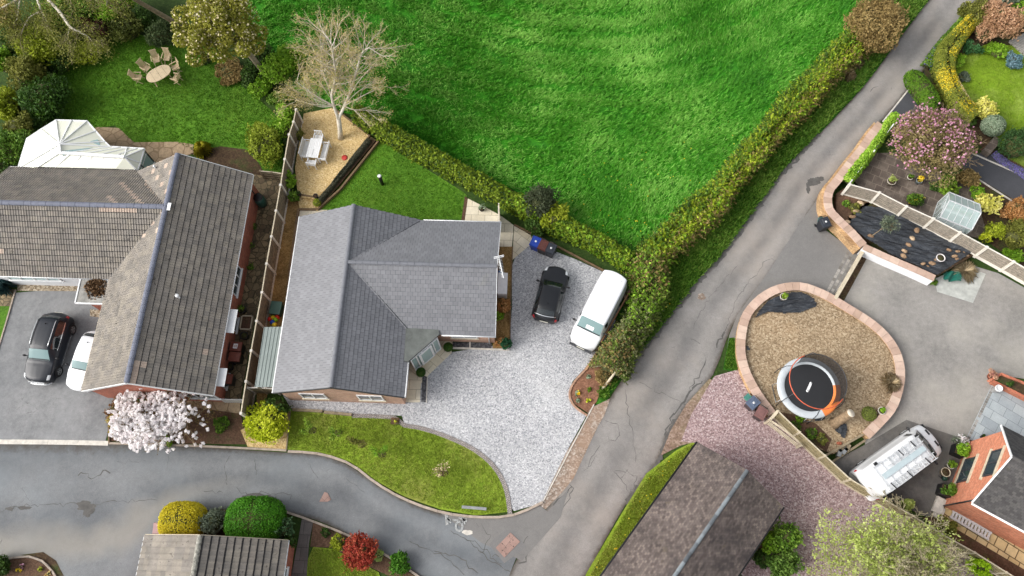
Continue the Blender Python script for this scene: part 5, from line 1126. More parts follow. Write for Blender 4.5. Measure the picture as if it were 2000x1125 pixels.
bin_('brown lidded wheelie bin by the post of the rail fence on pink gravel', 1488, 806, math.radians(-35), S(54, 44, 44), S(120, 86, 82))
bin_('small green food caddy beside the blue-grey bin at the ring wall', 1461, 775, math.radians(-50), S(70, 128, 116), name='food_caddy', h=.5)
bin_('small green food caddy beside the black bin at the curved sandstone wall', 1605, 429, math.radians(10), S(40, 96, 92), name='food_caddy', h=.5)
def num(o):
    m = MB(); m.box((0, 0, 1.066), (.3, .26, .01)); m.build('number_label', m_wht, o)
    m = MB()
    for k in (-.05, .05): m.box((k, 0, 1.075), (.03, .16, .008)); m.box((k-.02, .06, 1.075), (.03, .03, .008)); m.box((k, -.08, 1.075), (.08, .025, .008))
    m.build('number', m_pot, o)
for i, (x, y, l, e) in enumerate([(460, 676, 'brown bin with white number label, first along the brick wall', num), (457, 696, 'brown bin without label next to the numbered one at the brick wall', None), (441, 739, 'brown bin below the lower white canopy, nearest the white gate', None)]):
    bin_(l, x, y, math.radians(85), S(30, 30, 32), S(112, 62, 50), grp='brown bins along the brick wall', extra=e)
bin_('dusky pink bin with a white mark beside the yellow clipped shrub', 310, 1031, math.radians(-88), S(96, 66, 68), S(164, 130, 130), bright=True)

# ------------------------------------------------------------------ trampoline
tp = T('trampoline', 'round trampoline with black mat, grey and orange pads and dark net on bark mulch', 'trampoline', P(1580, 757, 1.2)-Vector((0, 0, .85)))
tc = P(1580, 757, 1.2); tz = 1.2; TR_ = 1.85; ca = lambda a, r, z: Vector((tc.x+r*math.cos(a), tc.y+r*math.sin(a), z))
m = MB(); m.mesh([ca(2*math.pi*i/48, TR_*.83, tz-.01) for i in range(48)], [tuple(range(48))]); m.build('mat', flat('mat_black', S(34, 35, 38), .7, var=.05), tp)
def pad(a0, a1, mat, nm):
    m = MB(); n = max(2, int((a1-a0)/.1)); rows = [(TR_*.77, tz+.0), (TR_*.79, tz+.035), (TR_*.97, tz+.04), (TR_*1.0, tz-.02), (TR_*1.0, tz-.08)]
    vs = [ca(a0+(a1-a0)*i/n, r, z) for i in range(n+1) for r, z in rows]; k = len(rows); m.mesh(vs, [(i*k+j, (i+1)*k+j, (i+1)*k+j+1, i*k+j+1) for i in range(n) for j in range(k-1)], 0, .5, True); m.build(nm, mat, tp)
pad(math.radians(5), math.radians(292), flat('grey_pad', S(186, 192, 196), .5, var=.06), 'grey_pad'); pad(math.radians(-68), math.radians(5), flat('orange_pad', S(226, 128, 62), .5, var=.1), 'orange_pad')
m = MB(); L = 20; a0 = Vector((tc.x-.12, tc.y-.2, tz+.004)); dl = Vector((.5, .86, 0)); sd = Vector((-.86, .5, 0))*.075; vs = [a0+dl*.0-sd, a0+dl*.0+sd, a0+dl*.55+sd, a0+dl*.55-sd]; m.mesh([v for v in vs], [(0, 1, 2, 3)]); m.lathe(a0+Vector((0, 0, 0)), [(.075, 0), (.075, .001)], 12); m.lathe(a0+dl*.55, [(.075, 0), (.075, .001)], 12); m.build('mat_mark', m_wht, tp)
zt = 2.75; rt = 1.62; m = MB(); m.tube([ca(math.radians(110+i*7.5), rt, zt) for i in range(29)], .03, 6); m.build('top_ring', flat('orange_tube', S(200, 92, 60), .5), tp); m = MB(); m.tube([ca(math.radians(-32+i*7.1), rt, zt) for i in range(21)], .022, 6); m.build('top_ring', m_dark, tp)
mn = bpy.data.materials.new('safety_net'); mn.use_nodes = True; n_ = mn.node_tree; b_ = n_.nodes['Principled BSDF']; b_.inputs['Base Color'].default_value = S(30, 26, 26); b_.inputs['Alpha'].default_value = .8; b_.inputs['Roughness'].default_value = .9
m = MB(); n = 40; rr = lambda a: rt; vs = []
for k in range(5):
    t = k/4; r = TR_*.84*(1-t)+rt*t-.06*math.sin(math.pi*t)
    vs += [ca(2*math.pi*i/n, r, tz+.05+(zt-tz-.05)*t) for i in range(n)]
m.mesh(vs, [(k*n+i, k*n+(i+1) % n, (k+1)*n+(i+1) % n, (k+1)*n+i) for k in range(4) for i in range(n) if not (13 <= i < 35)], 0, .5, True); m.build('net', mn, tp)
for i in range(6):
    a = .45+i*math.pi/3; m = MB(); m.tube([ca(a, TR_*1.08, .35), ca(a, TR_*1.08, tz), ca(a, TR_*1.0, zt-.5), ca(a, rt, zt)], .025, 6); m.build('pole', m_dark, tp)
for i in range(4):
    a = .1+i*math.pi/2; m = MB(); m.tube([ca(a-.28, TR_*.98, tz-.06), ca(a-.28, TR_*1.04, .38), ca(a+.28, TR_*1.04, .38), ca(a+.28, TR_*.98, tz-.06)], .024, 6); m.build('leg', m_alu, tp)

# ------------------------------------------------------------------ garden furniture
def wood_chair():
    o = T('garden_chair', 'pale slatted folding armchair', 'chair')
    m = MB()
    for i in range(6): m.box((-.2+.08*i, 0, .44), (.065, .46, .02))
    m.build('seat', m_teak, o); m = MB()
    for i in range(7): m.box((-.33, -.2+.066*i, .74), (.02, .05, .56), ry=-.28)
    m.box((-.42, 0, 1.03), (.03, .52, .07), ry=-.28); m.box((-.26, 0, .48), (.03, .5, .05), ry=-.28); m.build('backrest', m_teak, o)
    for s in (-1, 1):
        m = MB(); m.box((-.02, s*.27, .66), (.52, .06, .03)); m.build('armrest', m_teak, o)
        m = MB(); m.bar((.24, s*.25, .02), (-.3, s*.25, .5), .04, .03); m.build('leg', m_teak, o); m = MB(); m.bar((-.28, s*.22, .02), (.22, s*.24, .64), .04, .03); m.build('leg', m_teak, o)
    return o
proto = wood_chair(); tcn = P(309.8, 144, .7)
CH = [(269, 150, 'leftmost of the six pale folding chairs round the oval garden table'), (285, 132, 'second pale folding chair from the left at the oval garden table'), (304.5, 116, 'third pale folding chair from the left, above the oval garden table'), (325, 112, 'pale folding chair at the top end of the oval garden table'), (341, 131, 'pale folding chair at the upper right of the oval garden table'), (343, 152, 'pale folding chair with its back turned to the house, lower right of the oval table')]
for i, (x, y, l) in enumerate(CH):
    o = proto if i == 0 else copy_tree(proto); q = P(x, y, .5); o.location = (q.x, q.y, 0); o.rotation_euler = (0, 0, math.atan2(tcn.y-q.y, tcn.x-q.x)+random.uniform(-.15, .15)); tag(o, l, 'chair', 'folding chairs round the oval table')
o = T('garden_table', 'oval pale slatted wooden garden table on the lawn', 'table', (0, 0, 0)); m = MB(); n = 28; A_, B2 = .92, .58
ov = [(math.copysign(abs(math.cos(2*math.pi*i/n))**.8, math.cos(2*math.pi*i/n))*A_, math.copysign(abs(math.sin(2*math.pi*i/n))**.9, math.sin(2*math.pi*i/n))*B2) for i in range(n)]
m.prism(ov, .70, .735); m.build('tabletop', flat('table_teak', S(212, 192, 158), .65, var=.12, vs=6), o)
m = MB(); m.box((0, 0, .738), (.012, 1.1, .006)); m.box((-.45, 0, .738), (.012, .95, .006)); m.box((.45, 0, .738), (.012, .95, .006)); m.lathe((0, 0, .735), [(.025, 0), (.025, .006)], 8); m.build('joints', m_timberd, o)
for x, y in ((-.55, -.3), (.55, -.3), (-.55, .3), (.55, .3)): m = MB(); m.bar((x*1.1, y*1.1, .01), (x, y, .7), .06, .06); m.build('leg', m_teak, o)
o.location = (tcn.x, tcn.y, 0); o.rotation_euler = (0, 0, math.radians(36))
# white set on the gravel terrace
ZT = .22; w0_ = P(613.6, 289, .95); wang = heading((608, 308), (618, 270), .95)
o = T('garden_table', 'rectangular white garden table on the golden gravel terrace', 'table', (0, 0, 0)); m = MB()
for i in range(7): m.box((0, -.36+.12*i, .73), (1.5, .105, .03))
m.build('tabletop', m_wht, o); m = MB(); m.box((-.3, 0, .748), (.45, .03, .006)); m.build('parasol_slot', m_grey, o)
for x in (-.65, .65):
    for y in (-.35, .35): m = MB(); m.box((x, y, .36), (.07, .07, .7)); m.build('leg', m_wht, o)
o.location = (w0_.x, w0_.y, ZT); o.rotation_euler = (0, 0, wang)
def white_seat(nm, wid, label, dx, dy, rz):
    o = T(nm, label, 'chair' if wid < 1 else 'bench', (0, 0, 0)); m = MB()
    for i in range(5): m.box((-.18+.09*i, 0, .42), (.07, wid, .025))
    m.build('seat', m_wht, o); m = MB(); k = int(wid/.1)
    for i in range(k): m.box((-.25, -wid/2+.05+i*(wid-.1)/(k-1), .66), (.02, .05, .45), ry=-.15)
    m.box((-.29, 0, .9), (.03, wid, .06)); m.build('backrest', m_wht, o)
    for s in (-1, 1):
        m = MB(); m.box((-.02, s*wid/2, .62), (.5, .05, .03)); m.build('armrest', m_wht, o)
        for x in (-.23, .22): m = MB(); m.box((x, s*wid/2, .31), (.05, .05, .62)); m.build('leg', m_wht, o)
    q = rotz((dx, dy, 0), wang); o.location = (w0_.x+q.x, w0_.y+q.y, ZT); o.rotation_euler = (0, 0, wang+rz); return o
white_seat('garden_chair', .56, 'white slatted armchair at the far end of the white table, nearest the birch', .98, 0, math.pi)
white_seat('garden_chair', .56, 'white slatted armchair at the near end of the white table, nearest the steps', -1.0, .0, 0)
white_seat('garden_bench', 1.3, 'white slatted bench on the fence side of the white table', 0, .62, -math.pi/2)
white_seat('garden_bench', 1.3, 'white slatted bench on the birch side of the white table', -.05, -.66, math.pi/2)

# ------------------------------------------------------------------ small things
def solo(m, name, mat, label, cat, **k): return m.build(name, mat, None, label=label, category=cat, **k)
b0 = T('bollard_light', 'black bollard with white cap standing on the dark lawn', 'bollard', P(747, 360)); b0.location.z = 0
m = MB(); m.lathe(b0.location, [(.12, 0), (.12, 1.1)], 12); m.build('post', m_black, b0); m = MB(); m.lathe(b0.location+Vector((0, 0, 1.1)), [(.12, 0), (.13, .06), (.08, .1)], 12); m.build('cap', m_wht, b0)
bb = T('lawn_rail', 'low silver rail on short legs on the front lawn by the kerb', 'rail', P(925, 994)); a, b = P(902, 990, .35), P(950, 994, .35)
m = MB(); m.bar(a, b, .16, .05); m.build('top_bar', m_grey, bb)
for p in (a.lerp(b, .03), a.lerp(b, .97)): m = MB(); m.box((p.x, p.y, .17), (.05, .1, .34)); m.build('leg', m_alu, bb)
# water butt
q = P(508, 391, .6); q.z = 0; o = T('water_butt', 'dark green water butt by the corner of the brick bungalow', 'water butt', q)
m = MB(); m.lathe(q, [(.28, 0), (.34, .3), (.35, .7), (.3, 1.0)], 18); m.build('barrel', flat('green_plastic', S(44, 84, 74), .4), o); m = MB(); m.lathe(q+Vector((0, 0, 1.0)), [(.31, 0), (.31, .06), (.12, .09)], 18); m.build('lid', m_black, o)
m = MB(); m.tube([q+Vector((-.15, .1, 1.05)), P(492, 372, 2.2)], .04, 6); m.build('downpipe', m_black, o)
# toys, green box
q = P(540, 603, .4); q.z = 0; o = T('storage_box', 'dark green plastic box between fence and slate bungalow', 'box', q); m = MB(); m.box(q+Vector((0, 0, .28)), (.6, .75, .56), -.1, taper=1.08); m.build('box_body', flat('box_green', S(40, 70, 60), .45), o); m = MB(); m.box(q+Vector((0, 0, .6)), (.7, .85, .06), -.1); m.build('lid', flat('lid_green', S(62, 96, 84), .45), o)
TC = [(S(214, 40, 30), 'red'), (S(240, 210, 30), 'yellow'), (S(30, 80, 200), 'blue'), (S(140, 200, 40), 'green'), (S(250, 220, 60), 'pale yellow'), (S(220, 60, 40), 'scarlet')]
TP = [(527, 623), (533, 620), (532, 629), (538, 624), (535.5, 634), (541, 619)]
for (c, nme), (x, y) in zip(TC, TP):
    q = P(x, y, .2); q.z = 0; m = MB(); m.lathe(q, [(.06, 0), (.13, .08), (.15, .2), (.1, .3), (.04, .34)], 10, sx=1.1); m.box(q+Vector((.02, .03, .3)), (.14, .09, .1), .5)
    solo(m, 'toy', flat('toy_'+nme.replace(' ', '_'), c, .4, var=0), nme+' plastic toy in the heap by the lean-to roof', 'toy', group='plastic toys heaped by the lean-to')
# things at the gable end facing the drive
q = P(982, 557, .6); q.z = 0; o = T('storage_cupboard', 'white garden storage cupboard against the gable of the slate bungalow', 'cupboard', q); m = MB(); m.box(q+Vector((0, 0, .45)), (.55, 1.35, .9), BA); m.build('cabinet', m_wht, o); m = MB(); m.box(q+Vector((0, 0, .93)), (.6, 1.42, .05), BA); m.build('lid', m_whtd, o)
q = P(975, 533, .4); q.z = 0; m = MB(); m.lathe(q, [(.2, 0), (.28, .12), (.2, .34), (.05, .4)], 10); solo(m, 'bag', flat('blue_bag', S(36, 96, 150), .6), 'blue bag beside the white storage cupboard', 'bag')
q = P(976, 517, .4); q.z = 0; m = MB(); m.box(q+Vector((0, 0, .22)), (.4, .5, .44), taper=.9); m.box(q+Vector((.05, 0, .5)), (.1, .3, .12)); solo(m, 'tool_box', m_dark, 'dark box on the gravel strip under the television aerial', 'box')
# raised frame, pots along the brick wall
q = P(481, 630, .3); q.z = 0; o = T('raised_bed', 'small timber framed raised bed by the white door canopy', 'planter', q); m = MB()
for a, b, c, d in ((.34, 0, .07, .95), (-.34, 0, .07, .95), (0, .44, .75, .07), (0, -.44, .75, .07)): p = rotz((a, b, 0), BA); m.box(q+Vector((p.x, p.y, .17)), (c, d, .34), BA)
m.build('frame', m_timberl, o); m = MB(); m.box(q+Vector((0, 0, .13)), (.62, .82, .26), BA); m.build('soil', m_soil, o)
def potted(px, py, r, h, label, pmat, fmat=None, fr=.3, n=260, leaf=.07, z0=0, grp=None, hh=.8, name='potted_plant', cat='potted plant', K=7):
    q = P(px, py, z0+h); q.z = z0; o = T(name, label, cat, q, grp); m = MB(); m.lathe(q, [(r*.72, 0), (r*.95, h*.85), (r*1.08, h*.86), (r*1.08, h), (r*.9, h), (r*.88, h*.88)], 14); m.build('pot', pmat, o)
    m = MB(); m.lathe(q+Vector((0, 0, h*.86)), [(r*.9, 0), (r*.9, .01)], 12); m.build('compost', m_litter, o)
    if fmat: p, nn, rr = clumpy((q.x, q.y, z0+h+fr*hh*.8), (fr, fr, fr*hh), n, K); leaves('foliage', p, nn, leaf, fmat, o, r=rr)
    return o
# ------------------------------------------------------------------ planting
def fo(name, a, b, c, **k): return foliage(name, [S(*a), S(*b), S(*c)], **k)
f_dark = fo('leaf_dark_green', (38, 58, 20), (60, 88, 32), (92, 122, 48)); f_mid = fo('leaf_mid_green', (56, 88, 24), (92, 128, 38), (136, 166, 62)); f_bright = fo('leaf_bright_green', (80, 122, 22), (122, 164, 38), (168, 204, 70))
f_yel = fo('leaf_yellow_green', (96, 114, 22), (146, 160, 34), (196, 204, 72)); f_olive = fo('leaf_olive', (80, 86, 32), (118, 122, 50), (160, 158, 80)); f_hedge = fo('leaf_field_hedge', (102, 128, 22), (146, 166, 34), (190, 204, 66))
f_brown = fo('leaf_brown_twig', (110, 92, 54), (148, 126, 78), (180, 158, 104)); f_gold = fo('leaf_gold', (170, 158, 20), (212, 196, 34), (236, 222, 84)); f_lime = fo('leaf_lime', (150, 166, 20), (188, 200, 36), (222, 226, 80))
f_red = fo('leaf_red', (124, 40, 32), (168, 66, 50), (204, 126, 84)); f_purple = fo('leaf_purple', (40, 22, 20), (66, 34, 30), (96, 54, 44)); f_orange = fo('leaf_orange', (140, 98, 50), (178, 128, 74), (206, 162, 112)); f_coral = fo('leaf_coral', (150, 122, 86), (188, 148, 114), (218, 182, 150))
f_silver = fo('leaf_silver', (98, 120, 92), (146, 164, 134), (190, 202, 176)); f_grey = fo('leaf_grey_green', (70, 84, 68), (104, 116, 96), (140, 148, 124)); f_pale = fo('leaf_pale_willow', (156, 172, 80), (188, 202, 112), (216, 224, 150), trans=.4); f_varie = fo('leaf_variegated', (176, 180, 60), (222, 216, 110), (240, 234, 160))
f_laurel = fo('leaf_laurel', (88, 130, 30), (136, 178, 50), (186, 212, 90)); f_cream = fo('leaf_cream_blossom', (188, 164, 90), (222, 200, 132), (238, 224, 176)); f_birch = fo('leaf_birch_bud', (172, 160, 92), (192, 176, 106), (216, 204, 140)); f_dead = fo('leaf_dry', (176, 154, 116), (206, 186, 148), (228, 212, 180), trans=.1)
f_white = fo('petal_white', (244, 236, 236), (250, 247, 247), (254, 253, 252), trans=.5); f_pink = fo('petal_pink', (186, 118, 148), (216, 160, 184), (240, 210, 220), trans=.3); f_flow = fo('petal_yellow', (214, 176, 20), (238, 210, 40), (246, 232, 110)); f_lav = fo('petal_lavender', (92, 84, 140), (120, 110, 176), (156, 150, 200)); f_pot = fo('leaf_garden', (70, 100, 24), (116, 150, 40), (168, 190, 72))
def mpp(px, py, z=1.0): return ((P(px+10, py, z)-P(px-10, py, z)).length)/20
def core(parent, c, r, mat, k=.72):
    m = MB(); m.lathe(c, [(.02, -r[2]*k), (r[0]*k*.7, -r[2]*k*.7), (r[0]*k, 0), (r[0]*k*.72, r[2]*k*.7), (.05, r[2]*k)], 12, sy=r[1]/r[0]); return m.build('branches', mat, parent)
f_core = flat('inner_twigs', S(72, 74, 36), .95, var=.3, vs=5)
def bush(label, px, py, rp, h, mat, n=None, leaf=.12, K=16, name='shrub', cat='shrub', z0=0, grp=None, cr=.38, asp=1.6, ell=1.0, rot=0, mat2=None, f2=.0, jit=.7, wob=0, kcore=.62, fill=.15):
    """rp: crown radius in picture units; base on the ground under the crown"""
    q = P(px, py, z0+h*.55); r = rp*mpp(px, py, z0+h*.55); rx, ry = r*ell, r/ell
    o = T(name, label, cat, (q.x, q.y, z0), grp)
    n = n or int(min(26000, 700*(r*r)*(0.12/leaf)**2*3.2+400*h*r)); p, nn, rr = clumpy((0, 0, 0), (rx, ry, h*.5), n, K, cr, fill=fill)
    ca_, sa_ = math.cos(rot), math.sin(rot); x = p[:, 0]*ca_-p[:, 1]*sa_+q.x; y = p[:, 0]*sa_+p[:, 1]*ca_+q.y; z = p[:, 2]*0+np.abs(p[:, 2])*0
    p2, nn, rr = clumpy((0, 0, h*.52), (rx, ry, h*.5), n, K, cr, fill=fill)
    P2 = np.column_stack([p2[:, 0]*ca_-p2[:, 1]*sa_+q.x, p2[:, 0]*sa_+p2[:, 1]*ca_+q.y, p2[:, 2]+z0])
    P2, nn, rr = fronds(P2, nn, rr, .35, min(.3, .16*h+.05))
    if f2:
        m_ = RNG.random(len(P2)) < f2; leaves('foliage', P2[~m_], nn[~m_], leaf, mat, o, asp, jit, rr[~m_]); leaves('blossom', P2[m_]+nn[m_]*.04, nn[m_], leaf*1.05, mat2, o, 1.2, jit, rr[m_])
    else: leaves('foliage', P2, nn, leaf, mat, o, asp, jit, rr)
    m = MB(); m.lathe((q.x, q.y, z0+h*.5), [(.02, -h*.5), (min(rx, ry)*.3, -h*.45), (rx*kcore, -h*.05), (rx*kcore*.7, h*.5*kcore*.75), (.05, h*.5*kcore)], 12); m.build('branches', f_core, o)
    return o
def topiary(label, px, py, rp, h, mat, n=4000, leaf=.05, z0=0, ell=1.0, rot=0, name='clipped_shrub', cat='clipped shrub', grp=None, sq=2.0, h0=0):
    q = P(px, py, z0+h*.6); r = rp*mpp(px, py, z0+h*.6); o = T(name, label, cat, (q.x, q.y, z0), grp)
    d = rdir(n*2); d = d[d[:, 2] > -.5][:n]; e = np.sign(d)*np.abs(d)**(2/sq); s = np.array([r*ell, r/ell, h*.5]); p = e*s*(1+.025*RNG.normal(size=(len(e), 1))); nn = unit(e/s)
    ca_, sa_ = math.cos(rot), math.sin(rot); X = np.column_stack([p[:, 0]*ca_-p[:, 1]*sa_+q.x, p[:, 0]*sa_+p[:, 1]*ca_+q.y, np.maximum(p[:, 2]+h*.5+z0+h0, z0+.02)]); nn = np.column_stack([nn[:, 0]*ca_-nn[:, 1]*sa_, nn[:, 0]*sa_+nn[:, 1]*ca_, nn[:, 2]])
    leaves('foliage', X, nn, leaf, mat, o, 1.6, .55)
    m = MB(); m.lathe((0, 0, 0), [(.02, -h*.48), (r*.8, -h*.3), (r*.93, 0), (r*.8, h*.3), (r*.45, h*.43), (.05, h*.46)], 20, sx=ell, sy=1/ell)
    m.v = [(v[0]*ca_-v[1]*sa_+q.x, v[0]*sa_+v[1]*ca_+q.y, max(z0, v[2]+h*.5+z0+h0)) for v in m.v]; m.build('branches', f_core, o); return o
# --- branching trees
def grow(start, d, ln, rad, depth, out, spread=.5, nb=4, up=.15, shrink=.66, tips=None, wig=.12, side=True):
    p = Vector(start); d = Vector(d).normalized(); pts = [p.copy()]; k = 5
    for i in range(k):
        d = (d+Vector((random.gauss(0, wig), random.gauss(0, wig), random.gauss(0, wig)+up*.15))).normalized(); p = p+d*ln/k; pts.append(p.copy())
        if depth > 0 and side and i >= 1:
            for _ in range(1 if depth > 2 else random.choice((1, 2))):
                a = random.random()*6.283; u = d.orthogonal().normalized(); w = d.cross(u); nd = (d*math.cos(spread)+(u*math.cos(a)+w*math.sin(a))*math.sin(spread)*random.uniform(.8, 1.4)+Vector((0, 0, up*.4))).normalized()
                grow(p, nd, ln*shrink*random.uniform(.6, 1.0)*(1-.08*i), rad*.5, depth-1, out, spread, nb, up, shrink, tips, wig, side)
    out.append((pts, rad, rad*(.35 if depth else .3)))
    if depth == 0 and tips is not None: tips.append((pts[-1], d)); tips.append((pts[3], d))
def limbs(o, out, mat, name='branches', minr=.006):
    V = []; Fr = []
    big = MB()
    for pts, r0, r1 in out:
        n = 6 if r0 > .05 else 3; k = len(pts); big.tube(pts, [max(minr, r0+(r1-r0)*i/(k-1)) for i in range(k)], n, cap=False)
    return big.build(name, mat, o)

# --- silver birch on the gravel terrace
random.seed(11); b_ = P(665, 270, .25); b_.z = .22
bt = T('birch_tree', 'silver birch with forked white trunk and bare brownish twigs on the golden gravel', 'tree', b_)
tr_out = []; out = []; tips = []
def dirto(a, px, py, z): return P(px, py, z)-a
fork = P(661, 232, 1.9)
big = MB(); big.tube([b_, b_.lerp(fork, .5)+Vector((.03, 0, 0)), fork], [.2, .16, .15], 10)
L1 = [fork, P(648, 190, 3.4), P(655, 150, 4.6), P(650, 105, 6.2), P(646, 78, 7.6)]; L2 = [fork, P(680, 190, 3.2), P(696, 140, 4.6), P(706, 105, 5.8), P(722, 92, 7.0)]; L3 = [fork, P(640, 165, 3.2), P(628, 135, 4.4), P(628, 105, 5.6)]
for L, r in ((L1, .11), (L2, .11), (L3, .08)): big.tube(smooth_line(L, 4), [r*(1-.75*i/((len(L)-1)*4)) for i in range((len(L)-1)*4+1)], 8)
big.build('trunk', m_birch, bt)
for L in (L1, L2, L3):
    S_ = smooth_line(L, 5)
    for i in range(3, len(S_)-1):
        d = (S_[min(i+1, len(S_)-1)]-S_[i-1]).normalized()
        for _ in range(2):
            a = random.random()*6.283; u = d.orthogonal().normalized(); w = d.cross(u)
            grow(S_[i], d*.55+(u*math.cos(a)+w*math.sin(a))*.85+Vector((0, 0, .05)), random.uniform(1.5, 2.3), .035, 2, out, .5, 3, .1, .55, tips, .12)
    grow(S_[-1], d, 1.6, .03, 2, out, .5, 3, .1, .55, tips, .12)
for (px, py, z) in ((600, 185, 3.0), (575, 195, 3.2), (590, 170, 3.8), (612, 205, 2.6), (726, 160, 4.2), (722, 215, 3.0), (745, 170, 4.0), (580, 160, 4.5), (735, 120, 5)):
    e = P(px, py, z); s_ = (L1[1] if px < 660 else L2[1]); big2 = smooth_line([fork.lerp(s_, .6), fork.lerp(e, .55)+Vector((0, 0, .5)), e], 4); out.append((big2, .05, .02))
    for i in range(3, len(big2)): grow(big2[i], (e-fork).normalized()+Vector((random.gauss(0, .5), random.gauss(0, .5), random.gauss(0, .2))), random.uniform(.9, 1.6), .02, 2, out, .5, 3, .0, .55, tips, .14)
th_ = [o for o in out if o[1] > .019]; tn_ = [o for o in out if o[1] <= .019]
limbs(bt, th_, m_birch, 'branches'); limbs(bt, tn_, flat('birch_twig', S(204, 188, 152), .9, var=.2), 'twigs', .005)
tp_ = np.array([t[0] for t in tips]); k = 1; q = np.repeat(tp_, k, 0)+RNG.normal(size=(len(tp_)*k, 3))*.16; q[:, 2] -= RNG.random(len(q))*.15; leaves('foliage', q, rdir(len(q)), .04, f_birch, bt, 2.2)
print('birch tips', len(tips), len(out))

# --- white magnolia in front of the brick bungalow
def blossom_tree(label, base, crown, rp, h, n_fl, fmat, fsize, leafmat=None, nleaf=0, lsize=.08, depth=3, seedn=1, K=22, ell=1.0, trunkmat=None, petals=6, name='magnolia_tree', spread=.6, zc=.55, flat_=.5, zmin=-.1, upmix=.6, K2=26, thr=.84):
    random.seed(seedn); b = P(*base, 0); c = P(*crown, h*zc); r = rp*mpp(*crown, h*zc); o = T(name, label, 'tree', b); out = []; tips = []
    m = MB(); m.tube([b, b.lerp(Vector((c.x, c.y, h*.3)), .6)+Vector((0, 0, h*.1)), Vector((c.x*.6+b.x*.4, c.y*.6+b.y*.4, h*.3))], [.14, .1, .09], 8); m.build('trunk', trunkmat or m_bark_t, o); s0 = Vector((c.x*.6+b.x*.4, c.y*.6+b.y*.4, h*.28))
    for i in range(K):
        a = 6.283*i/K+random.random()*.4; e = random.uniform(.35, 1.0); t = Vector((c.x+r*ell*e*math.cos(a)*.8, c.y+r/ell*e*math.sin(a)*.8, h*(.62+.3*(1-e)))); L = smooth_line([s0, s0.lerp(t, .5)+Vector((0, 0, .1)), t], 4); out.append((L, .05, .02))
        for j in range(3, len(L)): grow(L[j], (t-s0).normalized()+Vector((random.gauss(0, .6), random.gauss(0, .6), random.gauss(.25, .3))), r*random.uniform(.22, .38), .016, 1, out, spread, 3, .4, .6, tips, .14)
    limbs(o, out, trunkmat or m_twig, 'branches', .009)
    d = rdir(n_fl*5); d = d[d[:, 2] > zmin][:int(n_fl*1.7)]; cl = rdir(K2*3); cl = cl[cl[:, 2] > -.2][:K2]; w = np.max(d@cl.T, 1); keep = RNG.random(len(d)) < np.clip((w-thr)/.1+.04, .03, 1); d = d[keep]
    rad = np.array([r*ell, r/ell, h*flat_]); rr = (0.72+.28*RNG.random((len(d), 1)))*(.92+.08*np.sin(d[:, :1]*7+seedn)*np.cos(d[:, 1:2]*6)); fp = np.array([c.x, c.y, h*zc])+d*rad*rr
    if len(tips): tpa = np.array([t[0] for t in tips]); fp = np.concatenate([fp, tpa[RNG.integers(0, len(tpa), len(fp)//4)]+RNG.normal(size=(len(fp)//4, 3))*.05])
    fp[:, 2] = np.maximum(fp[:, 2], .15)
    p = np.repeat(fp, petals, 0); u = rdir(len(p)); u[:, 2] = np.abs(u[:, 2])*upmix+.1; p = p+unit(u)*fsize*.35; leaves('blossom', p, u, fsize, fmat, o, 1.3, .4)
    if nleaf: q, nn, r_ = clumpy((c.x, c.y, h*zc), (r*ell, r/ell, h*flat_*1.02), nleaf, 26, .34, zmin=-.5, fill=.5); leaves('foliage', q, nn, lsize, leafmat, o, 2.0, r=r_)
    return o
wm_ = blossom_tree('small magnolia covered in white blossom in front of the brick bungalow', (330, 845), (320, 812), 92, 2.9, 1500, f_white, .17, fo('leaf_magnolia_bud', (84, 74, 40), (116, 96, 54), (150, 130, 80)), 1200, .07, seedn=4, ell=1.22, flat_=.42, petals=6, upmix=2.2, K2=22, thr=.90)
blossom_tree('broad pink-flowered magnolia with many fine branches above the dark paved terrace', (1812, 320), (1820, 280), 86, 4.2, 560, f_pink, .10, fo('leaf_magnolia_olive', (100, 92, 58), (134, 122, 78), (168, 152, 102)), 12000, .08, seedn=9, K=34, petals=4, flat_=.5, zmin=-.4)

# --- pale spring tree, bottom right
random.seed(21); tb = P(1755, 1150, 0); cw = T('spring_tree', 'wide pale green tree coming into leaf over the pink gravel at the bottom right', 'tree', tb); cc = P(1752, 1128, 3.2); rr0 = 4.3
m = MB(); m.tube([tb, tb+Vector((.05, 0, .8)), tb+Vector((0, .1, 1.5))], [.24, .19, .17], 8); m.build('trunk', m_bark_t, cw); out = []; tips = []; s0 = tb+Vector((0, .1, 1.4))
for i in range(44):
    a = 6.283*i/44+random.random()*.3; e = random.uniform(.2, 1.0); t = Vector((cc.x+rr0*e*math.cos(a)*.86, cc.y+rr0*e*math.sin(a)*.86, 2.4+2.2*(1-e)+random.uniform(-.5, .4))); L = smooth_line([s0, s0.lerp(t, .5)+Vector((0, 0, .5)), t], 4); out.append((L, .06, .02))
    for j in range(3, len(L)): grow(L[j], (t-s0).normalized()+Vector((random.gauss(0, .7), random.gauss(0, .7), random.gauss(.1, .35))), random.uniform(.8, 1.5), .018, 2, out, .6, 3, .1, .6, tips, .16)
limbs(cw, out, flat('pale_twig', S(168, 158, 128), .85, var=.15), 'branches', .01)
p, nn, r_ = clumpy((cc.x, cc.y, 2.9), (rr0, rr0*.98, 1.9), 27000, 60, .22, zmin=-.3, fill=.45); p, nn, r_ = fronds(p, nn, r_, .5, .4); keep = p[:, 2] > .4; leaves('foliage', p[keep], nn[keep], .075, f_pale, cw, 1.7, r=r_[keep])

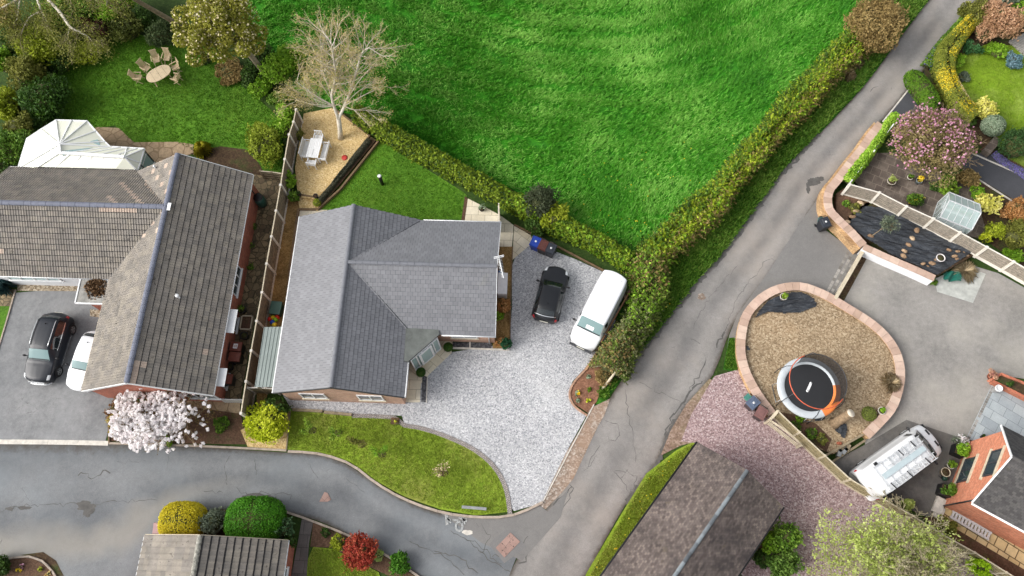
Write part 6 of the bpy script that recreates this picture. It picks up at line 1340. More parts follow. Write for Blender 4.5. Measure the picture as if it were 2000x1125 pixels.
# --- top left trees
random.seed(5); tb = P(20, 30, 0); tb = Vector((tb.x+1.0, tb.y+3, 0)); o = T('pale_barked_tree', 'tree with long bare white branches reaching over the garden at the top left', 'tree', tb); out = []; tips = []
m = MB(); q0 = P(62, -30, 6.0); m.tube([tb, tb.lerp(q0, .5), q0], [.3, .24, .2], 8); m.build('trunk', m_birch, o); out2 = []
for L, r in (([q0, P(75, 5, 6.3), P(80, 20, 6.2), P(90, 38, 6), P(93, 52, 5.8)], .09), ([q0, P(112, 18, 6.4), P(137, 52, 6.2), P(155, 62, 6), P(172, 72, 5.8), P(188, 90, 5.6)], .12), ([P(82, 22, 6.2), P(60, 32, 6), P(48, 50, 5.8), P(42, 66, 5.6)], .06), ([P(40, -10, 6), P(36, 20, 6), P(33, 38, 5.8), P(25, 48, 5.6)], .06), ([P(137, 50, 6.2), P(134, 65, 6), P(130, 78, 5.8)], .05), ([q0, P(120, -10, 7), P(160, -12, 7.4), P(205, -5, 7), P(208, 12, 6.8)], .09), ([q0, P(40, -5, 6.5), P(10, 12, 6.6), P(-10, 20, 6.2)], .1)):
    s_ = smooth_line(L, 5); out2.append((s_, r, r*.3))
    for j in range(4, len(s_), 1): grow(s_[j], (s_[-1]-s_[0]).normalized()+Vector((random.gauss(0, .7), random.gauss(0, .7), random.gauss(-.2, .2))), random.uniform(.6, 1.3), .02, 1, out, .6, 3, -.1, .6, tips, .16)
limbs(o, out2, m_birch, 'branches'); limbs(o, out, flat('olive_twig', S(150, 138, 104), .9, var=.2), 'twigs', .008)
tp_ = np.array([t[0] for t in tips]); k = 9; q = np.repeat(tp_, k, 0)+RNG.normal(size=(len(tp_)*k, 3))*.28; leaves('foliage', q, rdir(len(q)), .07, f_olive, o, 1.7)
def crown_tree(label, base, crown, zc, rp, hz, mat, n, leaf, K=22, name='tree', mat2=None, f2=0, trunk=True, trunkmat=None, ell=1, tr=.2, cr=.3, twigs=12, base3=None):
    b = base3 or P(*base, 0); c = P(*crown, zc); r = rp*mpp(*crown, zc); o = T(name, label, 'tree', b)
    m = MB(); m.tube([b, b.lerp(c, .45)+Vector((.05, .05, 0)), c-Vector((0, 0, hz*.4))], [tr, tr*.8, tr*.5], 8); m.build('trunk', trunkmat or m_bark_t, o); out = []
    for i in range(twigs): d = rdir(1)[0]; t = c+Vector((d[0]*r*.8*ell, d[1]*r*.8/ell, d[2]*hz*.7)); out.append((smooth_line([b.lerp(c, .7), b.lerp(c, .7).lerp(t, .5)+Vector((0, 0, .2)), t], 3), tr*.3, .02))
    limbs(o, out, trunkmat or m_twig, 'branches', .012)
    p, nn, rr = clumpy(tuple(c), (r*ell, r/ell, hz), n, K, cr, fill=.3)
    if f2: k = RNG.random(len(p)) < f2; leaves('foliage', p[~k], nn[~k], leaf, mat, o, 1.6, r=rr[~k]); leaves('blossom', p[k]+nn[k]*.05, nn[k], leaf*1.0, mat2, o, 1.2, r=rr[k])
    else: leaves('foliage', p, nn, leaf, mat, o, 1.6, r=rr)
    return o
crown_tree('leaning tree with olive yellow leaves, cream flecks and a thick bare trunk', (525, 152), (432, 46), 5.2, 92, 2.6, fo('leaf_yellow_olive', (100, 104, 34), (140, 140, 48), (178, 174, 78)), 17000, .12, 34, mat2=fo('leaf_cream_fleck', (200, 184, 130), (226, 212, 170), (240, 232, 206)), f2=.12, tr=.24, cr=.2, trunkmat=flat('grey_bark', S(150, 136, 116), .9, var=.3, vs=5, bmp=.5), name='leaning_tree')
crown_tree('cream blossomed tree in the far top left corner', (20, 60), (12, 28), 5.5, 26, 1.3, fo('leaf_olive_b', (110, 104, 40), (150, 140, 60), (186, 170, 90)), 2600, .11, 12, mat2=f_cream, f2=.6, name='blossom_tree')
# bare leaning trunk at the top edge
m = MB(); a, b = P(335, 40, 1.5), P(262, -2, 4.5); m.tube([P(360, 58, .05), a, a.lerp(b, .5), b, P(215, -25, 6.5)], [.2, .18, .16, .14, .1], 8); o = T('bare_tree', 'bare leaning grey trunk crossing the shrubs at the top edge', 'tree', P(360, 58, 0)); m.build('trunk', flat('bare_bark', S(138, 120, 98), .9, var=.3, vs=5), o); out = []
for k in range(10): grow(P(262-12*k, -2-8*k*.6, 4.5+.3*k), (random.gauss(0, 1), random.gauss(0, 1), .3), 1.5, .03, 2, out, .5, 3, .1, .6, None, .12)
limbs(o, out, m_twig, 'branches', .01)
LS = [ # label, x, y, r(px), height, material, leaf, K
 ('bright green bush at the left edge below the cream blossom', 2, 118, 26, 2.6, f_bright, .11), ('dark green bush in the top left corner thicket', 40, 75, 42, 3.0, f_dark, .12), ('green-gold bush under the white bare branches', 70, 95, 44, 3.4, f_yel, .1),
 ('tall green bush at the top edge left of the purple shrub', 110, 30, 50, 3.2, f_mid, .1), ('mixed green bush at the top edge over the purple shrub', 165, 18, 42, 3.0, f_mid, .11), ('green bush at the top edge between purple shrub and bare trunk', 225, 8, 40, 3.2, f_bright, .11),
 ('dark purple-leaved shrub by the garden lawn', 190, 62, 34, 2.2, f_purple, .09), ('olive green shrub right of the purple-leaved shrub', 245, 52, 36, 2.0, fo('leaf_olive_green', (58, 68, 26), (88, 98, 38), (122, 128, 60)), .1), ('small dark shrub between olive shrub and bare trunk', 283, 40, 24, 1.6, f_dark, .1),
 ('round grey-green shrub at the top of the garden lawn', 312, 66, 29, 1.6, fo('leaf_greyish', (52, 68, 38), (80, 98, 56), (116, 130, 84)), .09), ('yellow-tinged bush at the lawn edge under the white branches', 165, 105, 32, 1.3, f_yel, .09), ('deep green bush in the shade left of the garden lawn', 112, 118, 34, 1.8, f_dark, .1),
 ('big dark green shrub beside the lawn above the conservatory', 88, 190, 50, 2.8, fo('leaf_shrub_a', (36, 62, 18), (58, 92, 26), (96, 130, 36)), .11), ('olive shrub with yellow tips left of the big dark shrub', 52, 148, 36, 3.0, f_olive, .1), ('yellow-green bush at the left edge', 12, 205, 34, 2.4, f_yel, .1),
 ('mid green bush at the left edge above the tiled roof', 20, 290, 44, 2.4, f_mid, .1), ('olive-gold bush beside the conservatory turret', 38, 250, 30, 2.2, f_olive, .1), ('dark bush filling the gap behind the conservatory', 78, 230, 32, 1.4, f_dark, .1), ('low dark shrub at the left edge by the roof', 0, 330, 34, 1.6, f_dark, .1),
 ('small dark bush under the leaning tree crown', 402, 116, 12, .8, f_dark, .08), ('bright green bush behind the birch at the field edge', 570, 112, 34, 2.2, f_bright, .1), ('bright green bush at the foot of the leaning trunk', 540, 138, 32, 1.8, f_bright, .1), ('dark bush in the shade between leaning trunk and field', 505, 110, 30, 1.6, f_dark, .1),
 ('low green ground bush below the leaning trunk', 508, 172, 26, .8, f_bright, .1), ('dark green low bush below the leaning trunk', 490, 150, 24, .9, f_dark, .09), ('brownish dry bush on the right side of the garden lawn', 448, 140, 30, .5, f_brown, .08), ('dark green bush at the garden corner by the birch', 548, 195, 24, 1.2, f_mid, .09),
 ('leafy green climber bush behind the timber fence by the birch', 560, 222, 22, 1.5, f_bright, .09), ('large bright olive shrub by the short dark timber fence', 515, 284, 42, 2.2, fo('leaf_olive_bright', (96, 112, 26), (136, 152, 40), (176, 190, 74)), .09), ('green bush between the large olive shrub and the birch fence', 555, 252, 22, 1.8, f_bright, .09),
 ('green bush inside the terrace at the fence', 567, 350, 17, 1.2, f_bright, .09), ('dark green bush by the lower end of the terrace fence', 575, 385, 12, .8, f_mid, .08), ('green hedge bush inside the terrace near the yellow flowers', 583, 262, 10, 1.0, f_olive, .08),
 ('round dark grey-green tree-like bush standing in the field-side hedge', 1058, 396, 33, 3.0, fo('leaf_bay', (44, 52, 34), (66, 76, 50), (100, 104, 76)), .08), ('yellow-green bush beside the round dark bush in the hedge', 1078, 424, 32, 2.0, f_yel, .1), ('dark shrub below the round dark bush near the bins', 1045, 440, 24, 1.3, f_dark, .09), ('tangled brown twiggy bush beside the white-capped post', 1182, 735, 20, .8, f_brown, .07),
 ('tall brown twiggy hedge bush at the top of the lane', 1705, 45, 62, 3.4, f_brown, .09), ('small conifer at the corner of the gravel strip and drive', 988, 672, 13, .9, fo('leaf_conifer', (24, 60, 36), (36, 84, 52), (60, 110, 70)), .07),
 ('orange-leaved shrub against the slate bungalow gable', 984, 596, 17, .9, f_orange, .06), ('fresh green plant below the orange shrub at the gable', 975, 617, 11, .6, f_bright, .07), ('small orange shrub near the south corner of the slate bungalow', 977, 668, 11, .5, f_orange, .05),
 ('large yellow-green shrub on gravel by the end of the timber fence', 518, 826, 44, 1.7, f_lime, .08), ('dark green shrub behind the large yellow-green shrub', 540, 796, 26, 1.3, f_dark, .09), ('yellow-brown shrub left of the white magnolia', 236, 830, 28, 1.2, fo('leaf_yb', (120, 104, 40), (168, 150, 66), (206, 190, 110)), .07), ('rusty brown shrub between driveway and white magnolia', 226, 800, 20, 1.0, fo('leaf_rust', (96, 62, 34), (130, 92, 50), (160, 126, 70)), .07),
 ('low green ground cover bush right of the white magnolia', 432, 828, 18, .4, f_mid, .07), ('small green bush at the kerb under the white magnolia', 330, 860, 14, .4, f_bright, .07),
 ('red-leaved shrub in the border by the curving road', 700, 1074, 37, 1.5, f_red, .075), ('yellow-green shrub left of the red-leaved shrub', 660, 1058, 17, .8, f_yel, .07), ('pale variegated plant right of the red-leaved shrub', 738, 1085, 13, .5, fo('leaf_varie2', (120, 150, 60), (170, 190, 100), (214, 224, 160)), .07), ('small dark plant in the border beside the steps', 636, 1040, 10, .4, f_dark, .07),
 ('feathery grey-green conifer between the two clipped shrubs', 418, 1020, 28, 1.8, f_grey, .07), ('round dark green shrub between green clipped shrub and steps', 552, 1032, 26, 1.5, fo('leaf_round', (38, 62, 36), (62, 92, 56), (94, 124, 84)), .07), ('trailing dark bush at the garage corner by the steps', 568, 1058, 14, 1.2, f_dark, .08),
 ('bushy bright green shrub at the bottom edge right of the red shrub', 780, 1104, 28, 1.0, fo('leaf_bushy', (48, 90, 20), (74, 124, 30), (108, 158, 50)), .07), ('dark green shrub at the bottom left corner', 0, 1106, 24, .9, f_dark, .08), ('purple-red sprig by the kerb between round shrub and road', 549, 998, 7, .5, f_purple, .06),
 ('broad green shrub against the barn wall, nearest the pink gravel', 1535, 1050, 30, 2.0, f_mid, .1), ('bright green bush against the barn wall', 1505, 1062, 24, 1.4, f_bright, .08), ('mid green shrub at the bottom edge beside the barn', 1530, 1100, 34, 1.8, fo('leaf_barn', (52, 80, 28), (86, 118, 44), (126, 152, 70)), .08), ('dark low bush in the nook by the barn gutter', 1488, 1092, 20, .8, f_dark, .08),
 ('vivid yellow-green shrub at the bottom right beside the rail fence', 1912, 1108, 20, 1.5, fo('leaf_vivid', (130, 176, 16), (176, 214, 34), (206, 234, 70)), .1), ('scrubby bush between rail fence and van courtyard', 1770, 985, 16, .9, f_pale, .07), ('low dark brush along the buff slabs', 1850, 1030, 22, .6, f_olive, .07),
 ('yellow-flowered leafy shrub with star-shaped leaves by the mossy lawn', 1925, 215, 25, 1.4, f_varie, .11), ('big dark green rounded shrub at the right edge', 1990, 282, 36, 2.4, fo('leaf_bigdark', (40, 66, 34), (60, 92, 46), (88, 118, 66)), .07), ('dark green leafy plant beside the silvery ball', 1893, 235, 14, .8, f_dark, .09),
 ('coral-tinted bare shrub at the top right corner', 1958, 38, 42, 2.6, f_coral, .09), ('coral and cream leaved maple beside the deck', 1925, 62, 26, 1.5, f_coral, .08), ('dark green low plants behind the mossy lawn', 1900, 92, 20, .6, fo('leaf_low', (40, 82, 42), (66, 112, 62), (100, 144, 92)), .09), ('leafy green plants along the top of the mossy lawn', 1948, 100, 22, .6, f_bright, .1), ('blue-green plants beside the deck', 1982, 118, 20, .6, fo('leaf_bluegreen', (60, 96, 96), (96, 130, 136), (150, 176, 190)), .08), ('green bush at the right edge above the deck', 1995, 26, 24, 1.5, f_bright, .1), ('olive hedge bush at the top edge by the lane', 1905, 25, 30, 1.8, f_olive, .08), ('grey-green shrub at the top right edge', 1968, -5, 26, 1.6, f_grey, .08),
 ('green plants at the foot of the yellow hedge', 1872, 120, 16, .6, f_bright, .09), ('pale feathery plant at the mossy lawn edge', 1882, 150, 14, .4, f_grey, .07),
 ('tall green star-leaved plant above the greenhouse', 1850, 365, 22, 1.1, f_pot, .13), ('dark green plant trough beside the greenhouse', 1832, 362, 15, .8, f_dark, .1), ('yellow star-leaved shrub right of the greenhouse', 1932, 398, 24, 1.3, f_varie, .11), ('bright green plants behind the greenhouse roof', 1908, 375, 16, .7, f_bright, .08), ('round yellow-green shrub right of the greenhouse', 1945, 448, 20, 1.2, f_yel, .07), ('small rounded lime shrub below the round yellow-green shrub', 1925, 465, 13, .8, f_lime, .06),
 ('orange-brown twiggy shrub by the upper dark driveway', 1985, 410, 28, 1.3, f_orange, .06), ('mixed olive shrub at the right edge below the driveway', 1985, 460, 32, 1.5, f_olive, .07), ('green ground plants along the slatted fence at the right edge', 1975, 500, 22, .5, f_bright, .08), ('brownish shrub between magnolia and greenhouse', 1890, 350, 24, .8, f_brown, .07),
]
for i, (l, x, y, r, h, mt, lf) in enumerate(LS):
    bush(l, x, y, r, h, mt, leaf=lf, K=max(8, int(r*.6)), ell=random.uniform(.9, 1.12), rot=random.random()*3)
# clipped shrubs
topiary('golden yellow clipped shrub, leftmost behind the garage', 355, 1018, 40, 1.8, f_gold, 15000, .05, sq=2.6, ell=1.08); topiary('large bright green clipped shrub behind the garage', 497, 1016, 50, 2.0, fo('leaf_box_bright', (46, 96, 14), (70, 132, 22), (100, 166, 40)), 20000, .055, sq=2.6, ell=1.12)
topiary('long green clipped hedge block beside the black railing', 1802, 175, 30, 1.2, fo('leaf_box_mid', (56, 90, 16), (88, 128, 26), (118, 154, 42)), 7000, .06, ell=1.55, rot=math.radians(-68), sq=2.8); topiary('silvery variegated ball beside the yellow flowered shrub', 1942, 243, 22, 1.3, f_silver, 5000, .06)
for x, y, l in ((876, 680, 'round box ball in a pot nearest the slate chipping bed'), (823, 729, 'round box ball in a pot nearest the lower entrance slabs')):
    o = topiary(l, x, y, 9, .6, fo('leaf_box', (30, 62, 16), (52, 90, 24), (80, 118, 40)), 1400, .04, h0=.3, name='box_ball', cat='box ball', grp='box balls at the entrance'); m = MB(); m.lathe(o.location, [(.13, 0), (.2, .34), (.17, .35)], 12); m.build('pot', m_dark, o)
# hedges
def hedge(label, pts, wid, h, parts, name='hedge', leaf=.11, dens=420, bump_=.25, cat='hedge', z0=0, clip=False, frond=0):
    L = resample(smooth_line(PL(pts), 6), .35); o = T(name, label, cat, L[len(L)//2]); A = np.array([(p.x, p.y) for p in L]); n = len(A)
    D = np.zeros_like(A); D[1:-1] = A[2:]-A[:-2]; D[0] = A[1]-A[0]; D[-1] = A[-1]-A[-2]; D = D/np.linalg.norm(D, axis=1, keepdims=True); Nn = np.column_stack([-D[:, 1], D[:, 0]])
    for (s0, s1, mat, frac, lo, hi, lf) in parts:
        tot = int(dens*frac*(s1-s0)*(n*.35)*(wid+h)); i = s0*(n-1)+(s1-s0)*(n-1)*RNG.random(tot)+(RNG.normal(size=tot)*.9 if s1-s0 < 1 else 0); i = np.clip(i, 0, n-1.01); k = np.clip(i.astype(int), 0, n-2); f = (i-k)[:, None]; c = A[k]*(1-f)+A[k+1]*f; nv = Nn[k]
        th = math.pi*(lo+(hi-lo)*RNG.random(tot)); W = wid/2*(1+bump_*wav(c*1.0, 1.1, 5)); Hh = h*(1+bump_*.8*wav(c+Nn[k]*np.cos(th)[:, None]*2, 1.3, 9)); pw = .55 if clip else .8
        x = np.sign(np.cos(th))*np.abs(np.cos(th))**pw*W; z = np.abs(np.sin(th))**pw*Hh; q = RNG.random(tot)**2*(.05 if clip else .28)
        lump = 1+(0 if clip else .05)*wav(np.column_stack([i*.35*3.1, th*2.2]), 1.6, 3); x = x*(1-q)*lump; z = z*(1-q)*lump
        p = np.column_stack([c[:, 0]+nv[:, 0]*x, c[:, 1]+nv[:, 1]*x, np.maximum(.03, z)+z0]); nn = unit(np.column_stack([nv[:, 0]*np.cos(th)/wid, nv[:, 1]*np.cos(th)/wid, np.sin(th)/h+.05])); rr_x = RNG.random(len(p))
        if frond: p, nn, rr_x = fronds(p, nn, rr_x, .6, frond, 8)
        leaves('foliage', p, nn, lf or leaf, mat, o, 1.7, .6, rr_x)
    m = MB(); vs = []; kk = 0
    for i_, p in enumerate(L):
        nv = Nn[i_]; vs += [(p.x+nv[0]*wid*a, p.y+nv[1]*wid*a, z0+h*b) for a, b in ((-.3, 0), (-.26, .3), (-.12, .5), (.12, .5), (.26, .3), (.3, 0))]
    m.mesh(vs, [(i_*6+j, i_*6+j+1, (i_+1)*6+j+1, (i_+1)*6+j) for i_ in range(len(L)-1) for j in range(5)]); m.build('branches', f_core, o); return o
hedge('clipped green hedge between field and the gardens of the slate bungalow', [(700, 232), (740, 258), (800, 292), (860, 325), (920, 358), (975, 388), (1030, 418), (1080, 445), (1140, 470), (1190, 497), (1226, 520)], 1.2, 1.5, [(0, 1, fo('leaf_privet', (78, 98, 22), (112, 136, 30), (156, 176, 52)), 1.1, 0, 1, .085), (.6, 1, f_bright, .35, 0, 1, .09), (0, 1, f_dark, .25, 0, 1, .085)], dens=480, bump_=.10, frond=.14)
hedge('long wild yellow-green hedge along the lane beside the field', [(1262, 520), (1300, 488), (1340, 450), (1388, 405), (1432, 352), (1478, 298), (1524, 244), (1572, 192), (1620, 142), (1660, 104), (1690, 82)], 1.75, 1.7, [(0, 1, f_hedge, .6, 0, .75, .07), (0, 1, f_bright, .12, 0, 1, .09), (0, 1, f_brown, .12, .5, 1, .07), (0, 1, f_olive, .25, 0, 1, .07), (0, 1, f_mid, .45, 0, .5, .08), (0, 1, f_dark, .3, 0, .3, .08)], dens=640, bump_=.2, frond=.36)
hedge('dark mixed hedge of green and grey foliage between white van and lane', [(1256, 515), (1268, 550), (1262, 590), (1246, 628), (1226, 662), (1205, 700), (1188, 735)], 2.2, 1.8, [(0, 1, fo('leaf_thick', (64, 84, 30), (98, 120, 44), (140, 156, 70)), .5, 0, 1, .08), (0, .6, f_bright, .25, .2, 1, .09), (.45, 1, fo('leaf_ever', (76, 82, 50), (110, 116, 72), (150, 152, 104)), .6, 0, 1, .07), (.7, 1, f_brown, .35, .3, 1, .07), (0, .3, f_brown, .35, .2, 1, .07)], dens=560, bump_=.2, frond=.3)
hedge('laurel strip of glossy yellow-green leaves behind the curved sandstone wall', [(1738, 240), (1712, 276), (1684, 315), (1655, 352), (1644, 368)], .75, .9, [(0, 1, f_laurel, 1, 0, 1, .13)], dens=420, bump_=.1, z0=.3)
hedge('serpentine hedge with patches of yellow blossom by the mossy lawn', [(1900, 42), (1880, 62), (1855, 92), (1838, 118), (1836, 150), (1850, 185), (1866, 215), (1895, 240)], 1.25, 1.2, [(0, 1, fo('leaf_serp', (92, 104, 32), (124, 134, 46), (156, 160, 70)), 1, 0, 1, .06), (.03, .26, f_flow, .5, .1, .8, .06), (.4, .47, f_flow, .35, .1, .5, .06), (.62, .74, f_flow, .6, .3, .9, .06), (.9, .94, f_flow, .4, .3, .7, .06), (.7, .9, f_dead, .3, 0, .4, .06)], dens=900, bump_=.12, clip=True)
hedge('low leafy bank of periwinkle along the lane below the yellow hedge', [(1882, 36), (1850, 75), (1824, 112), (1806, 135)], .7, .5, [(0, 1, f_mid, 1, 0, 1, .1), (.6, 1, f_lav, .25, 0, 1, .06)], dens=420)
hedge('band of purple flowers at the edge of the upper dark driveway', [(1940, 300), (1960, 318), (1985, 332), (2005, 345)], .6, .25, [(0, 1, f_lav, 1, 0, 1, .05), (0, 1, f_grey, .4, 0, 1, .05)], dens=1400, name='flower_band', cat='flowers')
hedge('dark heather row in the sleeper edged bed between terrace and dark lawn', [(626, 398), (650, 368), (690, 318), (722, 278)], .45, .28, [(0, 1, fo('leaf_heather', (48, 54, 40), (78, 80, 62), (110, 104, 86)), 1, 0, 1, .05)], dens=1500, z0=.2, name='heather_row', cat='heather', bump_=.3)
# ------------------------------------------------------------------ grass
gr_field = fo('grass_blade_field', (52, 128, 22), (92, 172, 42), (172, 224, 112), trans=.38, vs=.25, var=.4); gr_verge = fo('grass_blade_verge', (58, 100, 24), (92, 136, 40), (146, 172, 76), vs=.6); gr_lawn = fo('grass_blade_lawn', (108, 130, 36), (136, 156, 50), (176, 180, 88), vs=.5, var=.4); gr_lawn2 = fo('grass_blade_deep_green', (66, 116, 18), (90, 140, 28), (128, 166, 52), vs=.5, var=.4)  # gr_lawn2 blades are a deeper green than gr_lawn
flow = lambda xy: np.arctan2(xy[:, 1]-P(1160, -330).y, xy[:, 0]-P(1160, -330).x)+math.pi/2+.9*wav(xy, .3, 21)
AC = P(1160, -330)
rad_ = lambda xy: np.hypot(xy[:, 0]-AC.x, xy[:, 1]-AC.y)
row = lambda xy: np.clip(.66+.34*np.sin(rad_(xy)*3.6+1.0*wav(xy, .35, 31))*np.clip(1.25-np.abs(rad_(xy)-17)/16, .25, 1)+.22*wav(xy, .9, 33), .22, 1)
FW = PL([(462, -60), (478, 60), (536, 148), (640, 215), (700, 222), (745, 232), (1010, 372), (1100, 436), (1235, 488), (1330, 436), (1500, 258), (1660, 90), (1730, -60)])
blades('field_grass', FW, 330000, .28, .04, gr_field, 0, .75, flow, 9, row, tone=lambda xy: .42*(row(xy)-.66)+.2*wav(xy, .12, 77))
VG = PL([(1700, -40), (1840, -40), (1810, 2), (1748, 82), (1686, 165), (1596, 262), (1526, 335), (1476, 405), (1406, 500), (1368, 540), (1290, 640), (1235, 706), (1180, 782), (1165, 770), (1235, 600), (1330, 480), (1480, 320), (1640, 140)])
blades('verge_grass', VG, 60000, .3, .045, gr_verge, 0, .6, None, 8)
blades('lane_verge_grass', PL([(1358, 864), (1366, 868), (1180, 1128), (1150, 1125), (1228, 988), (1266, 928), (1322, 884)]), 12000, .09, .03, gr_lawn, .02, .5, None, 5)
blades('lawn_grass', PL([(567, 802), (690, 815), (765, 818), (790, 834), (850, 849), (922, 882), (960, 914), (983, 954), (988, 1000), (930, 1004), (860, 992), (790, 967), (735, 937), (685, 900), (625, 881), (562, 876)]), 26000, .07, .03, gr_lawn, .05, .6, None, 4)
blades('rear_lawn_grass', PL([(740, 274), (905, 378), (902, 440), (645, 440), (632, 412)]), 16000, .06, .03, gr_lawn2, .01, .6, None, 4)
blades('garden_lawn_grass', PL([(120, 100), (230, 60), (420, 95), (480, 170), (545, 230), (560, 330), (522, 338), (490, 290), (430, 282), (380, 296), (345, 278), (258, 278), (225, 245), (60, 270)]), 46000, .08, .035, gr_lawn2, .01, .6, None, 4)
blades('far_lawn_grass', PL([(1864, 150), (1882, 107), (1930, 87), (2060, 95), (2060, 340), (1985, 338), (1942, 262), (1902, 215)]), 16000, .05, .03, fo('grass_blade_moss', (100, 128, 28), (124, 148, 38), (150, 170, 64), vs=.5, var=.4), .01, .6, None, 4)
blades('corner_lawn_grass', PL([(612, 1070), (650, 1074), (690, 1094), (735, 1118), (740, 1135), (600, 1135), (602, 1095)]), 6000, .06, .03, gr_lawn, .02, .6, None, 4)
blades('wall_verge_grass', PL([(1424, 662), (1433, 662), (1438, 724), (1414, 720)]), 1600, .14, .04, gr_verge, .02, .5)
# dandelions in the field and verges
def specks(name, polys, n, size, mat, z): 
    q = np.concatenate([scatter(PL(p), k) for p, k in zip(polys, n)]); p = np.column_stack([q, np.full(len(q), z)]); up = np.tile([0., 0, 1.], (len(p), 1)); o = leaves(name, p, up, size, mat, None, 1.0, .2); return tag(o, kind='stuff')
specks('dandelions', [[(1100, 350), (1450, 230), (1500, 250), (1330, 425), (1235, 480), (1100, 420)], [(1320, 888), (1362, 872), (1190, 1115), (1155, 1118), (1262, 930)], [(1300, 600), (1330, 560), (1280, 640), (1205, 730)]], [60, 30, 10], .07, f_flow, .32)
# fallen twigs under the birch
# ------------------------------------------------------------------ membranes, rocks, pots
def cloth(name, label, poly, z, amp, mat=m_sheet, cat='ground sheet', step=.14, dirn=.5, seedn=2):
    p = PL(poly, z); A = np.array([(q.x, q.y) for q in p]); lo, hi = A.min(0)-.01, A.max(0)+.01; nx = int((hi[0]-lo[0])/step)+1; ny = int((hi[1]-lo[1])/step)+1
    X, Y = np.meshgrid(np.linspace(lo[0], hi[0], nx), np.linspace(lo[1], hi[1], ny), indexing='ij'); xy = np.column_stack([X.ravel(), Y.ravel()]); u = xy@np.array([math.cos(dirn), math.sin(dirn)]); v = xy@np.array([-math.sin(dirn), math.cos(dirn)])
    w = wav(np.column_stack([u*1.2, v*7.5]), 1.6, seedn, 9)*.6+.4*wav(np.column_stack([u*.7+v*.5, v*3]), 1.6, seedn+7, 6); Z = z+amp*(np.abs(w)**.6*np.sign(w)+.5*wav(xy, 3.2, seedn+1)+1); ins = in_poly(xy, A).reshape(nx, ny); m = MB(); idx = lambda i, j: i*ny+j
    fs = [(idx(i, j), idx(i+1, j), idx(i+1, j+1), idx(i, j+1)) for i in range(nx-1) for j in range(ny-1) if int(ins[i, j])+int(ins[i+1, j])+int(ins[i, j+1])+int(ins[i+1, j+1]) >= 3]
    m.mesh([(a[0], a[1], b) for a, b in zip(xy, Z)], fs, 0, .5, True); return m.build(name, mat, None, label=label, category=cat)
sheet('membrane_bed', [(1687, 402), (1745, 412), (1800, 442), (1850, 470), (1905, 498), (1880, 512), (1826, 543), (1782, 520), (1740, 500), (1690, 474), (1655, 444), (1650, 430)], .5, m_litter, thick=0)
cloth('weed_membrane', 'large creased black membrane weighed down with rocks between wall and slatted fence', [(1690, 402), (1720, 405), (1760, 420), (1800, 440), (1850, 468), (1898, 492), (1880, 505), (1830, 538), (1782, 516), (1740, 497), (1700, 472), (1664, 445), (1656, 438), (1672, 415)], .52, .06, dirn=-.35, step=.06)
cloth('weed_membrane', 'black membrane at the top of the bark bed under the small potted shrub', [(1480, 610), (1500, 588), (1530, 573), (1562, 570), (1590, 582), (1596, 598), (1560, 612), (1530, 613), (1500, 610), (1473, 622)], .38, .06, dirn=.2, step=.06, seedn=5)
cloth('weed_membrane', 'torn scrap of black membrane beside the tree stump', [(1640, 830), (1652, 826), (1656, 838), (1648, 858), (1636, 846), (1628, 840)], .38, .06, dirn=1.2, step=.07, seedn=6)
cloth('weed_membrane', 'torn scrap of black membrane under the trampoline edge by the stump', [(1592, 812), (1606, 808), (1612, 818), (1600, 824), (1590, 824)], .38, .05, dirn=.7, step=.07, seedn=7)
cloth('weed_membrane', 'small black scrap by the left inner side of the ring wall', [(1455, 672), (1462, 678), (1466, 686), (1458, 684)], .38, .04, dirn=1.2, step=.06, seedn=8)
cloth('tarpaulin', 'crumpled dark green tarpaulin at the end of the white rendered wall', [(1836, 540), (1850, 530), (1868, 530), (1876, 538), (1872, 552), (1856, 554), (1840, 550)], .08, .16, flat('green_tarp', S(34, 104, 90), .4, var=.2), 'tarpaulin', .07, .8, 11)
def rock(px, py, s, label, grp='rocks on the black membrane', mat=m_rock, z=.53, flatn=.6, cat='rock'):
    q = P(px, py, z); m = MB(); n = 9; rings = []; sd = random.random()*6
    pr = [(.6, 0), (.95, .2), (.8, .5), (.4, .7)]; vs = []
    for (r, h) in pr:
        for k in range(n): a = 6.283*k/n; rr = r*s*(1+.22*math.sin(a*2+sd)+random.uniform(-.1, .1)); vs.append((q.x+rr*math.cos(a), q.y+rr*.8*math.sin(a), z+h*s*flatn*2*random.uniform(.85, 1.1)))
    fs = [(i*n+k, i*n+(k+1) % n, (i+1)*n+(k+1) % n, (i+1)*n+k) for i in range(3) for k in range(n)]+[tuple(3*n+k for k in range(n))]
    m.mesh(vs, fs, 0, random.random()); return m.build('rock', mat, None, label=label, category=cat, group=grp)
RK = [(1680, 398, .2, 'uppermost rock, at the left corner post of the slatted fence'), (1671, 413, .19, 'second rock down the left edge of the black membrane'), (1664, 424, .18, 'third rock down the left edge of the black membrane'), (1655, 434, .16, 'lowest rock on the left edge of the black membrane'), (1790, 451, .2, 'rock on the membrane touching the slatted fence'), (1781, 467, .19, 'brown rock just below the one at the fence'), (1774, 479, .17, 'small rock in the middle of the membrane'), (1766, 491, .16, 'rock above the large pale one near the wall coping'), (1764, 501, .19, 'large rock next to the wall coping mid-membrane'), (1700, 462, .18, 'pale rock at the foot of the small olive tree'), (1853, 489, .14, 'single triangular rock above the white bucket'), (1870, 492, .15, 'first of the pale rocks in the right corner'), (1881, 495, .14, 'rock in the right corner nearest the slatted fence'), (1864, 501, .16, 'square pale stone in the right corner'), (1888, 499, .12, 'rightmost small rock in the corner'), (1869, 506, .11, 'broken brick piece below the square pale stone'), (1828, 509, .14, 'pale rock touching the white bucket'), (1820, 515, .18, 'round brown rock below the white bucket'), (1802, 516, .15, 'pale rock left of the round brown one by the coping'), (1812, 521, .1, 'small stone chip by the wall coping')]
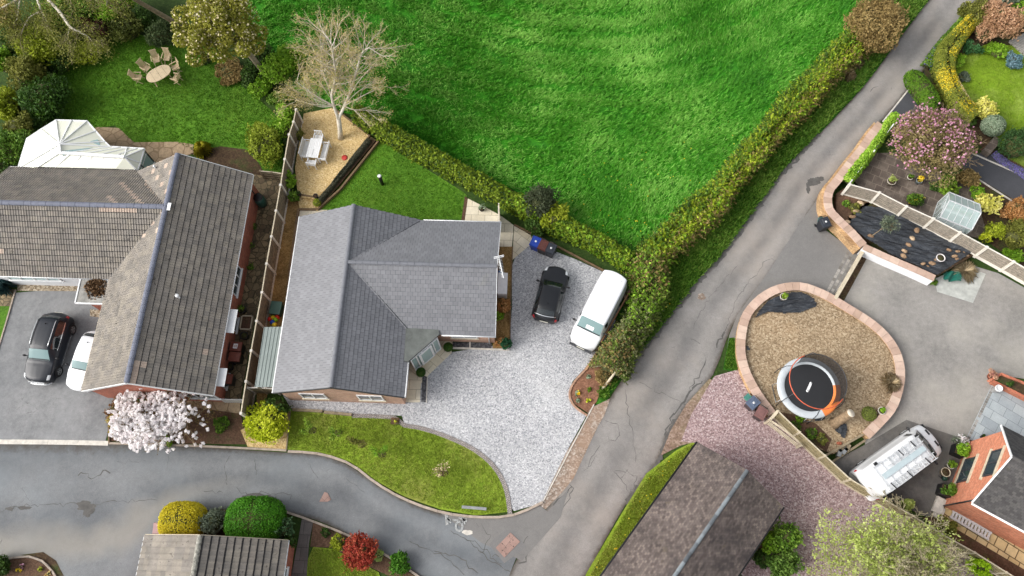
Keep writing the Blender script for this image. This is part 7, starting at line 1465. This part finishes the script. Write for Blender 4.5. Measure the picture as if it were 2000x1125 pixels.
for x, y, s, l in RK: rock(x, y, s*1.15, l)
rock(1639, 866, .16, 'orange brick lump at the end of the timber beam', 'loose stones', m_pot, .37, cat='stone')
for i, (x, y) in enumerate([(1228, 568), (1238, 575), (1232, 585), (1242, 592), (1226, 590)]):
    q = P(x, y, .5); m = MB(); a = .5+i*.4; v = Vector((math.cos(a), math.sin(a), .05))*.6; m.tube([q-v+Vector((0, 0, .1*i-.3)), q+v+Vector((0, 0, .1*i-.3))], .13, 8); m.build('log', m_bark_t, None, label=['lowest', 'second lowest', 'middle', 'uppermost', 'leftmost'][i]+' rough brown log in the heap behind the white van', category='log', group='logs heaped behind the white van')
m = MB(); a, b = P(1234, 562, .9), P(1174, 668, .9); m.bar(a, b, .08, .16); k = 5
o = T('timber_rail', 'long brown timber rail on posts along the right side of the white van', 'rail', (a+b)/2*1); o.location.z = 0; m.build('top_rail', flat('red_brown_timber', S(136, 98, 68), .8, var=.2), o)
for i in range(k): p = a.lerp(b, i/(k-1)); m = MB(); m.box((p.x, p.y, .42), (.09, .09, .84)); m.build('post', m_timberd, o)
q = P(1166, 692, .05); m = MB(); m.bar(P(1172, 676, .07), P(1145, 722, .07), .1, .14); m.build('timber_edge', flat('orange_timber', S(170, 134, 98), .8), None, label='timber edge between white gravel and red soil bank', category='timber edge')
o = T('leaning_post', 'leaning weathered post with white cap beside the lane hedge', 'post', P(1176, 758)); a, b = P(1176, 760, .05), P(1206, 722, 1.3); m = MB(); m.tube([a, a.lerp(b, .5), b], [.1, .08, .06], 8); m.build('post_body', m_timberl, o); m = MB(); m.tube([b-(b-a)*.05, b+(b-a)*.06], .09, 8); m.build('cap', m_wht, o)
m = MB(); m.tube([P(1157, 717, .3), P(1178, 714, .45)], .035, 6); m.build('stick', m_timberl, None, label='short pale stick above the red soil bank', category='stick')
# tree stump
o = T('tree_stump', 'tall cut grey tree stump with pale sawn top beside the trampoline', 'stump', P(1629, 826, .35)); b = P(1629, 827, .35); t = P(1662, 807, 1.75); m = MB(); m.tube([b, b.lerp(t, .2), t], [.38, .27, .25], 14); m.build('trunk', flat('stump_bark', S(140, 118, 92), .9, var=.35, vs=6, bmp=.7), o); m = MB(); m.tube([t-(t-b)*.004, t+(t-b)*.004], .245, 18); m.build('cut_face', flat('sawn_wood', S(228, 216, 196), .7, var=.1, vs=8), o)
# pots
potted(1531, 579, .22, .35, 'cream pot with small green shrub on the black membrane in the ring bed', m_potw, f_pot, .22, 220, .06, z0=.38)
potted(1723, 802, .22, .32, 'white pot with bright green plant at the inner side of the ring wall', m_potw, f_bright, .2, 220, .07, z0=.35); potted(1838, 503, .26, .4, 'white bucket of soil standing on the black membrane', flat('bucket_white', S(214, 208, 206), .5, var=.05), None, z0=.54, name='bucket', cat='bucket')
potted(1742, 353, .28, .4, 'round stone pot with pale green plant in the middle of the dark terrace', flat('stone_pot', S(170, 162, 148), .8), f_pale, .3, 300, .06, z0=.1); potted(1796, 352, .2, .35, 'blue-grey pot of yellow flowers under the pink magnolia', flat('blue_grey_pot', S(120, 132, 136), .5), f_flow, .26, 260, .06, z0=.1); potted(1778, 346, .18, .3, 'small pale pot with leafy plant under the pink magnolia', m_potw, f_mid, .22, 200, .06, z0=.1)
potted(1784, 393, .25, .3, 'group of low plants with yellow flowers beside the slatted fence on the terrace', m_potb, f_mid, .55, 900, .07, z0=.1, hh=.5, K=10)
q_, nn_, r_ = clumpy(tuple(P(1784, 391, .6)), (.5, .5, .25), 60, 8); 
tuf = T('flower_clump', 'clump of dark leaves dotted with yellow flowers on the terrace by the slatted fence', 'flowers', P(1790, 388)); q_, nn_, r_ = clumpy(tuple(P(1788, 388, .4)), (.62, .5, .3), 1300, 12); leaves('foliage', q_, nn_, .08, f_dark, tuf, r=r_); q_, nn_, r_ = clumpy(tuple(P(1788, 388, .48)), (.62, .5, .3), 60, 12); leaves('blossom', q_, nn_, .1, f_flow, tuf)
potted(1952, 758, .2, .62, 'white tapered vase on the blue-grey slab patio', m_wht, None, name='vase', cat='vase', z0=.05); potted(1971, 752, .14, .2, 'small dark clipped plant in the brick planter', m_potb, f_dark, .22, 500, .05, z0=.42)
potted(1937, 734, .2, .3, 'pot with faded pink and cream flowers at the corner of the slab patio', m_pot, fo('petal_faded', (150, 80, 90), (200, 160, 130), (230, 210, 170)), .34, 420, .07)
potted(1921, 852, .1, .3, 'small dark pot at the foot of the orange brick house', m_potb, f_dark, .12, 80, .05)
def square_planter(label, px, py, fm):
    q = P(px, py, .5); q.z = 0; o = T('square_planter', label, 'planter', q, 'black planters by the orange brick house'); m = MB(); m.box(q+Vector((0, 0, .3)), (.62, .62, .6), RA+.1); m.build('box_body', m_black, o); m = MB(); m.box(q+Vector((0, 0, .595)), (.54, .54, .02), RA+.1); m.build('compost', m_litter, o)
    p, n2, r2 = clumpy((q.x, q.y, .9), (.42, .42, .38), 700, 12); leaves('foliage', p, n2, .07, fm, o, 2.2, r=r2)
square_planter('square black planter of bright grass-like plant nearest the van windscreen', 1874, 880, f_bright); square_planter('square black planter of wispy greenery by the pale doorstep', 1847, 958, f_mid)
potted(1858, 908, .22, .35, 'cream round pot with green plant between the two black planters', m_potw, f_pot, .24, 260, .07); potted(1848, 922, .26, .4, 'larger cream urn with handles between the two black planters', flat('cream_urn', S(196, 184, 160), .7), None, name='urn', cat='urn'); q = P(1846, 934, .2)
o = T('watering_can', 'dark green watering can by the cream urn', 'watering can', (q.x, q.y, 0)); m = MB(); m.lathe((q.x, q.y, 0), [(.14, 0), (.15, .26), (.1, .3)], 12); m.build('can_body', flat('can_green', S(30, 62, 50), .4), o); m = MB(); m.tube([(q.x-.12, q.y, .1), (q.x-.42, q.y+.12, .34)], .025, 6); m.build('spout', m_dark, o)
q = P(1876, 862, .3); o = T('flowering_plant', 'straggly white-flowered plant at the house corner by the patio', 'plant', (q.x, q.y, 0)); p, n2, r2 = clumpy((q.x, q.y, .35), (.5, .4, .32), 260, 10); leaves('foliage', p, n2, .07, f_grey, o); p, n2, r2 = clumpy((q.x, q.y, .42), (.5, .4, .32), 130, 10); leaves('blossom', p, n2, .09, f_white, o)
# aluminium ladder beside the brick house
LA, LB_ = P(1858, 1003, .15), P(1934, 1048, .15); o = T('ladder', 'grey ladder lying along the foot of the orange brick wall', 'ladder', LA.lerp(LB_, .5)); d = (LB_-LA).normalized(); n = Vector((-d.y, d.x, 0)); 
for s in (-.2, .2): m = MB(); m.bar(LA+n*s, LB_+n*s, .12, .07); m.build('stile', m_alu, o)
m = MB()
for i in range(12): p = LA.lerp(LB_, (i+.5)/12); m.bar(p-n*.2, p+n*.2, .12, .05)
m.build('rungs', m_alu, o)
# small plants
potted(582.5, 378, .17, .3, 'black pot by the fence end of the golden terrace', m_potb, f_dark, .16, 100, .05, z0=.22); potted(616, 382, .16, .3, 'empty black pot at the top of the terrace step', m_potb, None, name='plant_pot', cat='pot', z0=.22); topiary('round yellow-green box ball by the terrace step', 619, 395, 8, .45, f_yel, 700, .04, z0=.12)
m = MB(); q = P(673, 308, .24); m.lathe((q.x, q.y, .225), [(.2, 0), (.21, .03), (.1, .035)], 16); m.build('frisbee', flat('red_plastic', S(196, 60, 50), .5, var=.1), None, label='flat red disc lying on the golden gravel terrace', category='disc')
q = P(577, 268, .3); o = T('flowering_plant', 'yellow flowering plant by the terrace fence', 'plant', (q.x, q.y, .22)); p, n2, r2 = clumpy((q.x, q.y, .5), (.25, .25, .22), 90, 6); leaves('blossom', p, n2, .08, f_flow, o); p, n2, r2 = clumpy((q.x, q.y, .45), (.3, .3, .25), 200, 6); leaves('foliage', p, n2, .07, f_mid, o)
potted(941, 407, .18, .25, 'pot with silvery spiky plant on the sandstone patio by the hedge', m_potb, f_silver, .28, 160, .06)
for (x, y, l, g) in ((472, 604, 'black pot with green plant by the brick wall above the raised bed', f_mid), (476, 655, 'round black pot just above the numbered brown bin', None), (447, 715, 'black pot heap between the brown bins by the brick wall', None)): potted(x, y, .25, .4, l, m_potb, g, .25, 160, .06)
for (x, y, r, l) in ((497, 440, 9, 'small green weed clump on the paved side path, highest'), (489, 480, 7, 'small green weed clump on the paved side path, middle'), (488, 522, 9, 'green weed clump on the paved side path level with the brick house window')): bush(l, x, y, r, .3, f_mid, n=260, leaf=.06, K=6)
# yucca
def spiky(label, px, py, r, h, mat, n=160, w=.06, name='spiky_plant', grp=None, z0=0, cat='plant', droop=.5):
    q = P(px, py, z0+h*.4); o = T(name, label, cat, (q.x, q.y, z0), grp); a = RNG.random(n)*6.283; e = RNG.random(n)**.7; out = np.column_stack([np.cos(a), np.sin(a)]); rr = r*(.35+.65*e); base = np.array([q.x, q.y, z0+.05]); mid = base+np.column_stack([out*(rr*.55)[:, None], h*(1.1-.6*e)]); tip = base+np.column_stack([out*rr[:, None], h*(1.15-e*(.6+droop))]); tip[:, 2] = np.maximum(tip[:, 2], z0+.03); sd = np.column_stack([-np.sin(a), np.cos(a), np.zeros(n)])*w/2
    v = np.stack([np.tile(base, (n, 1))-sd*.6, np.tile(base, (n, 1))+sd*.6, mid+sd, tip, mid-sd], 1).reshape(-1, 3); np_mesh('leaves', v, 5, RNG.random(n), mat, o); return o
spiky('yellow spiky phormium at the edge of the garden lawn', 395, 291, .75, .9, fo('leaf_phormium', (150, 150, 30), (200, 192, 56), (226, 216, 96)), 320, .05)
spiky('blue-green spiky plant in a dark pot by the white garage wall', 8, 556, .8, .9, fo('leaf_agave', (44, 78, 80), (74, 110, 112), (120, 150, 148)), 260, .07); 
for (x, y, mt, l) in ((36, 1114, f_flow, 'bright yellow flower clump in the corner bed'), (78, 1112, f_yel, 'pale yellow-green plant in the corner bed, right'), (42, 1106, f_pink, 'small pink flowers in the corner bed'), (95, 1120, f_cream, 'small cream plant by the corner bed kerb')): bush(l, x, y, 5, .25, mt, n=90, leaf=.06, K=5, name='bedding_plant', cat='plant')
# saplings on the front lawn, each with a patch of bare soil
random.seed(31)
for i, (x, y, bx, by, l, g) in enumerate(((598, 832, 611, 841, 'first young sapling on the front lawn, leftmost', f_pot), (648, 842, 662, 846, 'second sapling from the left on the front lawn', f_pot), (700, 862, 708, 867, 'third sapling from the left on the front lawn', f_olive), (746, 882, 746, 888, 'fourth sapling, green-leaved, near the middle of the front lawn', f_bright), (862, 918, 868, 924, 'bare sapling standing alone at the right of the front lawn', f_dead))):
    b = P(bx, by, 0); b.z = .05; e = P(x, y, 1.5 if i < 2 else .9); o = T('sapling', l, 'sapling', b, 'young saplings on the front lawn'); out = []; tips = []; out.append(([b, b.lerp(e, .6)], .02, .012))
    for k in range(5): grow(b.lerp(e, .4+.1*k), (e-b).normalized()*.8+Vector((random.gauss(0, .6), random.gauss(0, .6), .2)), .6, .010, 1, out, .6, 3, .2, .6, tips, .15)
    limbs(o, out, m_twig, 'stem', .008); tpa = np.array([t[0] for t in tips]); q = np.repeat(tpa, 9 if i < 4 else 2, 0); q = q+RNG.normal(size=q.shape)*.06; leaves('foliage', q, rdir(len(q)), .06, g, o); m = MB(); c = Vector((b.x, b.y, 0)); n = 14; m.mesh([(c.x+.27*random.uniform(.8, 1.1)*math.cos(6.283*k/n), c.y+.24*random.uniform(.8, 1.1)*math.sin(6.283*k/n), .06) for k in range(n)], [tuple(range(n))]); m.build('soil_patch', m_litter, o)
q = P(772, 823); m = MB(); m.box(q+Vector((0, 0, .08)), (.5, .4, .1), BA); tag(m.build('soil_square', m_soil), kind='structure'); bush('tiny yellow plant in the soil square at the lawn corner', 772, 823, 3, .2, f_lime, n=40, leaf=.06, K=4, name='bedding_plant', cat='plant', z0=.1)
for (x, y, l, g) in ((1127, 766, 'silver-leaved plant lowest but one in the red soil bank', f_silver), (1129, 783, 'silver plant at the bottom curve of the red soil bank', f_silver), (1149, 735, 'silver plant highest in the red soil bank', f_silver), (1150, 783, 'yellow-green plant at the bottom right of the red soil bank', f_lime), (1128, 768, 'small yellow plant in the middle of the red soil bank', f_flow), (1150, 760, 'small green plant by the path of the red soil bank', f_pot)): bush(l, x, y, 5, .2, g, n=110, leaf=.07, K=5, name='bedding_plant', cat='plant')
for (x, y, r, l, g) in ((1555, 833, 12, 'green weeds along the rail fence in the ring bed, upper', f_mid), (1585, 845, 14, 'green weeds along the rail fence in the ring bed, lower', f_mid), (1562, 818, 9, 'bright weeds beside the trampoline leg', f_bright), (1605, 858, 12, 'olive weeds at the lower end of the ring bed', f_olive), (1668, 405, 14, 'olive weeds in the pocket behind the curved wall', f_olive), (1652, 398, 9, 'green weeds in the pocket behind the curved wall', f_mid), (1825, 550, 8, 'dark weeds at the end of the white rendered wall', f_mid)): bush(l, x, y, r, .25, g, n=500, leaf=.07, K=7, z0=.36 if x < 1650 else (.5 if y < 500 else 0), name='weed_patch', cat='weeds')
topiary('rounded green heather mound in the ring bed', 1698, 808, 14, .5, fo('leaf_heath', (92, 104, 40), (120, 132, 58), (150, 158, 84)), 1500, .05, z0=.35); 
spiky('dry straw-coloured grass clump at the right inner side of the ring wall', 1742, 748, .8, .5, f_dead, 160, .03, z0=.36); spiky('dry brushwood spread by the slatted fence and green tarpaulin', 1885, 528, 1.0, .4, f_dead, 220, .025); spiky('tuft of bleached dry grass on the verge by the lane hedge', 1668, 120, .9, .6, f_dead, 220, .03); spiky('second tuft of bleached dry grass on the verge, lower', 1655, 145, .8, .6, f_dead, 180, .03)
# small olive tree on the membrane
random.seed(8); b = P(1701, 462, .6); e = P(1738, 436, 2.1); o = T('olive_tree', 'thin young olive tree standing on the black membrane', 'tree', b); out = [([b, b.lerp(e, .7)], .035, .02)]; tips = []
for k in range(12): grow(b.lerp(e, .5+.035*k), (e-b).normalized()+Vector((random.gauss(0, .6), random.gauss(0, .6), random.gauss(.2, .3))), .55, .010, 1, out, .5, 3, .2, .6, tips, .15)
limbs(o, out, m_twig, 'branches', .007); tpa = np.array([t[0] for t in tips]); q = np.repeat(tpa, 9, 0); q = q+RNG.normal(size=q.shape)*.08; leaves('foliage', q, rdir(len(q)), .05, f_grey, o, 2.4)
# ------------------------------------------------------------------ greenhouse
gp = PL([(1828, 428), (1896, 452), (1921, 404), (1868, 378)], 0); gb = [Vector((p.x, p.y, 0)) for p in gp]
q0, q1, q3 = P(1832, 432, .1), P(1888, 454, .1), P(1852, 392, .1); q0.z = q1.z = q3.z = 0; ux = (q1-q0); gw = ux.length; ux.normalize(); uy = Vector((-ux.y, ux.x, 0)); gl_ = 1.95; 
G0 = P(1838, 422, 1.0); G0.z = .1; 
c_ = P(1873, 414, 1.4); c_.z = .1; gw, gl_ = 2.0, 2.0; o = T('greenhouse', 'small aluminium framed glass greenhouse behind the slatted fence', 'greenhouse', c_)
mg = bpy.data.materials.new('greenhouse_glass'); mg.use_nodes = True; g_ = mg.node_tree.nodes['Principled BSDF']; g_.inputs['Base Color'].default_value = S(196, 216, 214); g_.inputs['Alpha'].default_value = .45; g_.inputs['Roughness'].default_value = .1
ux = Vector((math.cos(math.radians(-27)), math.sin(math.radians(-27)), 0)); uy = Vector((-ux.y, ux.x, 0)); pt = lambda a, b, z: c_+ux*a*gw/2+uy*b*gl_/2+Vector((0, 0, z)); ez_, rz2 = 1.45, 2.05; C = [pt(-1, -1, 0), pt(1, -1, 0), pt(1, 1, 0), pt(-1, 1, 0)]; E2 = [pt(-1, -1, ez_), pt(1, -1, ez_), pt(1, 1, ez_), pt(-1, 1, ez_)]; R_ = [pt(-1, 0, rz2), pt(1, 0, rz2)]
m = MB()
for i in range(4): m.face([C[i], C[(i+1) % 4], E2[(i+1) % 4], E2[i]])
m.face([E2[0], R_[0], E2[3]]); m.face([E2[1], E2[2], R_[1]]); m.build('glass_walls', mg, o); m = MB(); m.face([E2[0], E2[1], R_[1], R_[0]]); m.face([R_[0], R_[1], E2[2], E2[3]]); m.build('glass_roof', mg, o)
m = MB()
for i in range(4):
    j = (i+1) % 4; m.bar(C[i], E2[i], .05, .05); m.bar(C[i], C[j], .05, .05); m.bar(E2[i], E2[j], .06, .06)
    for t in (.25, .5, .75): m.bar(C[i].lerp(C[j], t), E2[i].lerp(E2[j], t), .025, .025)
m.bar(R_[0], R_[1], .06, .06)
for e, r in ((0, 0), (3, 0), (1, 1), (2, 1)): m.bar(E2[e], R_[r], .05, .05)
for t in (.2, .4, .6, .8): m.bar(E2[0].lerp(E2[1], t), R_[0].lerp(R_[1], t), .025, .03); m.bar(E2[3].lerp(E2[2], t), R_[0].lerp(R_[1], t), .025, .03)
m.build('frame', m_alu, o); m = MB(); m.box(pt(0, .55, .55), (gw*.9, .55, .04), math.radians(-27)); m.box(pt(0, -.6, .6), (gw*.9, .5, .04), math.radians(-27)); m.build('staging', m_alu, o)
for i in range(7): potted(*(1853+i*7, 404+i*2.8), .1, .16, ['first', 'second', 'third', 'fourth', 'fifth', 'sixth', 'seventh'][i]+' small pot plant from the left inside the greenhouse', m_potw if i % 2 else m_pot, f_mid, .12, 60, .05, z0=.67, grp='pot plants inside the greenhouse')
# deck, small wall, steps, road marks
sheet('deck', [(1968, 82), (2000, 66), (2120, 100), (2120, 160), (2000, 110)], .15, slabs('deck_boards', math.radians(-30), 4, .14, S(150, 146, 138), S(164, 160, 152), S(84, 80, 76)), thick=0)
m = MB(); m.ribbon(PL([(1928, 296), (1950, 270)], .5), .5, 0, .5); m.build('stub_wall', m_darkslab, None, label='short stub of brown brick wall below the silvery ball', category='wall')
sheet('paint_marks', [(869, 999), (874, 1000), (875, 1024), (871, 1026)], .034, m_conc)
m_paint = ground('worn_white_paint', [S(112, 114, 114), S(156, 158, 157), S(196, 197, 194)], 14, .8, .2)
m = MB()
def arcp(cx, cy, rx, ry, a0, a1, w, n=14):
    pts = [P(cx+rx*math.cos(a0+(a1-a0)*i/n), cy+ry*math.sin(a0+(a1-a0)*i/n)) for i in range(n+1)]
    vs = []
    for i, p in enumerate(pts):
        d = (pts[min(i+1, n)]-pts[max(i-1, 0)]).normalized(); q = Vector((-d.y, d.x, 0))*w/2; vs += [(p.x+q.x, p.y+q.y, .038), (p.x-q.x, p.y-q.y, .038)]
    m.mesh(vs, [(2*i, 2*i+1, 2*i+3, 2*i+2) for i in range(n)])
def lin(a, b, w): p, q = P(*a), P(*b); m.bar((p.x, p.y, .036), (q.x, q.y, .036), w, .004)
lin((872, 1000), (874, 1025), .16); lin((874, 1012), (881, 1017), .12); lin((876, 1014), (880, 1022), .1); lin((884, 1015), (896, 1017), .1); arcp(897, 1028, 6.5, 9, 0, 6.283, .13, 18); lin((896, 1010), (912, 1018), .12); lin((904, 1008), (908, 1024), .1); lin((912, 1014), (900, 1020), .08)
tag(m.build('road_paint', m_paint), kind='structure'); v, f = blob_mesh(913, 1040, .28, .15, .034, ang=-.1, rough=.2); m = MB(); m.mesh(v, f); tag(m.build('road_patch', m_conc), kind='structure')
m_clay = slabs('iron_cover', math.radians(52), .5, .55, S(150, 122, 112), S(158, 130, 120), S(110, 92, 84), ms=.008)
def cover(label, poly, mat, holes=(), name='manhole_cover'):
    p = PL(poly); o = T(name, label, 'manhole cover', p[0]); m = MB(); m.prism([(q.x, q.y) for q in p], .02, .045); m.build('plate', mat, o)
    if holes: m = MB(); [m.lathe(Vector((P(*h).x, P(*h).y, .045)), [(.03, 0), (.03, .004)], 6) for h in holes]; m.build('lifting_holes', m_black, o)
cover('large rectangular pinkish manhole cover at the road junction', [(968, 1070), (997, 1040), (1016, 1058), (985, 1089)], m_clay, ((995, 1047), (1002, 1055), (981, 1062), (996, 1059), (988, 1070), (1003, 1067), (981, 1075), (988, 1082)))
cover('small three-sided pinkish cover in the middle of the estate road', [(624, 980), (634, 961), (640, 963), (647, 976), (640, 980)], m_clay)
q = P(1317, 577); m = MB(); v, f = blob_mesh(1370, 580, .28, .2, .034); m.mesh(v, f); tag(m.build('small_cover', m_apron), kind='structure')
